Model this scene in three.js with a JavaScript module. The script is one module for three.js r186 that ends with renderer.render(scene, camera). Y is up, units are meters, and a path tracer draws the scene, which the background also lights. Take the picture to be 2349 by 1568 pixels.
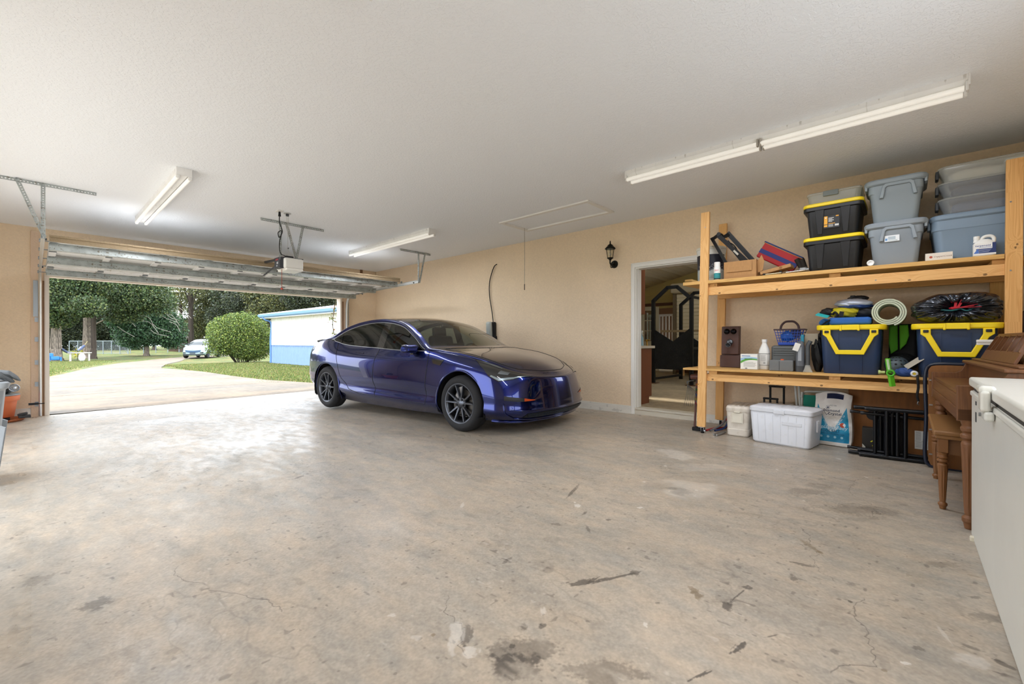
import * as THREE from 'three';
import { RoundedBoxGeometry } from 'three/addons/geometries/RoundedBoxGeometry.js';
import { mergeGeometries, mergeVertices, toCreasedNormals } from 'three/addons/utils/BufferGeometryUtils.js';
import { RectAreaLightUniformsLib } from 'three/addons/lights/RectAreaLightUniformsLib.js';

const { sin, cos, PI, abs, min, max, sqrt, floor, hypot, atan2, pow, exp } = Math;
const scene = new THREE.Scene();
const V = (x, y, z) => new THREE.Vector3(x, y, z);

// ---------- camera, sky, light, exposure ----------
const EYE = 1.0747, YAW = 0.835;
const camera = new THREE.PerspectiveCamera(2 * Math.atan(784 / 997.5) * 180 / PI, 2349 / 1568, 0.05, 600);
camera.position.set(0, EYE, 0);
camera.lookAt(sin(YAW), EYE - 2.15 / 997.5, -cos(YAW));
scene.add(camera);
const renderer = new THREE.WebGLRenderer({ antialias: true });
renderer.toneMapping = THREE.LinearToneMapping;
renderer.toneMappingExposure = 1.2;
renderer.shadowMap.enabled = true;
RectAreaLightUniformsLib.init();
scene.background = new THREE.Color().setRGB(0.9, 0.97, 1.06);
scene.backgroundIntensity = 4.2;
const sun = new THREE.DirectionalLight(0xfffaf2, 4);
sun.position.set(-14, 52, -13); sun.target.position.set(2, 0, -20);
sun.castShadow = true; sun.shadow.radius = 10; sun.shadow.mapSize.set(2048, 2048);
Object.assign(sun.shadow.camera, { left: -60, right: 60, top: 60, bottom: -60, near: 1, far: 160 });
scene.add(sun, sun.target);

// ---------- helpers ----------
let seed = 12345;
const rnd = () => { seed = (seed * 1664525 + 1013904223) >>> 0; return seed / 4294967296; };
const rr = (a, b) => a + (b - a) * rnd();
const hash = (x, y, s) => { let h = (x * 374761393 + y * 668265263 + s * 1442695041) | 0; h = Math.imul(h ^ (h >>> 13), 1274126177); h ^= h >>> 16; return (h >>> 0) / 4294967296; };
const lerp = (a, b, t) => a + (b - a) * t, clamp = (x, a = 0, b = 1) => x < a ? a : x > b ? b : x;
const sm = (a, b, x) => { const t = clamp((x - a) / (b - a)); return t * t * (3 - 2 * t); };
function noise(x, y, s = 0, per = 0) {
  let xi = floor(x), yi = floor(y); const fx = x - xi, fy = y - yi;
  const u = fx * fx * (3 - 2 * fx), v = fy * fy * (3 - 2 * fy);
  let x1 = xi + 1, y1 = yi + 1;
  if (per) { xi = ((xi % per) + per) % per; yi = ((yi % per) + per) % per; x1 = ((x1 % per) + per) % per; y1 = ((y1 % per) + per) % per; }
  const a = hash(xi, yi, s), b = hash(x1, yi, s), c = hash(xi, y1, s), d = hash(x1, y1, s);
  return a + (b - a) * u + (c - a) * v + (a - b - c + d) * u * v;
}
function fbm(x, y, o, s = 0, per = 0) { let t = 0, a = 0.5, n = 0; for (let i = 0; i < o; i++) { t += a * noise(x, y, s + i * 17, per); n += a; a *= 0.5; x *= 2; y *= 2; if (per) per *= 2; } return t / n; }
const s2l = c => c <= 0.04045 ? c / 12.92 : pow((c + 0.055) / 1.055, 2.4);
function tex(w, h, fn, { srgb = true, rep = null } = {}) {
  const d = new Uint8Array(w * h * 4), o = [0, 0, 0];
  for (let j = 0; j < h; j++) for (let i = 0; i < w; i++) { fn((i + 0.5) / w, (j + 0.5) / h, o); const k = (j * w + i) * 4; d[k] = clamp(o[0], 0, 255); d[k + 1] = clamp(o[1], 0, 255); d[k + 2] = clamp(o[2], 0, 255); d[k + 3] = 255; }
  const t = new THREE.DataTexture(d, w, h, THREE.RGBAFormat); t.magFilter = THREE.LinearFilter; t.minFilter = THREE.LinearMipmapLinearFilter; t.generateMipmaps = true;
  t.wrapS = t.wrapT = THREE.RepeatWrapping; if (srgb) t.colorSpace = THREE.SRGBColorSpace; if (rep) t.repeat.set(1 / rep, 1 / rep); t.needsUpdate = true; return t;
}
const grey = (w, h, fn, rep) => tex(w, h, (u, v, o) => { o[0] = o[1] = o[2] = 255 * fn(u, v); }, { srgb: false, rep });
function canvasTex(w, h, draw) {
  const c = document.createElement('canvas'); c.width = w; c.height = h; const g = c.getContext('2d'); draw(g, w, h);
  const t = new THREE.CanvasTexture(c); t.colorSpace = THREE.SRGBColorSpace; return t;
}
const mat = (color, roughness = 0.6, o = {}) => new THREE.MeshStandardMaterial({ color, roughness, ...o });
const pmat = (color, roughness = 0.5, o = {}) => new THREE.MeshPhysicalMaterial({ color, roughness, ...o });

// geometry helpers: all return non-indexed geometry with uv in metres
function muv(g0) {
  const g = g0.index ? g0.toNonIndexed() : g0; const p = g.attributes.position, n = p.count, uv = new Float32Array(n * 2), a = V(), b = V(), c = V();
  for (let i = 0; i < n; i += 3) {
    a.fromBufferAttribute(p, i); b.fromBufferAttribute(p, i + 1); c.fromBufferAttribute(p, i + 2);
    const nx = (b.y - a.y) * (c.z - a.z) - (b.z - a.z) * (c.y - a.y), ny = (b.z - a.z) * (c.x - a.x) - (b.x - a.x) * (c.z - a.z), nz = (b.x - a.x) * (c.y - a.y) - (b.y - a.y) * (c.x - a.x);
    const ax = abs(nx), ay = abs(ny), az = abs(nz);
    [a, b, c].forEach((q, k) => { const j = (i + k) * 2; if (ay >= ax && ay >= az) { uv[j] = q.x; uv[j + 1] = q.z; } else if (ax >= az) { uv[j] = q.z; uv[j + 1] = q.y; } else { uv[j] = q.x; uv[j + 1] = q.y; } });
  }
  g.setAttribute('uv', new THREE.BufferAttribute(uv, 2)); return g;
}
const plain = g => { const q = g.index ? g.toNonIndexed() : g; for (const k of Object.keys(q.attributes)) if (!['position', 'normal', 'uv'].includes(k)) q.deleteAttribute(k); if (!q.attributes.uv) muv(q); return q; };
const merge = gs => gs.length === 1 ? plain(gs[0]) : mergeGeometries(gs.map(plain));
const at = (g, x = 0, y = 0, z = 0, rx = 0, ry = 0, rz = 0) => g.applyMatrix4(new THREE.Matrix4().compose(V(x, y, z), new THREE.Quaternion().setFromEuler(new THREE.Euler(rx, ry, rz, 'YXZ')), V(1, 1, 1)));
// box by centre and size
const bx = (w, h, d, x = 0, y = 0, z = 0, rx = 0, ry = 0, rz = 0) => at(muv(new THREE.BoxGeometry(w, h, d)), x, y, z, rx, ry, rz);
// box by limits
const bl = (x0, x1, y0, y1, z0, z1) => muv(at(new THREE.BoxGeometry(x1 - x0, y1 - y0, z1 - z0), (x0 + x1) / 2, (y0 + y1) / 2, (z0 + z1) / 2));
const rb = (w, h, d, r, x = 0, y = 0, z = 0, rx = 0, ry = 0, rz = 0, seg = 2) => at(muv(new RoundedBoxGeometry(w, h, d, seg, r)), x, y, z, rx, ry, rz);
const rbl = (x0, x1, y0, y1, z0, z1, r = 0.01, seg = 2) => muv(at(new RoundedBoxGeometry(x1 - x0, y1 - y0, z1 - z0, seg, min(r, (x1 - x0) / 2.01, (y1 - y0) / 2.01, (z1 - z0) / 2.01)), (x0 + x1) / 2, (y0 + y1) / 2, (z0 + z1) / 2));
const cyl = (r0, r1, h, x = 0, y = 0, z = 0, rx = 0, ry = 0, rz = 0, seg = 20) => at(plain(new THREE.CylinderGeometry(r1, r0, h, seg)), x, y, z, rx, ry, rz);
const lathe = (pts, seg = 28) => plain(new THREE.LatheGeometry(pts.map(p => new THREE.Vector2(p[0], p[1])), seg));
const tube = (pts, r, seg = 24, rs = 6, closed = false, tension) => plain(new THREE.TubeGeometry(new THREE.CatmullRomCurve3(pts.map(p => p.isVector3 ? p : V(...p)), closed, tension === undefined ? 'centripetal' : 'catmullrom', tension), seg, r, rs, closed));
// straight bar of rectangular section from a to b
function bar(a, b, w, h, up = [0, 1, 0]) {
  const A = V(...a), B = V(...b), d = B.clone().sub(A), L = d.length(); d.normalize(); let U = V(...up); if (abs(U.dot(d)) > 0.99) U = V(1, 0, 0);
  const X = new THREE.Vector3().crossVectors(U, d).normalize(), Y = new THREE.Vector3().crossVectors(d, X);
  return muv(new THREE.BoxGeometry(w, h, L)).applyMatrix4(new THREE.Matrix4().makeBasis(X, Y, d).setPosition(A.add(B).multiplyScalar(0.5)));
}
function rod(a, b, r, r2 = r, seg = 12) {
  const A = V(...a), B = V(...b), d = B.clone().sub(A), L = d.length();
  return plain(new THREE.CylinderGeometry(r2, r, L, seg)).applyMatrix4(new THREE.Matrix4().compose(A.add(B).multiplyScalar(0.5), new THREE.Quaternion().setFromUnitVectors(V(0, 1, 0), d.normalize()), V(1, 1, 1)));
}
// extruded outline (list of [a,b]) of thickness t; plane 'xy' -> along z, 'zy' -> along x, 'xz' -> along y
function ext(pts, t, plane = 'xy', bevel = 0, holes = []) {
  const s = new THREE.Shape(pts.map(p => new THREE.Vector2(p[0], p[1]))); for (const h of holes) s.holes.push(new THREE.Path(h.map(p => new THREE.Vector2(p[0], p[1]))));
  const g = new THREE.ExtrudeGeometry(s, { depth: t - 2 * bevel, bevelEnabled: bevel > 0, bevelThickness: bevel, bevelSize: bevel, bevelSegments: 2, curveSegments: 8 }); g.translate(0, 0, bevel - t / 2);
  if (plane === 'zy') g.applyMatrix4(new THREE.Matrix4().makeBasis(V(0, 0, 1), V(0, 1, 0), V(-1, 0, 0)));
  if (plane === 'xz') g.applyMatrix4(new THREE.Matrix4().makeBasis(V(1, 0, 0), V(0, 0, 1), V(0, -1, 0)));
  return muv(g);
}
const used = new Map();
function numbered(n) { const k = used.get(n) || 0; used.set(n, k + 1); return k ? n + '_' + String(k).padStart(3, '0') : n; }
function obj(name, geos, m, parent = scene, label) {
  const g = Array.isArray(geos) ? merge(geos) : geos; const o = new THREE.Mesh(g, m); o.name = parent === scene ? numbered(name) : name; o.castShadow = o.receiveShadow = true; if (label) o.userData.label = label; parent.add(o); return o;
}
function tag(o, label, category, group, kind) { if (label) o.userData.label = label; if (category) o.userData.category = category; if (group) o.userData.group = group; if (kind) o.userData.kind = kind; return o; }
function thing(name, label, category, pos = [0, 0, 0], turn = 0, group) { const o = new THREE.Group(); o.name = numbered(name); o.position.set(...pos); o.rotation.y = turn; scene.add(o); return tag(o, label, category, group); }
const struct = (name, geos, m, parent = scene) => { const o = obj(name, geos, m, parent); if (parent === scene) o.userData.kind = 'structure'; return o; };
function dup(root, pos, turn, label) { const r = root.clone(); r.name = numbered(root.name.replace(/_\d{3}$/, '')); r.userData = { ...root.userData }; if (label) r.userData.label = label; r.position.set(...pos); if (turn !== undefined) r.rotation.y = turn; scene.add(r); return r; }
function inst(name, geo, m, mats, cols, parent) { const o = new THREE.InstancedMesh(geo, m, mats.length); mats.forEach((q, i) => o.setMatrixAt(i, q)); if (cols) cols.forEach((c, i) => o.setColorAt(i, c)); o.name = parent === scene ? numbered(name) : name; o.castShadow = o.receiveShadow = true; o.userData.kind = 'stuff'; parent.add(o); return o; }

const blackMatte = mat(0x0d0d0f, 0.75);
// ---------- room measures ----------
const H = 2.807, X1 = 5.796, Z1 = -9.839, XL = -0.85, ZB = 0.98, WT = 0.16;
const fl = (x, z) => 0.0077 * z + 0.0092 * x;   // the slab falls towards the big door
const DX0 = 0.178, DX1 = 4.866, DH = 2.1;       // big door opening
const PZ0 = -2.873, PZ1 = -1.96, PY0 = 0.125, PY1 = 2.125;   // passage to the next room
// ---------- surfaces ----------
const orangePeel = grey(512, 512, (u, v) => { const n = fbm(u * 48, v * 48, 3, 5, 48); return sm(0.42, 0.62, n) * 0.8 + 0.2 * fbm(u * 128, v * 128, 2, 9, 128); }, 1.0);
const knock = grey(512, 512, (u, v) => { const n = fbm(u * 40, v * 40, 3, 25, 40), k = fbm(u * 90, v * 90, 2, 31, 90); return sm(0.46, 0.56, n) * 0.75 + 0.25 * k; }, 0.5);
const wallTint = tex(512, 512, (u, v, o) => { const n = fbm(u * 6, v * 6, 5, 3, 6) - 0.5, s = fbm(u * 200, v * 200, 2, 8, 200) - 0.5; const k = 1 + n * 0.05 + s * 0.05; o[0] = 235 * k; o[1] = 213 * k; o[2] = 183 * k; }, { rep: 3 });
const wallM = mat(0xffffff, 0.85, { map: wallTint, bumpMap: orangePeel, bumpScale: 0.0012 });
const ceilM = mat(0xf2f4f6, 0.9, { bumpMap: knock, bumpScale: 0.0013 });
const whitePaint = mat(0xe9e7e1, 0.45);
const trimM = mat(0xffffff, 0.5, { map: tex(256, 256, (u, v, o) => { const n = fbm(u * 8, v * 40, 4, 41, 8), d = sm(0.62, 0.72, fbm(u * 14, v * 14, 4, 44, 14)); const k = 1 - 0.06 * n - 0.1 * d; o[0] = 232 * k; o[1] = 228 * k; o[2] = 218 * k; }, { rep: 0.8 }) });

// floor slab: one colour map over the whole slab, stains where they lie
const segD = (px, pz, ax, az, bx_, bz) => { const dx = bx_ - ax, dz = bz - az, t = clamp(((px - ax) * dx + (pz - az) * dz) / (dx * dx + dz * dz)); return hypot(px - ax - t * dx, pz - az - t * dz); };
// [x, z, radius x, radius z, turn, strength, kind]  kinds: 0 dark stain, 1 pale splash, 2 white paint, 3 brown oil, 4 broad wear
const MARKS = [[0.179, -2.498, 0.066, 0.048, 0.85, 0.42, 0], [1.069, -1.192, 0.023, 0.055, 0.848, 0.42, 0], [1.042, -1.223, 0.033, 0.085, 0.851, 0.5, 1], [0.009, -2.955, 0.052, 0.062, 0.853, 0.2, 0], [1.056, -0.975, 0.052, 0.049, 0.854, 0.3, 4], [1.433, -3.599, 0.052, 0.022, -0.45, 0.45, 0], [1.317, -5.958, 0.062, 0.027, 0.494, 0.5, 0], [0.524, -3.245, 0.013, 0.007, 0.373, 0.6, 0], [0.986, -1.281, 0.009, 0.01, 0.869, 0.5, 3], [1.013, -1.118, 0.034, 0.027, 0.857, 0.55, 1], [0.937, -1.316, 0.021, 0.017, 0.854, 0.4, 1], [0.949, -1.495, 0.018, 0.012, 0.865, 0.5, 1], [1.89, -2.151, 0.015, 0.055, 0.858, 0.5, 1], [1.629, -1.063, 0.078, 0.02, 0.638, 0.62, 0], [1.762, -0.972, 0.132, 0.013, 0.485, 0.62, 0], [1.679, -1.034, 0.048, 0.009, 0.143, 0.6, 0], [1.858, -0.922, 0.024, 0.032, 0.858, 0.5, 0], [1.894, -0.672, 0.021, 0.029, 0.854, 0.5, 3], [1.867, -0.646, 0.022, 0.031, 0.85, 0.55, 3], [1.871, -0.533, 0.023, 0.032, 0.832, 0.65, 0], [1.982, -0.517, 0.067, 0.004, 0.156, 0.6, 0], [2.065, -0.505, 0.021, 0.017, 0.836, 0.6, 0], [1.645, -0.429, 0.047, 0.012, 0.156, 0.75, 0], [1.43, -0.483, 0.048, 0.007, 0.415, 0.7, 0], [1.549, -0.725, 0.01, 0.016, 0.857, 1, 2], [2.371, -1.575, 0.026, 0.031, 0.854, 1, 2], [2.408, -1.621, 0.009, 0.016, 0.905, 1, 2], [2.601, -1.253, 0.023, 0.015, 0.879, 1, 2], [2.554, -1.741, 0.16, 0.014, -0.314, 0.5, 0], [2.3, -1.475, 0.03, 0.012, -0.139, 0.5, 0], [2.113, -1.331, 0.045, 0.011, 2.257, 0.4, 0], [1.556, -1.442, 0.04, 0.013, -0.131, 0.35, 0], [2.306, -1.312, 0.015, 0.017, 0.858, 0.5, 0], [2.054, -1.506, 0.031, 0.021, 0.866, 0.35, 0], [2.443, -0.356, 0.064, 0.015, 1.324, 0.45, 0], [2.692, -0.368, 0.02, 0.099, 0.838, 0.4, 3], [2.64, -0.313, 0.013, 0.022, 0.866, 0.45, 3], [2.273, -0.364, 0.021, 0.019, 0.852, 0.4, 0], [2.304, -0.378, 0.01, 0.013, 0.857, 0.4, 0], [3.173, -1.13, 0.204, 0.21, 0.87, 0.35, 1], [3.067, -1.184, 0.093, 0.077, 0.869, 0.3, 0], [4.028, -1.576, 0.163, 0.217, 0.883, 0.35, 1], [3.762, -1.231, 0.291, 0.137, 0.875, 0.22, 1], [3.605, -0.512, 0.136, 0.094, 0.869, 0.22, 0], [3.418, -0.243, 0.202, 0.106, 0.866, 0.2, 0], [3.81, -0.447, 0.093, 0.08, 0.873, 0.16, 0], [3.523, -0.12, 0.107, 0.09, 0.868, 0.16, 0], [1.156, -0.972, 0.131, 0.065, 0.853, 0.28, 4], [1.249, -0.712, 0.129, 0.058, 0.849, 0.26, 4], [1.072, -0.958, 0.088, 0.069, 0.854, 0.28, 4], [1.286, -1.01, 0.018, 0.018, 0.844, 0.5, 0], [1.239, -1.058, 0.013, 0.023, 0.866, 0.25, 0], [1.358, -1.061, 0.014, 0.031, 0.835, 0.5, 1], [1.133, -1.024, 0.012, 0.011, 0.871, 0.45, 0], [2.127, 0.237, 0.038, 0.013, 2.071, 0.42, 4], [2.058, 0.243, 0.029, 0.011, 1.571, 0.42, 4], [2.168, 0.171, 0.033, 0.009, 1.731, 0.3, 4], [2.083, 0.164, 0.051, 0.037, 0.848, 0.4, 1], [2.197, 0.104, 0.061, 0.007, 2.844, 0.4, 1], [1.924, 0.001, 0.014, 0.009, 0.835, 0.8, 2], [1.787, -0.356, 0.033, 0.003, 0.592, 0.55, 0], [1.708, -0.746, 0.011, 0.006, 0.848, 0.55, 0], [2.045, 0.035, 0.017, 0.013, 0.849, 0.4, 0], [2.44, 0.233, 0.075, 0.031, 0.856, 0.25, 0], [2.875, 0.134, 0.092, 0.039, 0.859, 0.2, 0], [1.839, -0.179, 0.014, 0.013, 0.862, 0.35, 0], [2.226, -0.165, 0.008, 0.009, 0.876, 0.6, 0], [1.838, -0.049, 0.01, 0.007, 0.822, 0.45, 3], [4.063, -0.773, 0.009, 0.021, 0.869, 1, 2], [4.27, -0.223, 0.011, 0.02, 0.91, 1, 2], [4.757, -0.435, 0.017, 0.026, 0.891, 1, 2], [3.587, -1.501, 0.013, 0.021, 0.896, 1, 2], [3.084, -1.455, 0.013, 0.016, 0.866, 1, 2], [3.154, -1.095, 0.011, 0.015, 0.852, 1, 2], [2.387, -0.173, 0.019, 0.017, 0.859, 0.25, 0], [2.591, 0.211, 0.022, 0.014, 0.865, 0.35, 0], [3.4, -0.495, 0.007, 0.009, 0.885, 1, 2]].map(m => [...m, pow(max(m[2], m[3]) * 1.9, 2)]);
const CRACKS = [[2.93, -0.42, 2.83, -0.41, 2.75, -0.38, 2.62, -0.34, 2.50, -0.32, 2.42, -0.28, 2.38, -0.22], [2.27, -0.14, 2.15, -0.15, 2.08, -0.11, 2.00, -0.09, 1.91, -0.07, 1.85, -0.06], [4.31, -0.21, 4.08, -0.28, 3.75, -0.28, 3.66, -0.19, 3.54, -0.15, 3.35, -0.12], [3.23, -0.47, 3.21, -0.38, 3.15, -0.28], [1.85, -0.06, 1.78, -0.15, 1.72, -0.17], [0.52, -2.64, 0.47, -2.60, 0.46, -2.44, 0.51, -2.34], [0.53, -2.24, 0.61, -2.10, 0.65, -2.00, 0.67, -1.85], [1.18, -1.43, 1.11, -1.32, 1.10, -1.25, 1.01, -1.17, 1.00, -1.10]];

function floorColor(x, z, o) {
  const n1 = fbm(x * 0.55 + 3, z * 0.55 + 9, 4, 61), n2 = fbm(x * 2.6, z * 1.3, 4, 67), n3 = fbm(x * 16, z * 8 + 0.3 * x, 3, 71), n4 = fbm(x * 120, z * 120, 2, 77), n5 = fbm(x * 9 + 2 * n2, z * 2.2, 3, 83);
  let k = 1 + (n1 - 0.5) * 0.10 + (n2 - 0.5) * 0.11 + (n3 - 0.5) * 0.09 + (n4 - 0.5) * 0.15 + (n5 - 0.5) * 0.1 + (fbm(x * 46, z * 30, 2, 79) - 0.5) * 0.1;
  let r = 173 * k, g = 162 * k, b = 147 * k;
  const warm = (n2 - 0.5) * 6 + (n3 - 0.5) * 9; r += warm; b -= warm * 0.9;
  let stain = 0, light = 0, oil = 0;
  const ws = sm(0.66, 0.78, fbm(x * 3.1 + 7, z * 2.3, 5, 91)); stain += ws * 0.05;
  const sp = sm(0.78, 0.84, noise(x * 21, z * 21, 95)) * sm(0.55, 0.7, noise(x * 3, z * 3, 97)); stain += sp * 0.1; stain += 0.28 * sm(0.86, 0.93, noise(x * 52, z * 40, 98)) * sm(0.45, 0.6, noise(x * 4, z * 4, 99)); light += 0.35 * sm(0.9, 0.95, noise(x * 44 + 9, z * 30, 93)) * sm(0.5, 0.65, noise(x * 5, z * 5 + 3, 94)); stain += 0.1 * sm(0.018, 0.004, abs(fbm(x * 5 + 2, z * 2.4, 3, 96) - 0.5)) * sm(0.5, 0.62, noise(x * 2, z * 2 + 7, 92));
  for (const m of MARKS) {
    const dx = x - m[0], dz = z - m[1]; if (dx * dx + dz * dz > m[7]) continue;
    const c = cos(m[4]), s = sin(m[4]), a = (dx * c + dz * s) / m[2], q = (-dx * s + dz * c) / m[3];
    const d = sqrt(a * a + q * q) + (fbm(a * 1.7 + m[0] * 9, q * 1.7 + m[1] * 5, 4, 101) - 0.5) * 1.3 + (n4 - 0.5) * 0.5; const w = (1 - sm(0.6, 1.1, d)) * m[5] * (m[6] === 2 ? 1 : m[6] === 1 ? 1.5 : 0.95);
    if (m[6] === 0) stain += w; else if (m[6] === 1 || m[6] === 2) light += w * (m[6] === 2 ? 2 : 1); else if (m[6] === 3) oil += w; else stain += w * (0.35 + 0.9 * sm(0.4, 0.6, n3));
  }
  for (const c of CRACKS) for (let i = 0; i + 3 < c.length; i += 2) {
    if (x < min(c[i], c[i + 2]) - 0.06 || x > max(c[i], c[i + 2]) + 0.06 || z < min(c[i + 1], c[i + 3]) - 0.06 || z > max(c[i + 1], c[i + 3]) + 0.06) continue;
    const wob = (fbm(x * 18, z * 18, 3, 111) - 0.5) * 0.07; const d = segD(x + wob, z + wob, c[i], c[i + 1], c[i + 2], c[i + 3]); stain += 0.4 * (1 - sm(0.0008, 0.003, d));
  }
  stain = min(stain, 0.75); k = 1 - stain; r = r * k + 66 * stain; g = g * k + 60 * stain; b = b * k + 54 * stain;
  oil = min(oil, 0.6); r = r * (1 - oil) + 110 * oil; g = g * (1 - oil) + 92 * oil; b = b * (1 - oil) + 66 * oil;
  light = min(light, 1); const L = light * 0.55; r = r * (1 - L) + 236 * L; g = g * (1 - L) + 232 * L; b = b * (1 - L) + 226 * L;
  o[0] = r; o[1] = g; o[2] = b;
}
const floorRough = grey(1024, 1024, (u, v) => { const x = u * 8, z = v * 8; return clamp(0.44 + (fbm(x * 1.5, z * 0.75, 4, 121, 0) - 0.5) * 0.42 + (fbm(x * 22, z * 9, 3, 127) - 0.5) * 0.28); }, 8);
const floorBump = grey(1024, 1024, (u, v) => 0.6 * fbm(u * 40, v * 16, 4, 131, 0) + 0.4 * fbm(u * 300, v * 300, 2, 137), 2.5);
const floorG = tag(new THREE.Group(), null, null, null, 'structure'); floorG.name = 'floor'; scene.add(floorG);
{
  const slab = (z0, z1, res) => {
    const x0 = XL, x1 = X1, W = x1 - x0, D = z1 - z0;
    const t = tex(res, res, (u, v, o) => floorColor(x0 + u * W, z0 + v * D, o)); t.wrapS = t.wrapT = THREE.ClampToEdgeWrapping;
    t.matrixAutoUpdate = false; t.matrix.set(1 / W, 0, -x0 / W, 0, 1 / D, -z0 / D, 0, 0, 1);
    t.matrixAutoUpdate = true; t.repeat.set(1 / W, 1 / D); t.offset.set(-x0 / W, -z0 / D);
    const m = mat(0xffffff, 1, { map: t, roughnessMap: floorRough, bumpMap: floorBump, bumpScale: 0.0016 });
    const g = bl(x0, x1, -0.12, 0, z0, z1), p = g.attributes.position; for (let i = 0; i < p.count; i++) p.setY(i, p.getY(i) + fl(p.getX(i), p.getZ(i)));
    g.computeVertexNormals(); obj('slab', g, m, floorG);
  };
  slab(Z1, -3.4, 2048); slab(-3.4, ZB, 2048);
}
// ceiling with the attic hatch, pieces round the hatch hole
const HX0 = 4.61, HX1 = 5.2, HZ0 = -4.38, HZ1 = -2.915;
struct('ceiling', [bl(XL - WT, HX0, H, H + 0.12, Z1 - WT, ZB + WT), bl(HX1, X1 + WT, H, H + 0.12, Z1 - WT, ZB + WT), bl(HX0, HX1, H, H + 0.12, Z1 - WT, HZ0), bl(HX0, HX1, H, H + 0.12, HZ1, ZB + WT)], ceilM);
const hatch = thing('attic_hatch', 'white attic hatch panel set flush in the ceiling', 'hatch', [(HX0 + HX1) / 2, H, (HZ0 + HZ1) / 2]);
obj('panel', bl(-0.27, 0.27, 0.004, 0.03, -0.705, 0.705), ceilM, hatch);
for (const s of [-1, 1]) { obj('frame_rail', rbl(s * 0.295 - 0.03, s * 0.295 + 0.03, -0.018, 0.02, -0.76, 0.76, 0.006), whitePaint, hatch); obj('frame_rail', rbl(-0.264, 0.264, -0.018, 0.02, s * 0.732 - 0.028, s * 0.732 + 0.028, 0.006), whitePaint, hatch); }
// walls
struct('wall_front', [bl(XL - WT, DX0, -0.2, H, Z1 - WT, Z1), bl(DX1, X1 + WT, -0.2, H, Z1 - WT, Z1), bl(DX0, DX1, DH, H, Z1 - WT, Z1)], wallM);
struct('wall_right', [bl(X1, X1 + WT, -0.2, H, Z1, PZ0), bl(X1, X1 + WT, -0.2, H, PZ1, ZB + WT), bl(X1, X1 + WT, PY1, H, PZ0, PZ1), bl(X1, X1 + WT, -0.2, PY0 - 0.03, PZ0, PZ1)], wallM);
// left wall with the second, wide-open bay beside the camera; back wall with two windows behind it, under an eave
const LO0 = -7.6, LO1 = -3.0, LOH = 2.15;
struct('wall_left', [bl(XL - WT, XL, -0.2, H, Z1, LO0), bl(XL - WT, XL, -0.2, H, LO1, ZB + WT), bl(XL - WT, XL, LOH, H, LO0, LO1)], wallM);
const BW = [[-0.3, 1.3], [1.45, 3.3]], BY0 = 0.95, BY1 = 2.15;
struct('wall_back', [bl(XL, X1, -0.2, BY0, ZB, ZB + WT), bl(XL, X1, BY1, H, ZB, ZB + WT), bl(XL, BW[0][0], BY0, BY1, ZB, ZB + WT), bl(BW[0][1], BW[1][0], BY0, BY1, ZB, ZB + WT), bl(BW[1][1], X1, BY0, BY1, ZB, ZB + WT)], wallM);
BW.forEach(([a, b], i) => { const w = new THREE.Group(); w.name = 'window_' + (i + 1); w.userData.kind = 'structure'; scene.add(w); const z = ZB + 0.08; obj('window_frame', [bl(a, b, BY0, BY0 + 0.05, z - 0.03, z + 0.03), bl(a, b, BY1 - 0.05, BY1, z - 0.03, z + 0.03), bl(a, a + 0.05, BY0 + 0.05, BY1 - 0.05, z - 0.03, z + 0.03), bl(b - 0.05, b, BY0 + 0.05, BY1 - 0.05, z - 0.03, z + 0.03), bl(a + 0.05, b - 0.05, 1.53, 1.57, z - 0.02, z + 0.02)], whitePaint, w); for (const [y0, y1] of [[BY0 + 0.05, 1.53], [1.57, BY1 - 0.05]]) obj('pane', bl(a + 0.05, b - 0.05, y0, y1, z - 0.003, z + 0.003), pmat(0xffffff, 0.02, { transmission: 1, thickness: 0 }), w); });
struct('eave', bl(XL - WT, X1 + WT, H, H + 0.12, ZB + WT, ZB + WT + 1.3), whitePaint);

struct('baseboard_right', [[Z1, PZ0 - 0.055], [PZ1 + 0.055, ZB]].flatMap(([a, b]) => [bl(X1 - 0.014, X1, -0.09, 0.115, a, b), bl(X1 - 0.01, X1, 0.115, 0.133, a, b), bl(X1 - 0.006, X1, 0.133, 0.142, a, b)]), trimM);
struct('baseboard_front', [bl(XL, DX0 - 0.19, -0.09, 0.06, Z1, Z1 + 0.014), bl(DX1 + 0.2, X1 - 0.014, -0.09, 0.1, Z1, Z1 + 0.014)], trimM);
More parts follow.
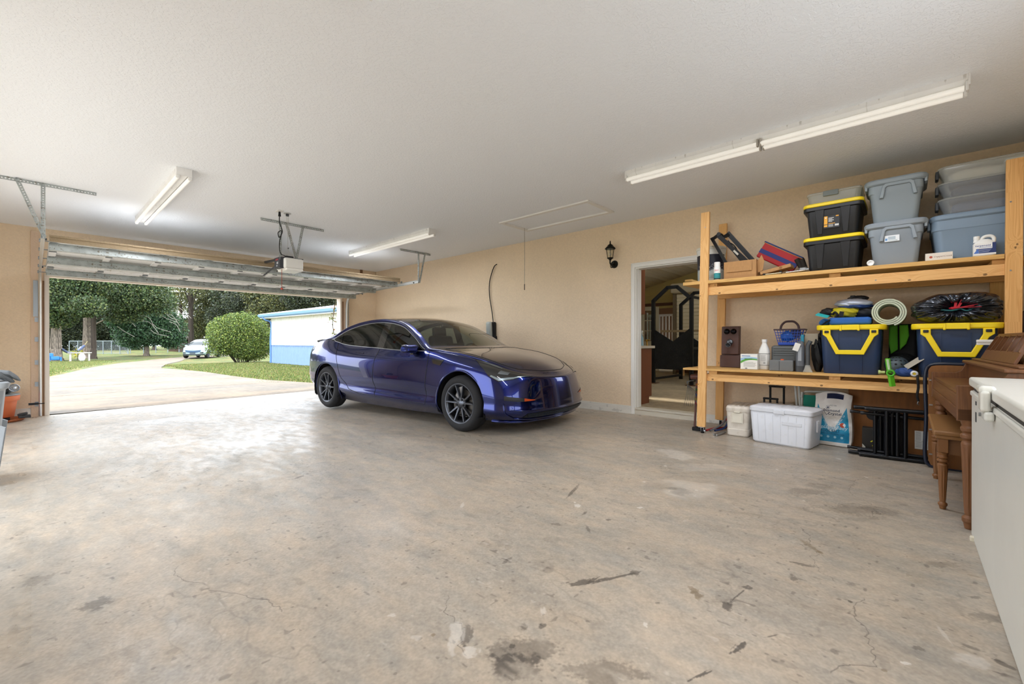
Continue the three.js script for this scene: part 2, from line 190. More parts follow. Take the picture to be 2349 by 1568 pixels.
// passage casing and threshold
{
  const cs = (z0, z1, y0, y1) => [rbl(X1 - 0.018, X1 + 0.001, y0, y1, z0, z1, 0.004)];
  struct('trim_1', [...cs(PZ0 - 0.055, PZ0 + 0.002, 0.03, PY1), ...cs(PZ1 - 0.002, PZ1 + 0.055, 0.03, PY1), ...cs(PZ0 - 0.055, PZ1 + 0.055, PY1 - 0.002, PY1 + 0.062),
    rbl(X1 - 0.024, X1 - 0.014, 0.03, PY1 + 0.05, PZ0 - 0.05, PZ0 - 0.036, 0.003), rbl(X1 - 0.024, X1 - 0.014, PY1 + 0.04, PY1 + 0.056, PZ0 - 0.05, PZ1 + 0.05, 0.003)], whitePaint);
  struct('trim_2', [bl(X1, X1 + WT, PY0, PY1, PZ0, PZ0 + 0.018), bl(X1, X1 + WT, PY0, PY1, PZ1 - 0.018, PZ1), bl(X1, X1 + WT, PY1 - 0.018, PY1, PZ0 + 0.018, PZ1 - 0.018), bl(X1 + 0.04, X1 + 0.075, PY0, PY1 - 0.018, PZ0 + 0.018, PZ0 + 0.03)], whitePaint);
  struct('trim_3', [rbl(X1 - 0.012, X1 + WT, PY0 - 0.03, PY0, PZ0, PZ1, 0.006), bl(X1 - 0.01, X1, 0.0, PY0 - 0.034, PZ0 - 0.055, PZ1 + 0.055)], mat(0xcfc8b8, 0.6, { bumpMap: orangePeel, bumpScale: 0.001 }));
}
// ---------- big overhead door, tracks, opener, strip lights ----------
const galv = mat(0xffffff, 0.42, { metalness: 0.75, map: tex(512, 512, (u, v, o) => { const n = fbm(u * 14, v * 14, 4, 301, 14), d = sm(0.66, 0.74, fbm(u * 40, v * 40, 4, 305, 40)), r = sm(0.72, 0.8, fbm(u * 9, v * 9, 4, 309, 9)); const k = 0.85 + 0.3 * n; o[0] = lerp(172 * k, 96, d * 0.6) + r * 20; o[1] = lerp(178 * k, 84, d * 0.6); o[2] = lerp(176 * k, 64, d * 0.6) - r * 26; }, { rep: 0.7 }) });
const doorWhite = mat(0xffffff, 0.5, { map: tex(512, 512, (u, v, o) => { const n = fbm(u * 6, v * 30, 4, 311, 6), d = sm(0.68, 0.78, fbm(u * 30, v * 30, 4, 315, 30)); const k = 1 - 0.06 * n; o[0] = lerp(244 * k, 160, d * 0.4); o[1] = lerp(244 * k, 150, d * 0.4); o[2] = lerp(242 * k, 134, d * 0.4); }, { rep: 1.2 }) });
const steel = mat(0x8f9497, 0.38, { metalness: 0.85 }), steelDark = mat(0x4a4c4e, 0.45, { metalness: 0.8 }), rust = mat(0x6b4a33, 0.7, { metalness: 0.4 });
const tanM = mat(0xdcc2a8, 0.8, { bumpMap: orangePeel, bumpScale: 0.001 });
{
  const W = 4.78, d = thing('overhead_door', 'raised white sectional garage door with galvanised cross struts', 'garage door', [2.53, 2.184, -8.53]); d.rotation.x = -0.075;
  const secs = 4, L = 2.14, sl = L / secs;
  for (let i = 0; i < secs; i++) {
    const z0 = -L / 2 + i * sl, sec = new THREE.Group(); sec.name = 'section'; d.add(sec);
    obj('panel', bl(-W / 2, W / 2, 0.02, 0.05, z0 + 0.003, z0 + sl - 0.003), doorWhite, sec);
    obj('rail', [rbl(-W / 2, W / 2, -0.012, 0.022, z0 + 0.004, z0 + 0.055, 0.004), rbl(-W / 2, W / 2, -0.012, 0.022, z0 + sl - 0.055, z0 + sl - 0.004, 0.004)], doorWhite, sec);
    for (let k = 0; k <= 9; k++) { const x = -W / 2 + 0.04 + k * (W - 0.08) / 9; obj('stile', rbl(x - 0.035, x + 0.035, -0.008, 0.022, z0 + 0.05, z0 + sl - 0.05, 0.004), doorWhite, sec); }
    if (i) for (let k = 0; k <= 9; k += 1) { const x = -W / 2 + 0.04 + k * (W - 0.08) / 9; obj('hinge', [bx(0.06, 0.004, 0.05, x, -0.015, z0 - 0.03), bx(0.06, 0.004, 0.05, x, -0.015, z0 + 0.03), rod([x - 0.035, -0.02, z0], [x + 0.035, -0.02, z0], 0.007)], steel, sec); }
  }
  for (const z of [0.95, 0.13, -0.72]) obj('strut', [bx(W, 0.004, 0.1, 0, -0.018, z), bx(W, 0.08, 0.004, 0, -0.056, z - 0.03), bx(W, 0.08, 0.004, 0, -0.056, z + 0.03), bx(W, 0.004, 0.064, 0, -0.096, z)], galv, d);
  obj('top_edge', [bl(-W / 2, W / 2, 0.035, 0.058, L / 2 - 0.012, L / 2 + 0.014), bl(-W / 2, W / 2, -0.02, 0.035, L / 2, L / 2 + 0.006)], mat(0x8f7c60, 0.8, { bumpMap: orangePeel, bumpScale: 0.002 }), d);
  obj('bottom_seal', [bl(-W / 2, W / 2, -0.03, 0.045, -L / 2 - 0.02, -L / 2), bl(-W / 2, W / 2, -0.035, -0.02, -L / 2 - 0.02, -L / 2 + 0.06)], mat(0xd9c7ae, 0.7), d);
  for (const s of [-1, 1]) for (let i = 0; i <= secs; i++) { const z = -L / 2 + i * sl + (i === 0 ? 0.06 : i === secs ? -0.06 : 0); obj('roller', [rod([s * (W / 2 - 0.06), -0.005, z], [s * (W / 2 + 0.07), -0.005, z], 0.006), cyl(0.022, 0.022, 0.014, s * (W / 2 + 0.075), -0.005, z, 0, 0, PI / 2, 16)], steel, d); }
}
// tracks: horizontal run, bend, vertical run
function angleIron(a, b, w = 0.034, roll = 0) {   // slotted angle with square holes in both flanges
  const L = V(...a).distanceTo(V(...b)), holes = [], n = floor(L / 0.026); for (let i = 0; i < n; i++) { const x = 0.014 + i * 0.026, h = 0.0055; holes.push([[x - h, w / 2 - h], [x + h, w / 2 - h], [x + h, w / 2 + h], [x - h, w / 2 + h]]); }
  const P = [[0, 0], [L, 0], [L, w], [0, w]], f1 = ext(P, 0.003, 'xy', 0, holes), f2 = ext(P, 0.003, 'xy', 0, holes).applyMatrix4(new THREE.Matrix4().makeRotationX(PI / 2)); const g = merge([f1, f2]);
  const dir = V(...b).sub(V(...a)).normalize(); let up = abs(dir.y) > 0.9 ? V(0, 0, 1) : V(0, 1, 0); const zz = new THREE.Vector3().crossVectors(dir, up).normalize(), yy = new THREE.Vector3().crossVectors(zz, dir);
  return g.applyMatrix4(new THREE.Matrix4().makeRotationX(roll)).applyMatrix4(new THREE.Matrix4().makeBasis(dir, yy, zz).setPosition(...a));
}
for (const [sx, x, lb] of [[-1, 0.085, 'steel door track at the left of the big opening'], [1, 4.975, 'steel door track at the right of the big opening']]) {
  const t = thing('door_track', lb, 'track', [x, 0, 0]);
  const path = [[0, -0.06, -9.735], [0, 1.86, -9.735], [0, 2.0, -9.71], [0, 2.1, -9.62], [0, 2.145, -9.48], [0, 2.155, -9.3], [0, 2.215, -6.96]], prof = [[-0.028, 0.014], [-0.028, -0.014], [0.0, -0.018], [0.028, -0.014], [0.028, 0.014]];
  const crv = new THREE.CatmullRomCurve3(path.map(p => V(...p)), false, 'centripetal'), n = 90, pos = [], idx = [];
  for (let i = 0; i <= n; i++) { const u = i / n, p = crv.getPointAt(u), tg = crv.getTangentAt(u), nn = V(0, -tg.z, tg.y); for (const [a, b] of prof) { pos.push(p.x - sx * b + (sx > 0 ? 0.0 : 0), p.y + nn.y * a, p.z + nn.z * a); } }
  for (let i = 0; i < n; i++) for (let k = 0; k < 4; k++) { const a = i * 5 + k; idx.push(a, a + 1, a + 5, a + 1, a + 6, a + 5); }
  const g = new THREE.BufferGeometry(); g.setAttribute('position', new THREE.Float32BufferAttribute(pos, 3)); g.setIndex(idx); g.computeVertexNormals();
  obj('rail', muv(g), mat(0xd5d8d8, 0.35, { metalness: 0.7 }), t);
  for (const y of [0.12, 0.42, 0.75, 1.1, 1.4]) obj('wall_bracket', [bx(0.05, 0.07, 0.003, sx * 0.03, y, -9.78), bx(0.003, 0.07, 0.06, sx * 0.02, y, -9.76)], steel, t);
  obj('jamb_plate', bx(0.05, 0.55, 0.004, sx * 0.045, 1.72, -9.785), steel, t);
  for (const [y, z] of [[2.2, -7.05], [2.15, -9.3]]) obj('track_bolt', cyl(0.012, 0.012, 0.02, -sx * 0.02, y, z, 0, 0, PI / 2, 8), steelDark, t);
  const xb = sx < 0 ? 0.07 : 5.03;
  const h = thing('track_hanger', sx < 0 ? 'slotted angle iron hanger holding up the left door track' : 'slotted angle iron hanger holding up the right door track', 'bracket', [0, 0, 0]);
  obj('ceiling_angle', angleIron(sx < 0 ? [-0.30, H - 0.003, -7.01] : [4.64, H - 0.003, -7.02], sx < 0 ? [0.51, H - 0.003, -7.01] : [5.33, H - 0.003, -7.02], 0.034, PI), galv, h);
  obj('hanger_strap', angleIron([xb, 2.2, -7.02], [xb - 0.0, H - 0.01, -7.02]), galv, h);
  obj('brace_strap', angleIron([xb + 0.01, 2.21, -7.0], [sx < 0 ? -0.12 : 5.17, H - 0.01, -7.0]), galv, h);
}
// big door jamb boards, stop strip
{
  struct('trim_4', [rbl(-0.01, 0.12, -0.08, H - 0.06, Z1, Z1 + 0.028, 0.003), rbl(4.93, 5.03, -0.05, 2.3, Z1, Z1 + 0.028, 0.003)], tanM);
  struct('trim_5', [bl(0.13, DX0 + 0.006, -0.09, DH - 0.031, Z1 - WT - 0.01, Z1 + 0.012), bl(DX1 - 0.006, 4.9, -0.06, DH - 0.031, Z1 - WT - 0.01, Z1 + 0.012), bl(0.13, 4.9, DH - 0.03, DH + 0.01, Z1 - WT - 0.01, Z1 + 0.012)], mat(0xe8ddd0, 0.6));
  struct('trim_6', [bl(0.112, 0.13, -0.08, 2.0, Z1, Z1 + 0.03), bl(4.9, 4.93, -0.05, 2.0, Z1, Z1 + 0.03)], mat(0x8d6a4e, 0.85, { bumpMap: orangePeel, bumpScale: 0.003 }));
  struct('trim_7', [bl(5.36, 5.42, 2.42, H, Z1, Z1 + 0.02)], mat(0x7d5a3c, 0.8));
  const lk = thing('slide_bolt', 'black slide bolt at the foot of the left door track', 'bolt', [0.03, 0.13, -9.72]); obj('plate', rb(0.13, 0.035, 0.006, 0.002), steelDark, lk); obj('bolt_rod', rod([-0.06, 0, 0.01], [0.1, 0, 0.01], 0.007), blackMatte, lk);
}
// opener
{
  const o = thing('door_opener', 'white ceiling hung garage door opener with steel cover', 'door opener', [2.58, 2.215, -6.85]);
  obj('cover', rb(0.27, 0.16, 0.34, 0.03, 0.02, 0, 0.0, 0, 0, 0, 3), mat(0xe6e4de, 0.4), o);
  obj('light_lens', rb(0.25, 0.04, 0.32, 0.018, 0.03, -0.085, 0), mat(0xf3f1ea, 0.35), o);
  obj('end_plate', rb(0.07, 0.16, 0.2, 0.01, -0.135, 0.005, 0.02), mat(0x33353a, 0.5), o); obj('label_strip', [bx(0.003, 0.02, 0.1, -0.172, 0.05, 0.03)], mat(0xa03038, 0.5), o, 'red stripe on the dark end plate');
  obj('button_panel', [bx(0.003, 0.03, 0.05, -0.172, 0.0, 0.05), bx(0.003, 0.02, 0.03, -0.172, -0.04, 0.03)], mat(0xb9bcc0, 0.5), o);
  obj('motor_plate', rb(0.3, 0.012, 0.2, 0.004, 0.03, 0.09, 0), mat(0x3b3d42, 0.5), o); obj('motor_coil', rb(0.11, 0.03, 0.08, 0.012, 0, 0.11, 0.02), mat(0x2b2c30, 0.5), o);
  obj('rail', bar([-0.12, 0.07, -0.1], [-0.08, 0.22, -2.9], 0.035, 0.03), steelDark, o);
  obj('door_arm', [bar([-0.15, -0.03, -0.1], [-0.2, -0.14, -0.42], 0.025, 0.006), bar([-0.18, -0.12, -0.36], [-0.2, -0.1, -0.5], 0.025, 0.006)], steelDark, o);
  obj('pull_cord', tube([[-0.1, -0.08, 0.02], [-0.1, -0.22, 0.02], [-0.1, -0.36, 0.02]], 0.0035, 8, 5), mat(0xa8472e, 0.8), o); obj('pull_knob', at(plain(new THREE.SphereGeometry(0.018, 12, 8)).scale(1, 0.8, 1), -0.1, -0.37, 0.02), mat(0xb5402a, 0.5), o);
  const h = thing('opener_hanger', 'slotted angle iron frame hanging the door opener', 'bracket', [0, 0, 0]);
  obj('ceiling_angle', angleIron([2.16, H - 0.003, -6.71], [3.05, H - 0.003, -6.71], 0.034, PI), galv, h);
  obj('hanger_strap', angleIron([2.42, 2.26, -6.76], [2.40, H - 0.01, -6.71]), galv, h); obj('hanger_strap', angleIron([2.66, 2.31, -6.8], [2.72, H - 0.01, -6.71]), galv, h); obj('brace_strap', angleIron([2.65, 2.31, -6.78], [2.48, H - 0.03, -6.7]), galv, h);
  const so = thing('ceiling_outlet', 'white ceiling socket plate above the door opener', 'outlet', [2.22, H, -6.19]); obj('cover_plate', rb(0.075, 0.008, 0.115, 0.003, 0, -0.004, 0), whitePaint, so);
  const lh = thing('lamp_socket', 'bare ceiling wire box above the door opener', 'wire box', [2.33, H, -6.22]); obj('cover_plate', cyl(0.045, 0.045, 0.01, 0, -0.005, 0), mat(0xc4c4c0, 0.5), lh); obj('screw_stub', cyl(0.02, 0.02, 0.03, 0, -0.025, 0), steelDark, lh);
  const cd = thing('power_cord', 'black power cord looping from the ceiling socket to the opener', 'cord', [0, 0, 0]); obj('cord', tube([[2.22, H - 0.04, -6.19], [2.24, 2.68, -6.25], [2.33, 2.58, -6.4], [2.29, 2.5, -6.4], [2.27, 2.56, -6.38], [2.33, 2.6, -6.42], [2.33, 2.45, -6.5], [2.42, 2.34, -6.7], [2.52, 2.33, -6.8]], 0.006, 80, 6), blackMatte, cd); obj('plug', cyl(0.017, 0.012, 0.06, 2.22, H - 0.04, -6.19), blackMatte, cd);
  const wr = thing('loose_wire', 'thin white wire dangling from the ceiling box to the opener', 'wire', [0, 0, 0]); obj('strand', [tube([[2.32, H - 0.03, -6.22], [2.4, 2.62, -6.4], [2.46, 2.5, -6.55], [2.5, 2.4, -6.65], [2.6, 2.34, -6.75]], 0.0028, 40, 5), tube([[2.34, H - 0.03, -6.22], [2.42, 2.66, -6.4], [2.5, 2.5, -6.5], [2.52, 2.42, -6.65]], 0.0028, 40, 5)], mat(0xc9c7c0, 0.6), wr); obj('wire_joint', at(plain(new THREE.SphereGeometry(0.012, 8, 6)), 2.5, 2.42, -6.65), blackMatte, wr);
}
// strip lights
const tubeM = mat(0xf4f3ee, 0.3, { emissive: 0xfff8ec, emissiveIntensity: 0.25 }), fixM = mat(0xffffff, 0.4, { map: tex(512, 128, (u, v, o) => { const d = sm(0.66, 0.8, fbm(u * 40, v * 10, 4, 331)); const k = 1 - 0.04 * fbm(u * 10, v * 8, 3, 335); o[0] = lerp(240 * k, 170, d * 0.5); o[1] = lerp(239 * k, 165, d * 0.5); o[2] = lerp(236 * k, 155, d * 0.5); }, { rep: 0.9 }) }), dustM = mat(0xb0aaa0, 0.9);
function stripLight(label, x, z0, z1, joint) {
  const L = z1 - z0, t = thing('strip_light', label, 'ceiling light', [x, H, (z0 + z1) / 2]);
  obj('housing', ext([[-0.062, 0], [-0.062, -0.035], [-0.03, -0.07], [0.03, -0.07], [0.062, -0.035], [0.062, 0]], L), fixM, t);
  for (const s of [-1, 1]) obj('end_cap', rb(0.132, 0.078, 0.012, 0.003, 0, -0.038, s * (L / 2 + 0.003)), fixM, t);
  for (const sx of [-1, 1]) { for (const [a, b] of joint ? [[-L / 2, 0], [0, L / 2]] : [[-L / 2, L / 2]]) obj('tube', [rod([sx * 0.05, -0.088, a + 0.02], [sx * 0.05, -0.088, b - 0.02], 0.0185, 0.0185, 16), rod([sx * 0.05, -0.088, a + 0.012], [sx * 0.05, -0.088, a + 0.03], 0.019, 0.019, 12)], tubeM, t); for (const z of joint ? [-L / 2 + 0.006, -0.012, 0.012, L / 2 - 0.006] : [-L / 2 + 0.006, L / 2 - 0.006]) obj('lamp_holder', rb(0.034, 0.062, 0.014, 0.005, sx * 0.05, -0.078, z), z * z < 0.01 ? dustM : fixM, t); }
  if (28 > 0) { const l = new THREE.RectAreaLight(0xf3f7ff, 28, 0.12, L - 0.05); l.position.set(0, -0.112, 0); l.rotation.x = -PI / 2; l.castShadow = true; t.add(l); }
  return t;
}
stripLight('white twin tube strip light nearest the left of the ceiling', 1.03, -7.92, -5.37);
stripLight('white twin tube strip light above the rear of the blue car', 4.15, -7.92, -5.42);
stripLight('white twin tube strip light near the storage shelves', 4.13, -2.12, 0.3, true);
stripLight('white twin tube strip light overhead by the left wall', 1.03, -1.9, 0.5);
// hatch pull cord
{ const c = thing('pull_cord', 'thin cord hanging from the attic hatch', 'cord', [5.02, H - 0.018, -4.29]); obj('cord', tube([[0, 0, 0], [0.003, -0.4, 0], [0, -0.85, 0]], 0.003, 10, 5), mat(0x8b8478, 0.8), c); obj('toggle', rod([0, -0.85, 0], [0, -0.94, 0], 0.006), blackMatte, c); }
// wall charger
{
  const c = thing('wall_charger', 'grey and black wall charger mounted above the blue car', 'charger', [X1, 1.26, -5.74]);
  obj('back_plate', rb(0.06, 0.34, 0.15, 0.025, -0.03, 0, 0.03, 0, 0, 0, 3), blackMatte, c);
  obj('face_plate', rb(0.075, 0.33, 0.13, 0.035, -0.085, 0.01, 0.0, 0, 0, 0.06, 4), pmat(0xaab0ac, 0.15, { clearcoat: 1 }), c);
  obj('holster', rb(0.05, 0.12, 0.06, 0.018, -0.03, -0.15, 0.1), blackMatte, c);
  const w = thing('charger_cable', 'black cable bowing from the wall down to the charger', 'cable', [X1 - 0.012, 0, -5.74]); obj('cable', tube([[0.01, 2.5, 0.12], [-0.02, 2.47, 0.09], [-0.02, 2.2, -0.04], [-0.02, 1.95, -0.05], [-0.02, 1.7, 0.0], [-0.03, 1.5, 0.05], [-0.02, 1.4, 0.05]], 0.0085, 50, 7), blackMatte, w);
}
// wall lantern
{
  const l = thing('wall_lantern', 'black coach style wall lantern with glass sides', 'lantern', [X1, 2.36, -3.2]); const bm = mat(0x16140f, 0.5, { metalness: 0.5 });
  obj('wall_plate', [cyl(0.058, 0.05, 0.02, -0.01, -0.15, 0, 0, 0, PI / 2, 24), cyl(0.03, 0.02, 0.03, -0.03, -0.15, 0, 0, 0, PI / 2, 16)], bm, l);
  obj('arm', tube([[-0.03, -0.15, 0], [-0.08, -0.17, 0], [-0.125, -0.15, 0], [-0.125, -0.09, 0]], 0.011, 20, 8), bm, l); obj('scroll', tube([[-0.05, -0.16, 0], [-0.06, -0.2, 0], [-0.1, -0.21, 0], [-0.12, -0.18, 0]], 0.006, 20, 6), bm, l);
  const sx = -0.125;
  obj('glass_body', at(lathe([[0.04, -0.075], [0.062, 0.06]], 6), sx, 0, 0), pmat(0xf4f1e6, 0.15, { transmission: 0.9, thickness: 0 }), l);
  for (let k = 0; k < 6; k++) { const a = k * PI / 3 + PI / 2; obj('glazing_bar', rod([sx + cos(a) * 0.041, -0.078, sin(a) * 0.041], [sx + cos(a) * 0.064, 0.062, sin(a) * 0.064], 0.0042, 0.0042, 6), bm, l); }
  obj('cap', at(lathe([[0.074, 0.055], [0.078, 0.065], [0.06, 0.085], [0.042, 0.1], [0.036, 0.115], [0.012, 0.13], [0.008, 0.15], [0.012, 0.157], [0.0, 0.185]], 12), sx, 0, 0), bm, l);
  obj('base_cup', at(lathe([[0, -0.115], [0.012, -0.11], [0.02, -0.095], [0.044, -0.08], [0.046, -0.07], [0, -0.07]], 12), sx, 0, 0), bm, l);
  obj('bulb', at(plain(new THREE.SphereGeometry(0.02, 12, 8)), sx, -0.02, 0), mat(0xe9e6da, 0.3), l);
}
// ---------- car bodies: a net of feature lines, rows r (sill to centre line) by stations s (tail to nose), bicubic between ----------
const cr = (a, b, c, d, t) => 0.5 * (2 * b + (c - a) * t + (2 * a - 5 * b + 4 * c - d) * t * t + (3 * b - a - 3 * c + d) * t * t * t);
function makeNet(rows) {   // rows: [ [x,y,z], ... ] per row, first and last station on the centre plane
  const R = rows.length, S = rows[0].length;
  const P = (r, s) => {
    let mir = 1; if (s < 0) { s = -s; mir = -1; } else if (s >= S) { s = 2 * (S - 1) - s; mir = -1; }
    if (r >= R) { r = 2 * (R - 1) - r; mir = -mir; } if (r < 0) { const a = rows[0][s], b = rows[1][s]; return [mir * (2 * a[0] - b[0]), 2 * a[1] - b[1], 2 * a[2] - b[2]]; }
    const p = rows[r][s]; return [mir * p[0], p[1], p[2]];
  };
  const S_ = (s, r) => {
    s = clamp(s, 0, S - 1); r = clamp(r, 0, R - 1); const si = min(floor(s), S - 2), ri = min(floor(r), R - 2), u = s - si, v = r - ri, o = [0, 0, 0], q = [];
    for (let a = -1; a <= 2; a++) { const p = [0, 1, 2, 3].map(b => P(ri + a, si + b - 1)); q.push([0, 1, 2].map(k => cr(p[0][k], p[1][k], p[2][k], p[3][k], u))); }
    for (let k = 0; k < 3; k++) o[k] = cr(q[0][k], q[1][k], q[2][k], q[3][k], v);
    o[0] = max(o[0], 0); return V(...o);
  };
  const N = (s, r) => { const e = 0.02; const a = S_(s + e, r).sub(S_(s - e, r)), b = S_(s, r + e).sub(S_(s, r - e)); return new THREE.Vector3().crossVectors(b, a).normalize().multiplyScalar(1); };
  return { S: S_, N, ns: S, nr: R };
}
// patch between two (s,r) polylines, offset along the normal by e; side +1/-1
function polyAt(pl, t) { const k = t * (pl.length - 1), i = min(floor(k), pl.length - 2), f = k - i; return [lerp(pl[i][0], pl[i + 1][0], f), lerp(pl[i][1], pl[i + 1][1], f)]; }
function netPatch(net, lo, hi, nu, nv, e = 0, side = 1, back = 0) {
  const pos = [], nor = [], idx = []; const C0 = V(0, 0.7, 0);
  for (let j = 0; j <= nv; j++) for (let i = 0; i <= nu; i++) {
    const a = polyAt(lo, i / nu), b = polyAt(hi, i / nu), s = lerp(a[0], b[0], j / nv), r = lerp(a[1], b[1], j / nv), p = net.S(s, r), n = net.N(s, r);
    if (n.dot(p.clone().sub(V(0, min(p.y, 0.75), clamp(p.z, -1.6, 1.5)))) < 0) n.negate();
    p.addScaledVector(n, e); pos.push(side * p.x, p.y, p.z); nor.push(side * n.x, n.y, n.z);
  }
  const w = nu + 1; for (let j = 0; j < nv; j++) for (let i = 0; i < nu; i++) { const a = j * w + i, b = a + 1, c = a + w, d = c + 1; if (side > 0) idx.push(a, c, b, b, c, d); else idx.push(a, b, c, b, d, c); }
  const g = new THREE.BufferGeometry(); g.setAttribute('position', new THREE.Float32BufferAttribute(pos, 3)); g.setAttribute('normal', new THREE.Float32BufferAttribute(nor, 3)); g.setIndex(idx); return g;
}
const both = f => merge([f(1), f(-1)]);
const rect = (net, s0, s1, r0, r1, nu, nv, e, side) => netPatch(net, [[s0, r0], [s1, r0]], [[s0, r1], [s1, r1]], nu, nv, e, side);
function netLine(net, pts, rad, e, side, seg = 40) {
  const q = []; for (let i = 0; i <= seg; i++) { const [s, r] = polyAt(pts, i / seg), p = net.S(s, r), n = net.N(s, r); if (n.dot(p.clone().sub(V(0, min(p.y, 0.75), clamp(p.z, -1.6, 1.5)))) < 0) n.negate(); p.addScaledVector(n, e); p.x *= side; q.push(p); }
  return tube(q, rad, seg * 2, 6);
}
// wheel arches cut from a patch: cells inside the circles go, border vertices snap to the circle
function cutArches(g, arches) {
  const p = g.attributes.position, idx = g.index.array, keep = [], snap = new Set(), inside = i => { for (const [z, y, R] of arches) if (hypot(p.getZ(i) - z, p.getY(i) - y) < R) return true; return false; };
  const ins = []; for (let i = 0; i < p.count; i++) ins.push(inside(i));
  for (let i = 0; i < idx.length; i += 3) { const t = [idx[i], idx[i + 1], idx[i + 2]], k = t.filter(q => ins[q]).length; if (k === 3) continue; keep.push(...t); if (k) t.forEach(q => ins[q] && snap.add(q)); }
  for (const i of snap) for (const [z, y, R] of arches) { const dz = p.getZ(i) - z, dy = p.getY(i) - y, d = hypot(dz, dy); if (d < R) { p.setZ(i, z + dz * R / d); p.setY(i, y + dy * R / d); } }
  g.setIndex(keep); return g;
}
function wheelGroup(parent, x, y, z, side, R, mm) {
  const w = new THREE.Group(); w.name = 'wheel'; w.position.set(x, y, z); w.rotation.y = side > 0 ? 0 : PI; parent.add(w);   // +x is the outer face
  const rim = R * 0.70, T = 0.115;
  const tp = [[rim - 0.01, -T + 0.02], [rim + 0.012, -T], [rim + 0.05, -T - 0.004], [R - 0.03, -T + 0.006], [R - 0.008, -T + 0.03], [R, -T + 0.06], [R, T - 0.06], [R - 0.008, T - 0.03], [R - 0.03, T - 0.006], [rim + 0.05, T + 0.004], [rim + 0.012, T], [rim - 0.01, T - 0.02]];
  const gr = []; for (let i = 0; i < tp.length; i++) { gr.push(tp[i]); if (i === 5) for (const k of [-0.035, -0.005, 0.025]) gr.push([R, k - 0.004], [R - 0.006, k - 0.003], [R - 0.006, k + 0.003], [R, k + 0.004]); }
  obj('tire', at(lathe(gr, 64), 0, 0, 0, 0, 0, -PI / 2), mm.tire, w);
  obj('rim', at(lathe([[rim - 0.02, -T + 0.03], [rim - 0.035, 0], [rim - 0.028, T - 0.035], [rim - 0.012, T - 0.012], [rim + 0.006, T - 0.004], [rim + 0.006, T - 0.014], [rim - 0.006, T - 0.022]], 64), 0, 0, 0, 0, 0, -PI / 2), mm.rim, w);
  obj('brake_disc', cyl(rim * 0.72, rim * 0.72, 0.02, 0.02, 0, 0, 0, 0, PI / 2, 40), mm.disc, w);
  obj('brake_caliper', ext([[0.06, rim * 0.45], [rim * 0.8, rim * 0.2], [rim * 0.86, -rim * 0.05], [rim * 0.6, -rim * 0.1], [0.05, rim * 0.22]].map(([a, b]) => [b, a]), 0.07, 'zy').translate(0.03, 0, 0), mm.caliper, w);
  obj('wheel_barrel', at(lathe([[0.05, -T + 0.04], [rim - 0.04, -T + 0.035], [rim - 0.03, 0.02]], 48), 0, 0, 0, 0, 0, -PI / 2), mm.barrel, w);
  const spoke = (a0, a1) => { const q = [], xo = T - 0.03, xi = T - 0.045; const d = 0.012, D = 0.0085; const A = [cos(a0) * 0.055, sin(a0) * 0.055], B = [cos(a1) * (rim - 0.012), sin(a1) * (rim - 0.012)], L = hypot(B[0] - A[0], B[1] - A[1]), t = [(B[0] - A[0]) / L, (B[1] - A[1]) / L], nx = [-t[1], t[0]];
    const g = new THREE.BoxGeometry(0.03, L, 2, 1, 4, 1); g.translate(0, L / 2, 0); const p = g.attributes.position; for (let i = 0; i < p.count; i++) { const v = p.getY(i) / L, wd = lerp(0.017, 0.0115, v) * (p.getX(i) > 0 ? 0.62 : 1.1), ww = p.getZ(i) * wd, px = p.getX(i) + lerp(xo - 0.012, xo + 0.008, v); p.setXYZ(i, px, A[1] + t[1] * v * L + nx[1] * ww, A[0] + t[0] * v * L + nx[0] * ww); } g.computeVertexNormals(); return muv(g); };
  for (let k = 0; k < 5; k++) { const a = PI / 2 + k * 2 * PI / 5; for (const s of [-1, 1]) obj('spoke', spoke(a + s * 0.2, a + s * 0.27), mm.rim, w); }
  obj('hub', at(lathe([[0, T - 0.012], [0.028, T - 0.014], [0.034, T - 0.022], [0.075, T - 0.03], [0.085, T - 0.05], [0.06, T - 0.07], [0.05, 0.02]], 30), 0, 0, 0, 0, 0, -PI / 2), mm.rim, w);
  for (let k = 0; k < 5; k++) { const a = PI / 2 + (k + 0.5) * 2 * PI / 5; obj('lug_nut', cyl(0.0135, 0.012, 0.024, T - 0.028, sin(a) * 0.056, cos(a) * 0.056, 0, 0, PI / 2, 8), mm.nut, w); }
  return w;
}
const carMats = {
  tire: mat(0x17171a, 0.78), rim: mat(0x565960, 0.32, { metalness: 0.85 }), disc: mat(0x5a5550, 0.45, { metalness: 0.9 }), caliper: mat(0x9a9794, 0.5, { metalness: 0.4 }), barrel: mat(0x1d1e20, 0.5, { metalness: 0.5 }), nut: mat(0x1b1b1d, 0.35, { metalness: 0.6 }),
};
const paintFlake = grey(256, 256, (u, v) => noise(u * 256, v * 256, 151, 256), 0.08);
const carPaint = pmat(new THREE.Color().setRGB(0.0005, 0.0085, 0.105), 0.21, { metalness: 0.95, clearcoat: 1, clearcoatRoughness: 0.02 });
const glassDark = pmat(0x6f7976, 0.02, { transmission: 1, thickness: 0, ior: 1.5 });
const glassClear = pmat(0xdce4dc, 0.02, { transmission: 1, thickness: 0, ior: 1.5 });
const blackGloss = pmat(0x08080a, 0.12, { clearcoat: 1, clearcoatRoughness: 0.03 });
const trimSatin = mat(0xb9bcc0, 0.28, { metalness: 0.95 });
const car = thing('car', 'dark blue sedan parked in the garage, nose towards the room', 'car', [4.194, fl(4.194, -5.463) + 0.002, -5.463], 0.0674);
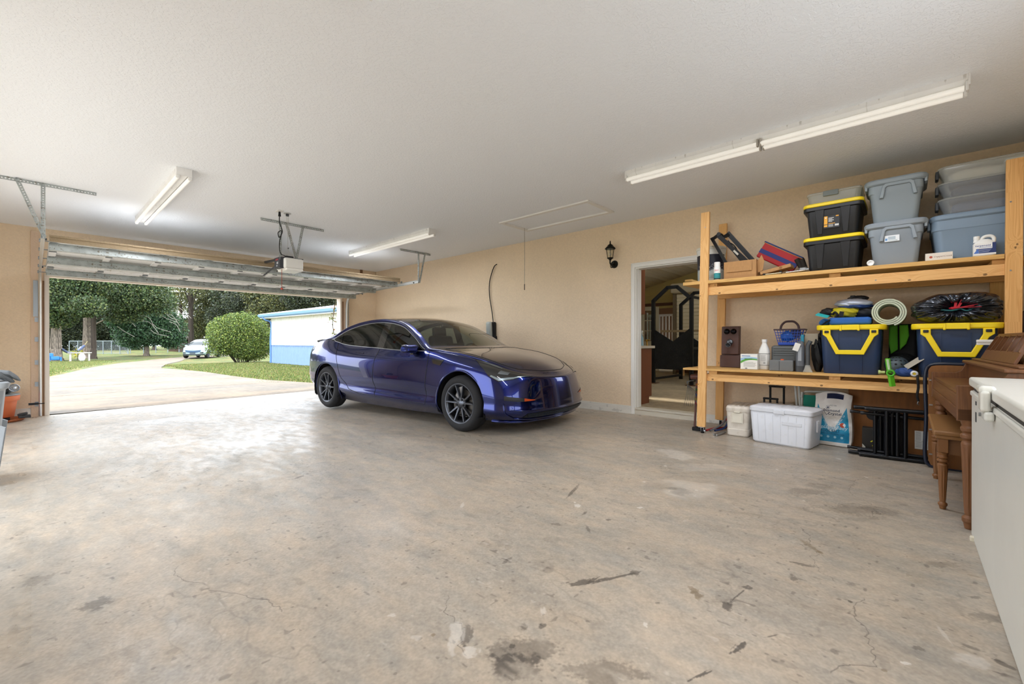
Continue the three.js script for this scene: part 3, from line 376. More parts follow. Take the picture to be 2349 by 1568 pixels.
{
  const body = car, Zs = [-2.49, -2.42, -2.2, -1.9, -1.53, -1.15, -0.75, -0.3, 0.15, 0.5, 0.8, 1.1, 1.49, 1.85, 2.1, 2.27, 2.34];
  const row = (xs, ys, zs) => Zs.map((z, i) => [xs[i], ys[i], zs ? zs[i] : z]);
  const raw = makeNet([
    row([0, .52, .72, .79, .80, .80, .80, .80, .80, .80, .80, .80, .80, .80, .73, .52, 0], [.33, .33, .30, .25, .20, .165, .15, .145, .145, .145, .15, .155, .165, .165, .16, .16, .16], [-2.40, -2.34, -2.16, -1.9, -1.53, -1.15, -.75, -.3, .15, .5, .8, 1.1, 1.49, 1.83, 2.06, 2.22, 2.30]),
    row([0, .60, .82, .90, .918, .91, .905, .905, .905, .905, .905, .91, .918, .905, .82, .58, 0], [.46, .45, .42, .37, .34, .32, .30, .29, .283, .277, .272, .27, .27, .265, .26, .255, .255], [-2.47, -2.40, -2.19, -1.9, -1.53, -1.15, -.75, -.3, .15, .5, .8, 1.1, 1.49, 1.85, 2.1, 2.28, 2.37]),
    row([0, .62, .835, .906, .921, .905, .888, .878, .874, .874, .88, .905, .921, .905, .815, .57, 0], [.52, .515, .50, .46, .44, .43, .415, .405, .40, .395, .39, .39, .39, .38, .365, .355, .35], [-2.495, -2.42, -2.2, -1.9, -1.53, -1.15, -.75, -.3, .15, .5, .8, 1.1, 1.49, 1.85, 2.1, 2.28, 2.368]),
    row([0, .63, .845, .912, .925, .918, .912, .91, .91, .91, .912, .918, .925, .905, .81, .56, 0], [.58, .58, .575, .57, .56, .555, .55, .545, .54, .535, .53, .525, .52, .50, .47, .45, .445], [-2.51, -2.43, -2.2, -1.9, -1.53, -1.15, -.75, -.3, .15, .5, .8, 1.1, 1.49, 1.85, 2.1, 2.27, 2.355]),
    row([0, .61, .82, .895, .912, .905, .898, .895, .895, .895, .895, .897, .895, .865, .75, .49, 0], [.87, .87, .87, .87, .86, .835, .815, .80, .79, .785, .785, .785, .775, .735, .675, .635, .62], [-2.50, -2.42, -2.2, -1.9, -1.53, -1.15, -.75, -.3, .15, .5, .8, 1.1, 1.49, 1.85, 2.08, 2.25, 2.325]),
    row([0, .56, .73, .80, .812, .805, .81, .82, .83, .838, .848, .85, .83, .775, .665, .43, 0], [1.0, 1.005, 1.02, 1.055, 1.085, 1.02, .99, .972, .95, .944, .945, .925, .875, .795, .722, .672, .655], [-2.47, -2.40, -2.2, -1.9, -1.53, -1.15, -.75, -.3, .15, .5, .8, 1.1, 1.49, 1.85, 2.07, 2.235, 2.305]),
    row([0, .53, .68, .755, .785, .735, .692, .668, .69, .758, .828, .812, .785, .728, .615, .39, 0], [1.025, 1.03, 1.045, 1.075, 1.105, 1.25, 1.332, 1.352, 1.287, 1.13, .968, .944, .895, .812, .735, .68, .662], [-2.45, -2.385, -2.2, -1.9, -1.53, -1.15, -.75, -.3, .15, .5, .8, 1.1, 1.49, 1.84, 2.06, 2.225, 2.295]),
    row([0, .50, .63, .70, .705, .668, .632, .606, .628, .692, .765, .745, .70, .635, .525, .33, 0], [1.04, 1.045, 1.062, 1.10, 1.18, 1.31, 1.385, 1.405, 1.348, 1.19, 1.012, .965, .92, .84, .755, .693, .672], [-2.44, -2.37, -2.19, -1.9, -1.55, -1.17, -.76, -.3, .16, .52, .84, 1.13, 1.5, 1.84, 2.05, 2.215, 2.285]),
    row([0, 0, 0, 0, 0, 0, 0, 0, 0, 0, 0, 0, 0, 0, 0, 0, 0], [1.065, 1.085, 1.092, 1.125, 1.235, 1.36, 1.43, 1.446, 1.395, 1.20, 1.012, .975, .93, .858, .782, .71, .68], [-2.43, -2.415, -2.27, -1.98, -1.6, -1.2, -.77, -.28, .24, .72, 1.09, 1.32, 1.63, 1.92, 2.12, 2.245, 2.275]),
  ]);
  const rmap = r => r <= 1 ? r : r < 2 ? 1 + (r - 1) * 2 : r + 1, net = { S: (q, r) => raw.S(q, rmap(r)), N: (q, r) => raw.N(q, rmap(r)) };
  const WZ = [-1.525, 1.49], AR = 0.392, arches = WZ.map(z => [z, 0.335, AR]);
  // painted shell: everything but the glass
  const shell = side => {
    const low = rect(net, 0, 16, 0, 4, 208, 52, 0, side); cutArches(low, arches);
    return merge([low, rect(net, 0, 4, 4, 5, 40, 5, 0, side), rect(net, 10, 16, 4, 5, 60, 5, 0, side), rect(net, 0, 16, 5, 6, 180, 8, 0, side), rect(net, 0, 3.75, 6, 7, 40, 24, 0, side), rect(net, 10, 16, 6, 7, 70, 24, 0, side)]);
  };
  obj('body_shell', [shell(1), shell(-1)], carPaint, car);
  const gl = (s0, s1, r0, r1, nu, nv, e = 0.001) => both(side => rect(net, s0, s1, r0, r1, nu, nv, e, side));
  obj('windshield', gl(8.05, 10, 6, 7, 40, 24), glassClear, car);
  obj('roof_glass', gl(6.05, 8.05, 6, 7, 30, 20), pmat(0x0e0f11, 0.03, { clearcoat: 1 }), car);
  obj('rear_window', gl(3.75, 6.05, 6, 7, 40, 20), glassDark, car);
  for (const side of [1, -1]) {
    for (const [a, b] of [[4.02, 4.75], [4.78, 7.05], [7.4, 9.55], [9.58, 9.99]]) obj('side_window', rect(net, a, b, 4, 5, 30, 8, 0.0015, side), glassDark, car);
    obj('door_pillar', rect(net, 7.05, 7.4, 4, 5, 6, 8, 0.003, side), blackGloss, car);
    obj('window_trim', [netLine(net, [[4, 4.5], [4.3, 4.02], [10, 4.02]], 0.0048, 0.003, side, 60), netLine(net, [[4, 4.5], [4.3, 4.96], [7, 4.98], [10, 4.98]], 0.0048, 0.003, side, 60)], trimSatin, car);
    // door gaps, hood gap
    obj('door_gap', [netLine(net, [[7.22, 4], [7.15, 3], [7.1, 2], [7.2, 1.05]], 0.0048, -0.001, side), netLine(net, [[10.35, 4], [10.4, 3], [10.3, 2], [10.28, 1.02]], 0.0048, -0.001, side), netLine(net, [[4.55, 3.95], [4.8, 3], [5.1, 2], [5.7, 1.2], [6.3, 1.03]], 0.0048, -0.001, side), netLine(net, [[6.3, 1.03], [8, 1.02], [10.28, 1.02]], 0.003, -0.001, side, 60)], blackMatte, car);
    obj('hood_gap', netLine(net, [[10.55, 6.95], [10.45, 6.45], [10.8, 6.02], [12, 5.95], [13.3, 5.85], [14.1, 6.0], [14.75, 6.5], [14.9, 7]], 0.0045, -0.0005, side, 60), blackMatte, car);
    for (const s of [5.95, 8.55]) obj('door_handle', netPatch(net, [[s - 0.02, 3.55], [s + 0.5, 3.5]], [[s - 0.02, 3.68], [s + 0.5, 3.63]], 10, 3, 0.004, side), carPaint, car);
    // headlight
    const lo = [[12.42, 4.3], [12.75, 3.4], [13.2, 2.78], [13.7, 2.62], [14.3, 2.85], [14.98, 3.5]], hi = [[12.42, 4.4], [12.8, 4.95], [13.3, 5.05], [13.8, 4.85], [14.4, 4.3], [15.02, 3.58]];
    const hl = obj('headlight', netPatch(net, lo, hi, 40, 14, 0.004, side), pmat(0x15181b, 0.06, { clearcoat: 1, clearcoatRoughness: 0.02 }), car);
    obj('light_strip', netPatch(net, [[13.3, 2.78], [13.72, 2.66], [14.3, 2.9], [14.9, 3.44]], [[13.34, 2.86], [13.74, 2.78], [14.3, 3.04], [14.9, 3.52]], 24, 2, 0.008, side), mat(0x93a2aa, 0.2, { metalness: 0.5 }), hl);
    const lensM = mat(0x9aa4ad, 0.12, { metalness: 0.9 }); obj('light_lens', netPatch(net, [[13.62, 3.05], [14.05, 3.15]], [[13.66, 3.6], [14.08, 3.6]], 6, 5, 0.007, side), lensM, hl); obj('upper_reflector', netPatch(net, [[12.7, 4.2], [13.2, 4.1], [13.6, 4.1]], [[12.75, 4.75], [13.2, 4.8], [13.6, 4.45]], 10, 4, 0.006, side), lensM, hl);
    // fog lamp slot with amber marker, side camera vent
    obj('fog_lamp', netPatch(net, [[14.0, 1.76], [14.7, 1.72], [15.2, 1.78]], [[14.0, 1.97], [14.7, 1.94], [15.2, 1.82]], 14, 3, 0.003, side), mat(0x14161a, 0.45), car);
    obj('side_marker', netPatch(net, [[14.82, 1.74], [15.16, 1.78]], [[14.82, 1.92], [15.16, 1.82]], 6, 2, 0.006, side), mat(0xb4481c, 0.25), car);
    obj('fender_vent', netPatch(net, [[10.75, 3.05], [11.15, 2.95]], [[10.62, 3.35], [11.3, 3.35]], 6, 4, 0.004, side), blackGloss, car);
    // arch lips and wells
    for (const z of WZ) {
      const q = []; for (let i = 0; i <= 40; i++) { const a = -0.42 + i / 40 * (PI + 0.84), yy = 0.335 + sin(a) * AR, zz = z + cos(a) * AR; q.push(V(side * (0.908 - 0.05 * pow(max(0, (abs(zz) - 1.62) / 0.3), 2) - (yy < 0.3 ? (0.3 - yy) * 0.55 : 0) - max(0, yy - 0.62) * 0.08), yy, zz)); }
      obj('arch_lip', tube(q, 0.013, 60, 8), carPaint, car);
      const well = new THREE.CylinderGeometry(AR + 0.004, AR + 0.004, 0.36, 40, 1, true, 0, PI * 2); well.rotateZ(PI / 2); well.translate(side * 0.72, 0.335, z); const wp = plain(well);
      const pp = wp.attributes.position; for (let i = 0; i < pp.count; i++) if (pp.getY(i) < 0.2) pp.setY(i, 0.2);
      obj('wheel_well', [wp, bx(0.01, 0.55, 0.78, side * 0.545, 0.46, z)], blackMatte, car);
    }
    // mirror
    const mg = new THREE.Group(); mg.name = 'side_mirror'; mg.position.set(side * 0.94, 0.98, 0.60); car.add(mg);
    const cap = new RoundedBoxGeometry(0.22, 0.135, 0.13, 5, 0.05), cp = cap.attributes.position; for (let i = 0; i < cp.count; i++) { const k = cp.getX(i) * side / 0.11, f = clamp((cp.getZ(i) + 0.065) / 0.13); cp.setY(i, cp.getY(i) * (1 - 0.2 * max(0, k)) * (1 - 0.35 * f) - 0.012 * f); cp.setX(i, cp.getX(i) * (1 - 0.25 * f) + side * cp.getY(i) * -0.35); cp.setZ(i, cp.getZ(i) + 0.03 - 0.03 * k); } cap.computeVertexNormals();
    obj('mirror_cap', cap, carPaint, mg); obj('mirror_glass', rb(0.16, 0.085, 0.004, 0.002, 0, 0.003, -0.036), trimSatin, mg); obj('mirror_arm', rb(0.12, 0.026, 0.06, 0.01, -side * 0.085, -0.07, 0.02), blackGloss, mg);
    for (const [k, z] of WZ.entries()) wheelGroup(car, side * 0.80, 0.336, z, side, 0.334, carMats);
    obj('tail_lamp', netPatch(net, [[0.9, 3.1], [1.8, 3.2], [2.5, 3.55]], [[0.9, 3.5], [1.8, 3.6], [2.6, 3.75]], 14, 4, 0.004, side), pmat(0x7a0f12, 0.1, { clearcoat: 1 }), car);
  }
  // front lower intake, splitter lip, crease lips
  obj('lower_grille', both(side => netPatch(net, [[14.75, .55], [15.4, .52], [16, .52]], [[14.95, 1.02], [15.4, 1.05], [16, 1.05]], 20, 5, 0.003, side)), mat(0x0b1016, 0.5), car);
  for (let k = 0; k < 4; k++) obj('grille_bar', both(side => netLine(net, [[14.95, .62 + k * .11], [16, .6 + k * .12]], 0.004, 0.008, side, 24)), mat(0x1d2630, 0.35), car);
  obj('bumper_crease', both(side => netLine(net, [[13.98, 1.55], [14.05, 1.1], [14.4, .5], [15.1, .3], [16, .28]], 0.011, 0.004, side, 40)), carPaint, car);
  obj('intake_lip', both(side => netLine(net, [[14.3, 1.22], [15.1, 1.16], [16, 1.16]], 0.009, 0.004, side, 30)), carPaint, car);
  obj('splitter', both(side => netLine(net, [[13.3, .02], [14.2, .02], [15.2, .04], [16, .04]], 0.016, 0.004, side, 40)), carPaint, car);
  obj('boot_spoiler', both(side => { const q = []; for (let i = 0; i <= 20; i++) { const p = net.S(1.15, 7 - i / 20 * 1.35); q.push(V(side * p.x, p.y + 0.045 - 0.02 * pow(i / 20, 2), p.z - 0.05)); } return tube(q, 0.02, 40, 8); }), blackGloss, car);
  obj('underbody', bl(-0.78, 0.78, 0.16, 0.24, -2.1, 2.0), blackMatte, car);
  obj('underbody_lining', [bl(-0.54, 0.54, 0.24, 0.62, 1.0, 2.02), bl(-0.54, 0.54, 0.24, 0.8, -2.1, -1.05)], blackMatte, car);
  // cabin
  const cab = mat(0x17181a, 0.8), seatM = mat(0x1c1d20, 0.6);
  obj('dashboard', [rb(1.42, 0.16, 0.5, 0.06, 0, 0.84, 0.78), rb(1.3, 0.02, 0.62, 0.01, 0, 0.925, 0.82)], cab, car);
  obj('centre_display', rb(0.36, 0.23, 0.012, 0.006, 0, 0.93, 0.5, 0.1), pmat(0x0a0c10, 0.08), car);
  obj('steering_wheel', [at(plain(new THREE.TorusGeometry(0.175, 0.014, 10, 40)), 0.36, 0.87, 0.42, 0.35), bx(0.3, 0.04, 0.02, 0.36, 0.87, 0.42, 0.35)], cab, car);
  for (const sx of [-0.37, 0.37]) { const st = obj('front_seat', [rb(0.5, 0.16, 0.52, 0.06, sx, 0.5, 0.12), rb(0.48, 0.66, 0.14, 0.06, sx, 0.84, -0.17, -0.2)], seatM, car); obj('headrest', rb(0.27, 0.19, 0.1, 0.045, sx, 1.21, -0.26, -0.15), seatM, st); }
  obj('rear_seat', [rb(1.25, 0.16, 0.5, 0.06, 0, 0.5, -0.75), rb(1.25, 0.6, 0.14, 0.06, 0, 0.82, -1.08, -0.3)], seatM, car);
  obj('cabin_floor', [bl(-0.74, 0.74, 0.26, 0.3, -1.3, 1.1), bl(-0.72, 0.72, 0.3, 0.84, 0.98, 1.02), bl(-0.66, 0.66, 0.3, 0.98, -1.5, -1.46)], cab, car);
  obj('door_lining', [bl(-0.79, -0.765, 0.3, 0.93, -1.2, 0.85), bl(0.765, 0.79, 0.3, 0.93, -1.2, 0.85)], cab, car);
  obj('cabin_mirror', rb(0.24, 0.06, 0.03, 0.014, 0, 1.3, 0.33), blackMatte, car);
}
// ---------- outdoors ----------
const gy = z => -0.09 - 0.35 * sm(24, 44, -z);
const grassTex = tex(1024, 1024, (u, v, o) => { const n = fbm(u * 10, v * 10, 5, 201, 10), f = fbm(u * 160, v * 160, 3, 207, 160), y = sm(0.45, 0.65, fbm(u * 22, v * 22, 4, 211, 22)); const k = 0.72 + 0.5 * (f - 0.5) * 1.6 + (n - 0.5) * 0.4; o[0] = lerp(100, 150, y) * k; o[1] = lerp(122, 132, y) * k; o[2] = lerp(52, 72, y) * k; }, { rep: 7 });
const grassM = mat(0xffffff, 0.95, { map: grassTex, bumpMap: grey(512, 512, (u, v) => fbm(u * 90, v * 90, 3, 215, 90), 2), bumpScale: 0.03 });
function terrain(x0, x1, z0, z1, nx, nz, dy = 0) { const g = new THREE.PlaneGeometry(x1 - x0, z1 - z0, nx, nz); g.rotateX(-PI / 2); g.translate((x0 + x1) / 2, 0, (z0 + z1) / 2); const p = g.attributes.position; for (let i = 0; i < p.count; i++) p.setY(i, gy(p.getZ(i)) + dy); g.computeVertexNormals(); return muv(g); }
struct('lawn', [terrain(-90, 110, -170, Z1 - WT, 2, 160, -0.03), terrain(-90, XL - WT, Z1 - WT, 60, 1, 1, -0.03)], grassM);
// driveway slabs between joints
const conc = tex(1024, 1024, (u, v, o) => { const a = fbm(u * 4, v * 10, 5, 221, 0), b = fbm(u * 100, v * 100, 3, 227, 100), c = fbm(u * 14, v * 5, 4, 229, 0); const k = 0.9 + (a - 0.5) * 0.3 + (b - 0.5) * 0.2 + (c - 0.5) * 0.16; const w = (a - 0.5) * 16; o[0] = (122 + w) * k; o[1] = 111 * k; o[2] = (97 - w) * k; }, { rep: 6 });
const concM = mat(0xffffff, 0.85, { map: conc });
const drive = tag(new THREE.Group(), null, null, null, 'structure'); drive.name = 'driveway'; scene.add(drive);
{
  const Lp = [[-9, -9.9], [-8, -13], [-5, -16], [-1.5, -18.8], [.39, -20.55], [.74, -21.9], [1.32, -24.6], [2.31, -29.5], [4.09, -39.1], [6.35, -44.8], [9.88, -51.1], [15, -57], [40, -76]];
  const Rp = [[5.75, -9.9], [5.2, -12.2], [4.66, -14.2], [4.47, -16.4], [4.36, -19.6], [3.94, -22.3], [3.72, -23.6], [3.95, -25], [4.95, -29.6], [8.69, -45.2], [10.03, -47.2], [14, -51.5], [40, -68]];
  const xa = (P, z) => { for (let i = 0; i + 1 < P.length; i++) if (z <= P[i][1] && z >= P[i + 1][1]) return lerp(P[i][0], P[i + 1][0], (z - P[i][1]) / (P[i + 1][1] - P[i][1])); return z > P[0][1] ? P[0][0] : P[P.length - 1][0]; };
  const cuts = [-9.99, -13.2, -15.5, -17.9, -21, -24.2, -28, -32, -37, -43, -50, -57, -67];
  for (let c = 0; c + 1 < cuts.length; c++) {
    const z0 = cuts[c] - (c ? 0.012 : 0), z1 = cuts[c + 1] + 0.012, n = 14, pos = [], idx = [];
    for (let i = 0; i <= n; i++) { const z = lerp(z0, z1, i / n), l = xa(Lp, z), r = xa(Rp, z), y = gy(z) + 0.012; for (const [x, yy] of [[l, y - 0.1], [l, y], [lerp(l, r, 0.5), y], [r, y], [r, y - 0.1]]) pos.push(x, yy, z); }
    for (let i = 0; i < n; i++) for (let k = 0; k < 4; k++) { const a = i * 5 + k, b = a + 1, d = a + 5, e = d + 1; idx.push(a, b, d, b, e, d); }
    const g = new THREE.BufferGeometry(); g.setAttribute('position', new THREE.Float32BufferAttribute(pos, 3)); g.setIndex(idx); g.computeVertexNormals(); obj('slab', muv(g), concM, drive);
  }
  // apron outside the side doors
  obj('slab', bl(-7, XL - WT, -0.2, -0.06, -9.4, 3), mat(0xb9b4ac, 0.85), drive);
}
// leaves
const leafG = (() => { const g = new THREE.BufferGeometry(); g.setAttribute('position', new THREE.Float32BufferAttribute([0, 0, 0, 0.42, 0.5, 0.12, 0, 1, 0, 0, 0, 0, 0, 1, 0, -0.42, 0.5, 0.12], 3)); g.computeVertexNormals(); return muv(g); })();
const leafM = pmat(0xffffff, 0.7, { transmission: 0.25, thickness: 0 });
const barkM = mat(0xffffff, 0.95, { map: tex(256, 512, (u, v, o) => { const n = fbm(u * 16, v * 5, 5, 241, 0), k = 0.6 + 0.7 * n; o[0] = 128 * k; o[1] = 116 * k; o[2] = 104 * k; }, { rep: 0.9 }), bumpMap: grey(256, 512, (u, v) => fbm(u * 20, v * 5, 4, 247), 0.9), bumpScale: 0.03 });
const darkBark = mat(0x4a4038, 0.95, { bumpMap: barkM.bumpMap, bumpScale: 0.03 });
const PAL = { oak: [[56, 78, 38], [70, 90, 42], [46, 68, 34], [92, 102, 50]], dark: [[42, 56, 34], [54, 66, 36], [36, 48, 30], [70, 76, 40]], mag: [[48, 84, 52], [60, 98, 60], [82, 112, 72], [44, 72, 48]], olive: [[92, 98, 50], [76, 84, 44], [110, 108, 56], [60, 70, 38]], bush: [[84, 108, 36], [104, 124, 42], [64, 88, 30], [128, 138, 56]] };
const pcol = p => { const c = p[floor(rnd() * p.length)], k = rr(0.75, 1.2); return new THREE.Color().setRGB(s2l(min(1, c[0] * k / 255)), s2l(min(1, c[1] * k / 255)), s2l(min(1, c[2] * k / 255))); };
function foliage(parent, blobs, pal, size, dens, shell = 0.55) {
  const M4 = [], cols = [], q = new THREE.Quaternion(), e = new THREE.Euler();
  for (const [x, y, z, rx, ry, rz = rx] of blobs) {
    const n = floor(dens * rx * ry); 
    const lobes = []; for (let i = 0; i < 9; i++) lobes.push([rr(-1, 1), rr(-0.9, 1), rr(-1, 1), rr(0.35, 0.6)]);
    for (let i = 0; i < n; i++) {
      let a, b, c, d; do { a = rr(-1, 1); b = rr(-1, 1); c = rr(-1, 1); d = hypot(a, b, c); } while (d > 1 || d < 0.05);
      const k = pow(d, shell) / d; a *= k; b *= k; c *= k;
      const L = lobes[i % 9]; a = lerp(a, L[0] * 0.7 + a * L[3], 0.45); b = lerp(b, L[1] * 0.7 + b * L[3], 0.45); c = lerp(c, L[2] * 0.7 + c * L[3], 0.45);
      e.set(rr(-1.2, 1.2), rr(0, 6.28), rr(-1.2, 1.2)); q.setFromEuler(e); const s = size * rr(0.6, 1.3);
      M4.push(new THREE.Matrix4().compose(V(x + a * rx, y + b * ry, z + c * rz), q, V(s, s, s))); cols.push(pcol(pal));
    }
  }
  return inst('foliage', leafG, leafM, M4, cols, parent);
}
function tree(label, base, blobs, pal, { r = 0.2, h = 8, m = barkM, size = 0.3, dens = 420, lean = 0, extra = true, group } = {}) {
  const y0 = gy(base[1]), t = thing('tree', label, 'tree', [base[0], y0, base[1]], 0, group);
  const tg = lathe([[r * 1.7, -0.1], [r * 1.25, 0.25], [r * 1.02, 0.9], [r * 0.92, h * 0.5], [r * 0.55, h]], 14); const p = tg.attributes.position; for (let i = 0; i < p.count; i++) { const y = p.getY(i); p.setX(i, p.getX(i) * (1 + 0.12 * sin(i * 2.3)) + lean * y + 0.08 * sin(y * 0.7)); p.setZ(i, p.getZ(i) + 0.06 * cos(y * 0.9)); } tg.computeVertexNormals();
  obj('trunk', muv(tg), m, t);
  const bl_ = blobs.map(b => [b[0] - base[0], b[1] - y0, b[2] - base[1], b[3] * 1.15, b[4] * 1.15, b[3]]);
  for (const b of bl_.slice(0, 4)) obj('branch', tube([[lean * b[1] * 0.5, max(0.8, b[1] * 0.62), 0], [b[0] * 0.4, b[1] * 0.8, b[2] * 0.4], [b[0], b[1], b[2]]], r * 0.22, 10, 5), m, t);
  foliage(t, bl_, PAL[pal], size, dens);
  if (extra) foliage(t, [[lean * h, h + 1.2, 0, 3.4, 2.6, 3.2]], PAL[pal], size * 1.6, dens * 0.16);
  return t;
}
tree('grey barked oak with low leafy boughs beside the left door jamb', [1.24, -49.4], [[1.5, 4.8, -47.5, 2.0, 1.5], [3.0, 5.6, -47.3, 1.5, 1.2], [1.2, 3.0, -47.9, 1.2, 0.9], [2.6, 3.6, -46.3, 1.3, 0.9], [2.1, 5.9, -48.3, 2.0, 1.0]], 'oak', { r: 0.3, dens: 2100, size: 0.165 });
tree('stout pale trunk, the left one of the pair by the kennel fence', [3.3, -54.6], [[4.3, 6.3, -51.9, 2.1, 1.3], [5.4, 5.3, -50.6, 1.7, 1.5], [5.6, 3.7, -52.0, 1.6, 1.0]], 'oak', { r: 0.28, dens: 1900, size: 0.165 });
tree('slim brown trunk, the right one of the pair by the kennel fence', [3.55, -52], [[6.7, 6.2, -52.2, 2.0, 1.4], [7.3, 4.8, -51.5, 1.8, 1.4], [5.0, 6.6, -51, 1.6, 1]], 'oak', { r: 0.17, dens: 1900, size: 0.165, m: darkBark });
const mag = tree('dark green magnolia with drooping grey twigs at the middle of the view', [8.0, -58.6], [[7.8, 1.6, -58.4, 2.3, 1.4], [9.3, 2.6, -58.3, 1.8, 1.6], [6.7, 3.1, -58.1, 1.8, 1.5], [8.6, 3.9, -59.0, 1.8, 1.4], [9.7, 1.4, -57.9, 1.3, 1.1], [7.0, 0.9, -60.8, 0.9, 0.8]], 'mag', { r: 0.18, h: 5, dens: 1800, size: 0.19, extra: false });
for (let i = 0; i < 16; i++) { const x = rr(-3.2, 1.6), y = rr(2.5, 5.5), z = rr(3.0, 5.5); obj('twig', tube([[x, y, z], [x + rr(0.3, 0.8), y - rr(0.1, 0.5), z + 0.1], [x + rr(0.7, 1.4), y - rr(0.6, 1.4), z + rr(0, 0.4)]], 0.022, 8, 4), mat(0x9a948a, 0.9), mag); }
tree('tall straight dark pine trunk behind the silver car', [14.7, -73], [[13.6, 8.6, -71.4, 1.3, 0.8], [14.9, 8.2, -69.9, 1.3, 1.2], [16.0, 9.6, -71.7, 1.4, 1.2]], 'olive', { r: 0.3, h: 16, dens: 500, size: 0.17, m: mat(0x3b332c, 0.95) });
for (const [lb, b, bs, pal] of [
  ['olive tree right of the tall pine trunk', [14.2, -76], [[18.0, 7.0, -75.5, 2.2, 3.1], [17.1, 3.4, -76.5, 2.3, 2.2], [16.8, 2.9, -79.8, 1.7, 1.6]], 'olive'],
  ['bushy tree directly behind the clipped round bush', [18.6, -68], [[18.7, 7.7, -68.8, 2.4, 2.2], [19.0, 5.8, -65.4, 2.3, 2.0], [18.1, 4.2, -69.5, 2.2, 1.8]], 'dark'],
  ['tree above the near gutter end of the metal building', [20.6, -61.5], [[20.4, 7.2, -62.4, 2.1, 2.1], [21.4, 5.7, -59.8, 2.0, 1.7], [19.9, 4.8, -61.5, 1.7, 1.4]], 'olive'],
  ['tree showing above the roof of the metal building at far right', [23.6, -56.6], [[22.8, 6.7, -56.7, 2.4, 1.7], [24.7, 7.1, -54.7, 2.4, 1.7], [23.6, 5.0, -57.3, 2.2, 1.1], [27, 8, -54, 3, 2.4]], 'dark'],
  ['distant dark tree behind the grey barked oak', [2.8, -102.6], [[3.7, 1.9, -103.1, 3.6, 2.5], [2.0, 5.4, -102.1, 2.8, 3.5], [0, 3, -102, 3, 3.5]], 'dark'],
  ['distant dark tree behind the pair of trunks', [7.9, -101.5], [[7.1, 2.3, -102.4, 3.4, 2.8], [8.8, 4.6, -100.5, 3.0, 2.7], [6, 7, -100, 3, 3]], 'dark'],
  ['distant dark tree behind the magnolia', [10.6, -100], [[11.1, 1.6, -101.0, 3.4, 2.4], [9.8, 4.2, -99.4, 3.0, 2.2], [10.6, 7.2, -98, 2.6, 2.4]], 'dark'],
  ['tall distant tree left of the gap of bright sky', [14.0, -95], [[13.6, 7.9, -95.3, 2.2, 4.5], [14.9, 5.8, -96.2, 2.0, 3.0], [13.6, 10.5, -91.4, 1.6, 1.9]], 'oak'],
  ['low distant tree below the gap of bright sky', [16.9, -95], [[16.7, 2.0, -94.8, 2.7, 2.0], [18.2, 3.4, -96.1, 1.3, 1.4]], 'olive'],
]) tree(lb, b, bs, pal, { dens: 1000, size: 0.21, r: 0.24, h: 7, m: darkBark, group: undefined });
// woodland edge beyond, on both sides
{
  const wood = thing('woodland_edge', 'dense dark woodland closing the far side of the lawn', 'woodland');
  const bs = []; for (let i = 0; i < 26; i++) { const x = -60 + i * 5.2; if (x > 14 && x < 26) continue; bs.push([x + rr(-1, 1), rr(2, 4), -116 + rr(-3, 3), 5, 4.5], [x + rr(-1, 1), rr(8, 11), -118 + rr(-3, 3), 5, 5]); }
  for (let i = 0; i < 12; i++) bs.push([34 + i * 2.5, rr(3, 9), -60 - i * 4, 5, 5.5]);
  foliage(wood, bs, PAL.dark, 0.5, 100);
}
// clipped bush
{
  const b = thing('round_bush', 'big rounded green bush at the corner of the metal building', 'bush', [8.1, gy(-28.3), -28.3]);
  for (let i = 0; i < 12; i++) { const a = i * 0.55; obj('stem', tube([[cos(a) * 0.25, -0.1, sin(a) * 0.25], [cos(a) * 0.7, 0.6, sin(a) * 0.7], [cos(a) * 1.1, 1.5, sin(a) * 1.1]], 0.03, 8, 5), darkBark, b); }
  foliage(b, [[0, 1.45, 0, 1.72, 1.33, 1.72], [-0.85, 1.2, 0.4, 1.0, 1.0, 1], [0.9, 1.15, -0.3, 0.95, 1.0, 1], [0.1, 0.8, 0.9, 1.1, 0.75, 0.9], [-0.2, 2.1, -0.1, 1.1, 0.72, 1.1]], PAL.bush, 0.075, 9500, 0.38);
}
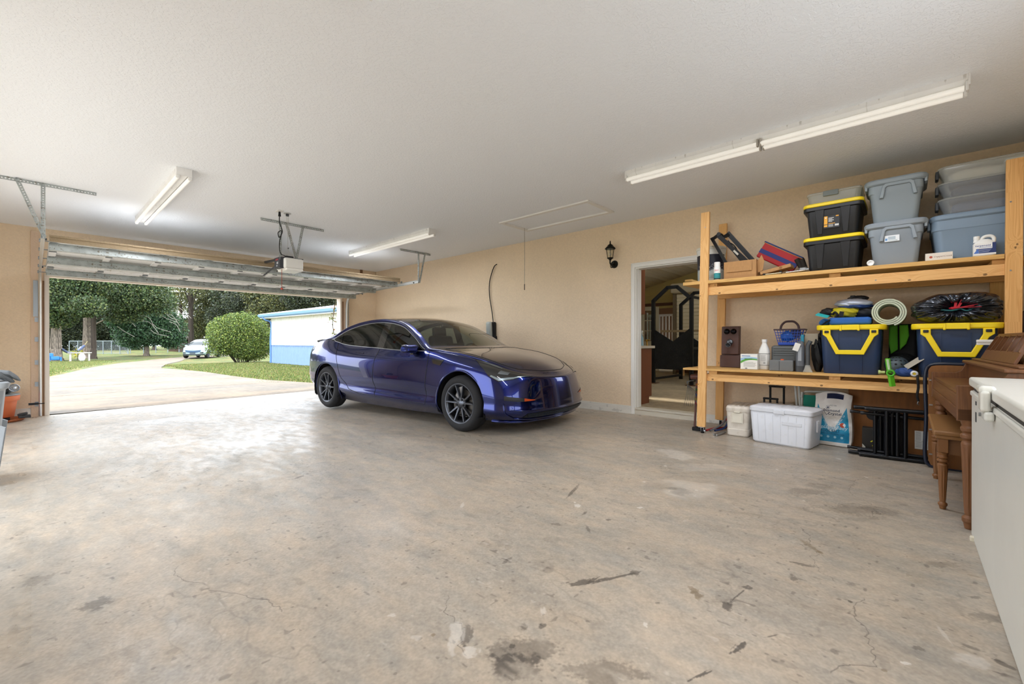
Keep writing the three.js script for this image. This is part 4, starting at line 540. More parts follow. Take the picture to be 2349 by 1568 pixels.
// metal building
const bld = thing('metal_building', 'long white metal building with blue lower wall and gutter', 'building', [8.67, gy(-25.4), -25.41], 0.0457);
{
  const whiteM = mat(0xe2e0d8, 0.5), blueM = mat(0x7a93c0, 0.5), gut = mat(0x7fa3c8, 0.45);
  const sheet = (y0, y1, L) => { const pts = []; for (let i = 0; i * 0.15 < L; i++) { const a = i * 0.15; pts.push([0, a], [0, a + 0.1], [-0.022, a + 0.112], [-0.022, a + 0.138]); } pts.push([0, L], [0.05, L], [0.05, 0]); return ext(pts, y1 - y0, 'xz').translate(0, (y0 + y1) / 2, 0); };
  obj('upper_wall', sheet(0.96, 2.42, 14), whiteM, bld); obj('lower_wall', sheet(-0.1, 0.94, 14), blueM, bld); obj('wall_flashing', rbl(-0.03, 0.0, 0.935, 0.965, 0, 14, 0.004), blueM, bld);
  obj('end_wall', bl(0.02, 8, -0.1, 2.45, -0.02, 0.04), whiteM, bld);
  obj('soffit', bl(-0.35, 0.1, 2.38, 2.41, -0.55, 14), whiteM, bld);
  obj('roof', ext([[-0.4, 2.56], [-0.4, 2.62], [8, 4.1], [8, 4.04]], 14.2).translate(0, 0, 6.5), mat(0xdadfe6, 0.35, { metalness: 0.1 }), bld);
  obj('gutter', ext([[-0.36, 2.41], [-0.44, 2.47], [-0.47, 2.58], [-0.34, 2.58], [-0.34, 2.41]], 14.1).translate(0, 0, 6.5), gut, bld);
  obj('downspout', tube([[-0.38, 2.45, -0.1], [-0.3, 2.3, 0.02], [-0.06, 2.2, 0.08], [-0.05, 1.2, 0.08], [-0.05, 0, 0.08]], 0.045, 30, 8), mat(0x5d85b8, 0.45), bld);
}
{ const v = thing('climbing_vine', 'sparse reddish vine hanging by the right door jamb outside', 'vine', [5.09, 0, -10.6]); obj('stem', tube([[0, 0, 0], [0.08, 0.8, 0.02], [-0.05, 1.5, 0], [0.1, 2.5, 0.05]], 0.008, 24, 5), darkBark, v); foliage(v, [[-0.02, 1.65, 0, 0.13, 0.32], [0, 1.2, 0, 0.1, 0.2], [0.05, 2.1, 0, 0.12, 0.3]], [[104, 110, 54], [130, 96, 60], [84, 96, 46]], 0.06, 900); }
// kennel fence
{
  const fm = mat(0x8d979c, 0.5, { metalness: 0.6 });
  const f = thing('chain_link_fence', 'chain link kennel fence with steel posts under the trees', 'fence', [2.9, gy(-71), -71.3]);
  for (let i = 0; i <= 7; i++) { const k = i / 7; obj('post', rod([k * 4.6, 0, k * 4.6], [k * 4.6, 1.5, k * 4.6], 0.04), fm, f); }
  obj('rail', [rod([0, 1.5, 0], [4.6, 1.52, 4.6], 0.035), rod([0, 0.1, 0], [4.6, 0.1, 4.6], 0.02)], fm, f);
  const wires = []; for (let i = 0; i < 46; i++) { const a = i * 0.1; wires.push(rod([a, 0.05, a], [min(4.6, a + 0.9), 1.5, min(4.6, a + 0.9)], 0.006, 0.006, 3), rod([min(4.6, a + 0.9), 0.05, min(4.6, a + 0.9)], [a, 1.5, a], 0.006, 0.006, 3)); }
  const w = obj('wire_mesh', wires, fm, f); w.userData.kind = 'stuff';
  const f2 = thing('wire_fence', 'lower wire fence running right towards the shed', 'fence', [8, gy(-71), -69.5]);
  for (let i = 0; i <= 5; i++) obj('post', rod([i * 1.3, 0, -i * 0.6], [i * 1.3, 1.15, -i * 0.6], 0.04), fm, f2);
  obj('rail', rod([0, 1.12, 0], [6.5, 1.12, -3], 0.025), fm, f2);
  const dh = thing('dog_house', 'small grey roofed dog house inside the kennel fence', 'dog house', [4.6, gy(-70), -74.2], 0.6);
  obj('hut_wall', bl(-0.55, 0.55, 0, 0.5, -0.4, 0.4), mat(0x6b6f78, 0.8), dh); obj('hut_roof', ext([[-0.7, 0.48], [-0.45, 0.85], [0.45, 0.85], [0.7, 0.48]], 1.0), mat(0xb3b4b0, 0.8), dh);
  const sh = thing('shed', 'brown open fronted shed with shallow roof behind the pine trunk', 'shed', [15.6, gy(-80), -80.5], 0.7);
  obj('shed_wall', [bl(-1.6, -1.5, 0, 1.9, -1.2, 1.2), bl(1.5, 1.6, 0, 1.9, -1.2, 1.2), bl(-1.6, 1.6, 0, 1.9, -1.3, -1.2)], mat(0x4b392c, 0.9), sh); obj('shed_roof', ext([[-2.1, 1.75], [0, 2.6], [2.1, 1.75], [2.1, 1.6], [0, 2.45], [-2.1, 1.6]], 3.2), mat(0x8a7d74, 0.9), sh); obj('gable', ext([[-1.6, 1.8], [0, 2.42], [1.6, 1.8]], 0.1).translate(0, 0, 1.2), mat(0x6d4c38, 0.9), sh);
  const hm = thing('hammock', 'striped hammock slung between the oak and the pale trunk', 'hammock', [1.6, gy(-51) + 1.0, -50.3]);
  obj('bed', (() => { const pts = []; for (let i = 0; i <= 16; i++) { const t = i / 16; pts.push([lerp(-0.1, 1.5, t), -0.55 * sin(PI * t) + 0.1 * t, lerp(0.3, -3.4, t)]); } return tube(pts, 0.09, 40, 8); })(), mat(0x5f6b8c, 0.9), hm);
  obj('rope', [tube([[-0.4, 0.3, 0.8], [-0.1, 0, 0.3]], 0.02, 4, 5), tube([[1.5, 0.1, -3.4], [1.75, 0.5, -3.9]], 0.02, 4, 5)], mat(0xb8ad7a, 0.9), hm);
  const bk = thing('blue_toy', 'small blue plastic toy at the foot of the oak', 'toy', [1.2, gy(-50), -48.0]);
  obj('toy_seat', [rb(0.5, 0.3, 0.4, 0.08, 0, 0.2, 0), rb(0.3, 0.3, 0.3, 0.08, -0.25, 0.45, 0), rod([-0.3, 0, 0.15], [-0.3, 0.3, 0.15], 0.05), rod([0.3, 0, 0.15], [0.3, 0.3, 0.15], 0.05)], mat(0x2e78b8, 0.5), bk);
  const fp = thing('yellow_plant', 'small yellow leaved plant between the trunks', 'plant', [2.35, gy(-48), -47.5]); obj('stem', tube([[0, 0, 0], [0.05, 0.4, 0], [0, 0.8, 0]], 0.02, 8, 5), darkBark, fp); foliage(fp, [[0, 0.5, 0, 0.4, 0.4]], [[196, 176, 30], [150, 150, 40]], 0.12, 500);
  const rk = thing('white_stone', 'pale stone ornament on the grass by the pair of trunks', 'stone', [2.55, gy(-46), -46.2]); obj('stone_body', at(plain(new THREE.IcosahedronGeometry(0.25, 1)).scale(0.8, 1.3, 0.8), 0, 0.28, 0), mat(0xd0cec8, 0.9), rk); obj('stone_slab', rb(1.3, 0.06, 0.3, 0.02, -0.1, 0.62, -0.3), mat(0xc9c5bc, 0.9), rk); obj('stone_leg', [rod([-0.6, 0, -0.3], [-0.6, 0.6, -0.3], 0.06), rod([0.4, 0, -0.3], [0.4, 0.6, -0.3], 0.06)], mat(0xb9b5ac, 0.9), rk);
}
// grass blades near the drive
{
  const blade = new THREE.BufferGeometry(); blade.setAttribute('position', new THREE.Float32BufferAttribute([-0.009, 0, 0, 0.009, 0, 0, 0.003, 0.05, 0.018], 3)); blade.computeVertexNormals(); muv(blade);
  const M4 = [], cols = [], q = new THREE.Quaternion(), gp = [[98, 122, 48], [122, 132, 60], [146, 130, 80], [88, 108, 44]];
  for (let i = 0; i < 110000; i++) { let x, z; if (i % 3) { z = rr(-28, -11.5); x = rr(4.3, 8.9) + (z > -13 ? 0.7 : 0); if (z < -23) x = max(x, 4.2); } else { z = rr(-48, -20.6); x = rr(0.2, 1) * ((-z - 20) * 0.17) + rr(-1.5, 0) + 0.2; } q.setFromEuler(new THREE.Euler(rr(-0.5, 0.5), rr(0, 6.28), rr(-0.5, 0.5))); const s = rr(0.5, 1.2); M4.push(new THREE.Matrix4().compose(V(x, gy(z) - 0.03, z), q, V(s * 1.4, s, s))); cols.push(pcol(gp)); }
  const g = inst('grass', muv(blade), leafM, M4, cols, scene); tag(g, 'loose grass blades on the lawn beside the driveway', 'grass', null, 'stuff');
}
// silver car outside
{
  const c = thing('small_suv', 'silver family car waiting on the driveway bend outside', 'car', [10.45, gy(-47.3) + 0.02, -47.5], -0.55);
  const paint = pmat(0x93a5a8, 0.35, { metalness: 0.5, clearcoat: 1, clearcoatRoughness: 0.05 });
  const Zs = [-2.15, -2.1, -1.95, -1.4, -0.8, 0, 0.6, 1.0, 1.4, 1.8, 2.05, 2.17];
  const row = (xs, ys) => Zs.map((z, i) => [xs[i], ys[i], z]);
  const net = makeNet([
    row([0, .6, .8, .86, .86, .86, .86, .86, .86, .82, .6, 0], [.35, .35, .3, .25, .25, .25, .25, .25, .25, .27, .27, .27]),
    row([0, .65, .86, .91, .91, .91, .91, .91, .91, .87, .62, 0], [.6, .6, .6, .55, .5, .5, .5, .5, .5, .5, .5, .5]),
    row([0, .65, .86, .91, .9, .9, .9, .9, .89, .82, .56, 0], [.95, .95, .95, .95, .93, .92, .92, .92, .9, .84, .78, .76]),
    row([0, .6, .8, .85, .84, .84, .84, .83, .8, .72, .46, 0], [1.1, 1.1, 1.1, 1.1, 1.08, 1.05, 1.04, 1.03, 1.0, .92, .84, .82]),
    row([0, .55, .74, .72, .68, .68, .74, .8, .72, .62, .38, 0], [1.15, 1.2, 1.3, 1.5, 1.56, 1.56, 1.35, 1.08, 1.03, .95, .86, .83]),
    row([0, 0, 0, 0, 0, 0, 0, 0, 0, 0, 0, 0], [1.2, 1.3, 1.45, 1.62, 1.66, 1.65, 1.45, 1.12, 1.06, .98, .88, .84]),
  ]);
  const sh = side => { const low = cutArches(rect(net, 0, 11, 0, 3, 110, 30, 0, side), [[-1.3, .36, .42], [1.32, .36, .42]]); return merge([low, rect(net, 0, 2.6, 3, 4, 16, 6, 0, side), rect(net, 7, 11, 3, 4, 30, 6, 0, side), rect(net, 0, 5.2, 4, 5, 40, 8, 0, side), rect(net, 7, 11, 4, 5, 30, 8, 0, side)]); };
  obj('body_shell', [sh(1), sh(-1)], paint, c);
  obj('windshield', both(s => rect(net, 5.2, 7, 4, 5, 16, 8, 0, s)), pmat(0x20282a, 0.05, { clearcoat: 1 }), c);
  for (const s of [1, -1]) { obj('side_window', rect(net, 2.6, 7, 3, 4, 30, 5, 0, s), pmat(0x15191a, 0.05, { clearcoat: 1 }), c); obj('headlight', netPatch(net, [[9.1, 2.3], [10.2, 1.9]], [[8.7, 2.95], [10.1, 2.4]], 8, 4, 0.01, s), pmat(0xb9c4c8, 0.1, { clearcoat: 1 }), c); obj('fog_lamp', netPatch(net, [[9.7, .7], [10.2, .75]], [[9.6, 1.15], [10.2, 1.05]], 5, 3, 0.01, s), blackMatte, c); obj('side_mirror', rb(0.2, 0.14, 0.1, 0.04, s * 1.0, 1.08, 0.75), paint, c); for (const z of [-1.3, 1.32]) wheelGroup(c, s * .8, .34, z, s, 0.34, carMats); }
  obj('grille', both(s => netPatch(net, [[10.15, 1.15], [11, .75]], [[10.0, 1.75], [11, 1.55]], 12, 5, 0.012, s)), mat(0x2c4a66, 0.3), c);
  obj('bumper', both(s => netPatch(net, [[8.9, .1], [11, .1]], [[9.6, .5], [11, .45]], 20, 4, 0.012, s)), blackMatte, c);
  obj('licence_plate', bx(0.4, 0.1, 0.02, 0, 0.46, 2.2), mat(0x24303c, 0.5), c);
  obj('underbody', bl(-0.7, 0.7, 0.25, 0.6, -2, 1.95), blackMatte, c);
}
// ---------- storage rack ----------
function woodTex(base, dark, knots, s, w = 256, h = 1024, ring = 7) {
  const ks = []; for (let i = 0; i < knots; i++) ks.push([hash(i, 1, s), hash(i, 2, s), 0.014 + 0.02 * hash(i, 3, s)]);
  return tex(w, h, (u, v, o) => {
    let dx = 0, kk = 0; for (const [ku, kv, kr] of ks) { let du = (u - ku) * 0.25, dv = v - kv; const d = hypot(du, dv * 0.7); const e = exp(-pow(d / (kr * 1.3), 2)); dx += e * Math.sign(du || 1) * 0.16; kk = max(kk, 1 - sm(kr * 0.22, kr * 0.36, d + 0.003 * noise(u * 60, v * 200, s))); }
    const g = fbm((u + dx) * ring + 0.35 * fbm(u * 2, v * 3, 2, s), v * 1.1, 3, s + 3), l = 0.5 + 0.5 * sin((g * 7 + (u + dx) * ring * 0.9) * 6.28), f = fbm(u * 90, v * 6, 2, s + 9);
    const t = clamp(0.42 * pow(l, 1.6) + 0.3 * (f - 0.5) + 0.12 * fbm(u * 3, v * 4, 3, s + 11)); for (let k = 0; k < 3; k++) o[k] = lerp(lerp(base[k], dark[k], t), dark[k] * 0.5, kk * 0.75);
  });
}
const pineT = [woodTex([236, 188, 124], [210, 150, 84], 5, 401), woodTex([232, 182, 116], [202, 142, 76], 7, 421), woodTex([222, 178, 108], [184, 134, 72], 3, 441)];
pineT.forEach(t => t.repeat.set(1 / 0.25, 1));
const pine = pineT.map(t => mat(0xffffff, 0.7, { map: t }));
let lumN = 0;
function lum(x0, x1, y0, y1, z0, z1, r = 0.0025) {   // sawn timber: texture v runs along the length
  const g = rbl(x0, x1, y0, y1, z0, z1, r, 1), p = g.attributes.position, uv = g.attributes.uv, L = [x1 - x0, y1 - y0, z1 - z0], ax = L.indexOf(max(...L)), a = V(), b = V(), c = V(), off = 0.37 * ++lumN;
  for (let i = 0; i < p.count; i += 3) { a.fromBufferAttribute(p, i); b.fromBufferAttribute(p, i + 1); c.fromBufferAttribute(p, i + 2); const n = b.clone().sub(a).cross(c.clone().sub(a)); let na = [abs(n.x), abs(n.y), abs(n.z)]; let f = na.indexOf(max(...na)); let o = [0, 1, 2].find(k => k !== ax && k !== f); if (f === ax) { o = (ax + 1) % 3; } [a, b, c].forEach((q, k) => uv.setXY(i + k, q.getComponent(o) + off, q.getComponent(f === ax ? (ax + 2) % 3 : ax) + off * 0.7)); }
  return g;
}
const FX = 5.078, BXX = 5.70;   // front and back planes of the rack
{
  const rk = thing('storage_rack', 'home made pine storage rack on castors along the right wall', 'shelving', [0, 0, 0]);
  const post = (x, z, lean, y1 = 2.515, k = 0) => { const g = lum(-0.019, 0.019, 0.105, y1, -0.045, 0.045), p = g.attributes.position; for (let i = 0; i < p.count; i++) p.setZ(i, p.getZ(i) + lean * (p.getY(i) / y1 - 1)); g.translate(x, 0, z); g.computeVertexNormals(); return obj('post', g, pine[k], rk); };
  post(FX + 0.019, -1.672, 0.047, 2.52, 0); post(BXX, -1.662, 0.045, 2.51, 1); post(FX + 0.019, 0.622, 0.012, 2.48, 1); post(BXX, 0.60, 0.01, 2.48, 2);
  for (const [y0, y1] of [[1.59, 1.68], [0.627, 0.705]]) {
    obj('beam', lum(FX + 0.038, FX + 0.076, y0, y1, -1.70, 0.66), pine[0], rk); obj('beam', lum(BXX - 0.06, BXX - 0.022, y0, y1, -1.70, 0.66), pine[1], rk);
    for (const z of [-1.6, -0.5, 0.55]) obj('joist', lum(FX + 0.042, BXX - 0.02, y1 + 0.0005, y1 + 0.036, z - 0.044, z + 0.044), pine[1], rk);
    const yb = y1 + 0.037, th = y0 > 1 ? 0.036 : 0.022;
    for (let k = 0; k < 3; k++) obj('shelf_board', lum(FX + 0.002 + k * 0.212, FX + 0.21 + k * 0.212, yb, yb + th, -1.92 + 0.02 * k, k ? 0.86 : 0.57), pine[2], rk);
  }
  for (const [x, z] of [[FX + 0.02, -1.715], [BXX, -1.7], [FX + 0.02, 0.61], [BXX, 0.59]]) { const c = new THREE.Group(); c.name = 'castor'; c.position.set(x, fl(x, z), z); rk.add(c); const top = 0.105 - fl(x, z); obj('castor_wheel', [cyl(0.028, 0.028, 0.022, 0, 0.028, 0.012, PI / 2, 0, 0, 24)], blackMatte, c); obj('fork', [bx(0.034, 0.05, 0.003, 0, 0.045, 0.026), bx(0.034, 0.05, 0.003, 0, 0.045, -0.002), cyl(0.012, 0.012, 0.03, 0, 0.028, 0.028, PI / 2), bx(0.06, 0.004, 0.06, 0, top - 0.002, 0)], mat(0xb9bdc0, 0.25, { metalness: 0.95 }), c); }
  for (const [y, z] of [[2.35, -1.67], [1.62, -0.2], [2.15, 0.6], [1.62, 0.6]]) obj('screw_head', cyl(0.006, 0.006, 0.003, FX - 0.001, y, z, 0, 0, PI / 2, 8), steel, rk);
}
const US = 1.754, LS = 0.765;   // shelf surfaces
// rounded rectangular loft, levels [y, size x, size z, radius]; centre at 0
function loft(levels, open = false, n = 5) {
  const ring = (y, w, d, r) => { const q = []; r = min(r, w / 2, d / 2); for (const [sx, sz, a0] of [[1, 1, 0], [-1, 1, PI / 2], [-1, -1, PI], [1, -1, 1.5 * PI]]) for (let i = 0; i <= n; i++) { const a = a0 + i / n * PI / 2; q.push([sx * (w / 2 - r) + cos(a) * r, y, sz * (d / 2 - r) + sin(a) * r]); } return q; };
  const rs = levels.map(l => ring(...l)), m = rs[0].length, pos = [], idx = []; rs.forEach(r => r.forEach(p => pos.push(...p)));
  for (let j = 0; j + 1 < rs.length; j++) for (let i = 0; i < m; i++) { const a = j * m + i, b = j * m + (i + 1) % m; idx.push(a, a + m, b, b, a + m, b + m); }
  const cap = (j, up) => { const l = levels[j], k = pos.length / 3; pos.push(0, l[0], 0); for (let i = 0; i < m; i++) { const a = j * m + i, b = j * m + (i + 1) % m; up ? idx.push(a, k, b) : idx.push(a, b, k); } };
  cap(0, false); if (!open) cap(rs.length - 1, true);
  const g = new THREE.BufferGeometry(); g.setAttribute('position', new THREE.Float32BufferAttribute(pos, 3)); g.setIndex(idx); return muv(toCreasedNormals(g.toNonIndexed(), 0.6));
}
const plBlack = mat(0x15171b, 0.42), plYellow = mat(0xf8da1c, 0.4), plGrey = mat(0x8f9aa0, 0.5), plGreyBlue = mat(0x7f93a6, 0.5), plNavy = mat(0x263a5c, 0.42), plClear = pmat(0xf0f2ee, 0.18, { transmission: 0.72, thickness: 0 }), plClearDark = pmat(0xdfe5ea, 0.18, { transmission: 0.8, thickness: 0 });
const lblTex = (w, h, d) => canvasTex(w, h, d);
// flat label facing -x at local position, size sz (along z) by sy; text reads with +z to the right as seen from the room
function label(parent, name, t, sz, sy, x, y, z, extra = {}) { const g = new THREE.PlaneGeometry(sz, sy); g.rotateY(-PI / 2); g.translate(x, y, z); const o = new THREE.Mesh(g, mat(0xffffff, extra.rough ?? 0.5, { map: t })); o.name = name; o.castShadow = o.receiveShadow = true; if (extra.tilt) { g.translate(-x, -y, -z); g.rotateZ(extra.tilt); g.translate(x, y, z); } parent.add(o); return o; }
// black totes with yellow lids
function blackTote(lb, y, withLabel) {
  const t = thing('tote', lb, 'storage bin', [5.40, y, -0.522], 0, 'black totes');
  obj('tub', loft([[0.0, 0.48, 0.36, 0.04], [0.008, 0.49, 0.372, 0.04], [0.25, 0.525, 0.415, 0.04], [0.3, 0.53, 0.42, 0.04]]), plBlack, t);
  obj('rim', loft([[0.255, 0.535, 0.43, 0.04], [0.262, 0.56, 0.47, 0.05], [0.29, 0.56, 0.47, 0.05], [0.3, 0.54, 0.44, 0.04]]), plBlack, t);
  const lid = obj('lid', loft([[0.294, 0.56, 0.465, 0.06], [0.3, 0.57, 0.475, 0.06], [0.32, 0.57, 0.475, 0.06], [0.328, 0.555, 0.46, 0.055]]), plYellow, t);
  for (const s of [-1, 1]) { const g = ext([[s * 0.1 - 0.036, 0.275], [s * 0.1 + 0.036, 0.275], [s * 0.1 + 0.016 - s * 0.0, 0.03], [s * 0.1 - 0.014, 0.03]], 0.016, 'zy', 0.003).rotateZ(0.09).translate(-0.243, 0, 0); obj('panel_rib', g, plBlack, t); }
  if (withLabel) label(t, 'label', lblTex(256, 256, (g, w, h) => { g.fillStyle = '#15161a'; g.fillRect(0, 0, w, h); g.fillStyle = '#eaa61c'; g.fillRect(0, 10, 58, 220); g.fillStyle = '#15161a'; g.fillRect(0, 180, 58, 12); g.fillStyle = '#e8e8e4'; g.fillRect(16, 48, 26, 16); g.font = 'bold 20px sans-serif'; for (let i = 0; i < 4; i++) g.fillRect(74, 62 + i * 22, 90 - (i % 2) * 26, 9); g.fillStyle = '#eaa61c'; g.fillRect(190, 14, 60, 8); g.fillRect(196, 28, 48, 20); g.fillRect(74, 166, 110, 12); g.fillStyle = '#cfcfca'; for (let i = 0; i < 4; i++) g.fillRect(74, 190 + i * 12, 80, 5); g.fillRect(180, 190, 66, 36); }), 0.12, 0.13, -0.262, 0.14, -0.005, { tilt: -0.07 });
  return t;
}
blackTote('lower of two black totes with yellow lids, no label', US, false);
blackTote('upper of two black totes with yellow lids, orange and white label', US + 0.329, true);
{ const c = thing('clear_box', 'small clear plastic box with grey latch on the black totes', 'storage bin', [5.40, US + 0.66, -0.52]); obj('tub', loft([[0, 0.38, 0.40, 0.05], [0.1, 0.4, 0.43, 0.05]]), plClear, c); obj('lid', loft([[0.1, 0.42, 0.44, 0.06], [0.112, 0.425, 0.445, 0.06], [0.12, 0.41, 0.43, 0.05]]), plClear, c); obj('latch', rb(0.012, 0.05, 0.12, 0.004, -0.214, 0.095, -0.02), mat(0x6f7673, 0.45), c); }
// grey totes
function greyTote(lb, y, withLabel, m) {
  const t = thing('tote', lb, 'storage bin', [5.39, y, -0.072], 0, 'grey totes');
  obj('tub', loft([[0, 0.44, 0.29, 0.05], [0.01, 0.45, 0.3, 0.05], [0.26, 0.49, 0.35, 0.05], [0.27, 0.5, 0.37, 0.05], [0.345, 0.5, 0.375, 0.05]]), m, t);
  obj('handle_recess', ext([[-0.12, 0.2], [-0.1, 0.3], [-0.08, 0.315], [0.08, 0.315], [0.1, 0.3], [0.12, 0.2], [0.105, 0.2], [0.09, 0.285], [0.075, 0.3], [-0.075, 0.3], [-0.09, 0.285], [-0.105, 0.2]], 0.036, 'zy', 0.006).translate(-0.25, 0.02, 0.02), m, t);
  obj('lid', [loft([[0.335, 0.52, 0.41, 0.07], [0.345, 0.545, 0.43, 0.08], [0.372, 0.55, 0.435, 0.08], [0.386, 0.53, 0.415, 0.07]]), ...[-1, 1].map(s => rb(0.1, 0.05, 0.02, 0.006, -0.18, 0.335, s * 0.2))], m, t);
  if (withLabel) label(t, 'label', lblTex(192, 96, (g, w, h) => { g.fillStyle = '#e9edf0'; g.fillRect(0, 0, w, h); g.fillStyle = '#8fb4d8'; g.fillRect(6, 42, 34, 40); g.fillStyle = '#b7c4cc'; g.fillRect(46, 18, 96, 48); g.fillStyle = '#3a78c0'; g.fillRect(12, 54, 18, 18); g.fillStyle = '#9aa'; for (let i = 0; i < 3; i++) g.fillRect(46, 72 + i * 7, 120, 3); }), 0.1, 0.055, -0.252, 0.235, -0.02, { tilt: -0.09 });
  return t;
}
greyTote('lower grey lidded tote with white label on the top shelf', US, true, mat(0x939da6, 0.5));
greyTote('upper grey lidded tote stacked beside the black totes', US + 0.388, false, plGrey);
{ const t = thing('tote', 'wide blue grey tote under the clear boxes', 'storage bin', [5.425, US, 0.52]); obj('tub', loft([[0, 0.42, 0.62, 0.06], [0.01, 0.44, 0.64, 0.06], [0.255, 0.46, 0.70, 0.06], [0.262, 0.47, 0.715, 0.06], [0.35, 0.47, 0.715, 0.06]]), plGreyBlue, t); obj('lid', [loft([[0.342, 0.48, 0.73, 0.08], [0.352, 0.5, 0.74, 0.09], [0.378, 0.5, 0.74, 0.09], [0.39, 0.48, 0.72, 0.08]]), ...[-1, 1].map(s => rb(0.1, 0.07, 0.02, 0.006, -0.1, 0.32, s * 0.37))], plGreyBlue, t); }
for (const [k, lb, m, tint] of [[0, 'lowest of three long clear boxes on the wide tote', plClearDark, 0x44566e], [1, 'middle of three long clear boxes on the wide tote', plClearDark, 0x37424f], [2, 'topmost of three long clear boxes on the wide tote', plClear, 0xb9b3a8]]) {
  const t = thing('clear_box', lb, 'storage bin', [5.41, US + 0.392 + k * 0.134, 0.575], 0, 'long clear boxes');
  obj('tub', loft([[0, 0.44, 0.66, 0.06], [0.1, 0.48, 0.73, 0.07], [0.118, 0.48, 0.735, 0.07]]), m, t); obj('lid', loft([[0.116, 0.5, 0.75, 0.08], [0.124, 0.505, 0.755, 0.08], [0.132, 0.49, 0.74, 0.08]]), plClear, t);
  obj('latch', rb(0.1, 0.07, 0.022, 0.006, -0.1, 0.09, -0.375), mat(0x2e3236, 0.5), t);
  const inside = obj('contents', [rb(0.38, 0.075, 0.58, 0.03, 0, 0.045, 0.0), rb(0.24, 0.06, 0.22, 0.02, -0.04, 0.07, -0.15), rb(0.2, 0.06, 0.2, 0.02, -0.05, 0.07, 0.18)], mat(tint, 0.8), t);
  if (k === 2) obj('paper_stack', rb(0.2, 0.03, 0.18, 0.004, -0.1, 0.1, 0.1), mat(0xe4e2da, 0.8), t);
}
{ // white jug with blue label
  const t = thing('solvent_jug', 'white plastic jug with blue label against the wide tote', 'jug', [5.125, US, 0.465]);
  obj('bottle', [loft([[0, 0.062, 0.115, 0.02], [0.006, 0.07, 0.126, 0.022], [0.1, 0.07, 0.126, 0.022], [0.128, 0.05, 0.07, 0.02], [0.134, 0.04, 0.05, 0.02]]).translate(0, 0, 0), tube([[0, 0.1, 0.05], [0, 0.14, 0.052], [0, 0.158, 0.035], [0, 0.155, 0.0], [0, 0.125, -0.02]], 0.012, 30, 8)], mat(0xeeeeea, 0.4), t);
  obj('cap', cyl(0.019, 0.018, 0.024, 0, 0.152, -0.042, 0, 0, 0, 20), mat(0xf2f2ee, 0.4), t); obj('neck', cyl(0.02, 0.017, 0.03, 0, 0.128, -0.042), mat(0xeeeeea, 0.4), t);
  label(t, 'label', lblTex(256, 192, (g, w, h) => { g.fillStyle = '#f0f0ee'; g.fillRect(0, 0, w, h); g.fillStyle = '#2d4c8e'; g.font = 'bold 37px sans-serif'; g.fillText('turpenoid', 18, 56); g.fillStyle = '#3f68b4'; g.fillRect(60, 68, 150, 6); g.fillStyle = '#20356e'; g.fillRect(30, 92, 226, 76); g.fillRect(214, 0, 42, 110); g.fillStyle = '#4f78c8'; g.beginPath(); g.moveTo(0, 168); g.lineTo(50, 84); g.lineTo(64, 168); g.fill(); g.fillStyle = '#b8c6e4'; for (let i = 0; i < 4; i++) g.fillRect(56, 104 + i * 15, 150 - i * 10, 4); g.fillStyle = '#f0f0ee'; g.fillRect(0, 168, 256, 24); }), 0.122, 0.092, -0.0362, 0.055, 0);
}
{ const t = thing('small_box', 'small white box lettered in brown script on the top shelf', 'box', [5.135, US, 0.205]); obj('carton', rb(0.06, 0.062, 0.165, 0.002, 0, 0.031, 0), mat(0xe6ddd0, 0.7), t); label(t, 'lettering', lblTex(256, 96, (g, w, h) => { g.fillStyle = '#e6ddd0'; g.fillRect(0, 0, w, h); g.fillStyle = '#b8543c'; g.beginPath(); g.arc(52, 52, 16, 0, 7); g.fill(); g.fillStyle = '#6a4a3a'; g.font = 'italic 28px serif'; g.fillText('CopperCreek', 78, 60); }), 0.162, 0.058, -0.0306, 0.031, 0); }
{ const t = thing('plastic_puck', 'round white plastic puck on the top shelf edge', 'puck', [5.1, US + 0.026, -0.237]); obj('disc', at(lathe([[0, 0], [0.026, 0], [0.027, 0.012], [0.024, 0.014], [0.012, 0.012], [0.01, 0.006], [0, 0.006]], 24), 0, 0, 0, 0, 0, PI / 2), mat(0xeeeeec, 0.4), t); }
{ // spray can
  const t = thing('spray_can', 'white and teal aerosol can beside the left front post', 'spray can', [5.14, US, -1.562]); const b = lathe([[0, 0], [0.033, 0], [0.034, 0.006], [0.034, 0.138], [0.033, 0.144], [0.03, 0.148]], 28);
  obj('can', b, mat(0xe8ecea, 0.35), t); obj('cap', at(lathe([[0.031, 0.146], [0.031, 0.196], [0.028, 0.2], [0, 0.2]], 24)), mat(0xf2f2f0, 0.4), t);
  const w = new THREE.CylinderGeometry(0.0345, 0.0345, 0.132, 40, 1, true, PI, PI); w.translate(0, 0.072, 0); const o = new THREE.Mesh(w, mat(0xffffff, 0.4, { map: lblTex(256, 256, (g, W, Hh) => { g.fillStyle = '#eef0ee'; g.fillRect(0, 0, W, Hh); g.fillStyle = '#1f7f86'; g.fillRect(0, 120, W, 110); g.fillStyle = '#3aa0a6'; for (let i = 0; i < 5; i++) g.fillRect(30, 134 + i * 18, 180 - (i % 2) * 60, 8); g.fillStyle = '#c02a3a'; g.font = 'bold 46px sans-serif'; g.fillText('KILZ', 84, 78); g.fillStyle = '#10302f'; g.fillRect(0, 230, W, 26); }) })); o.name = 'label'; o.castShadow = o.receiveShadow = true; t.add(o);
}
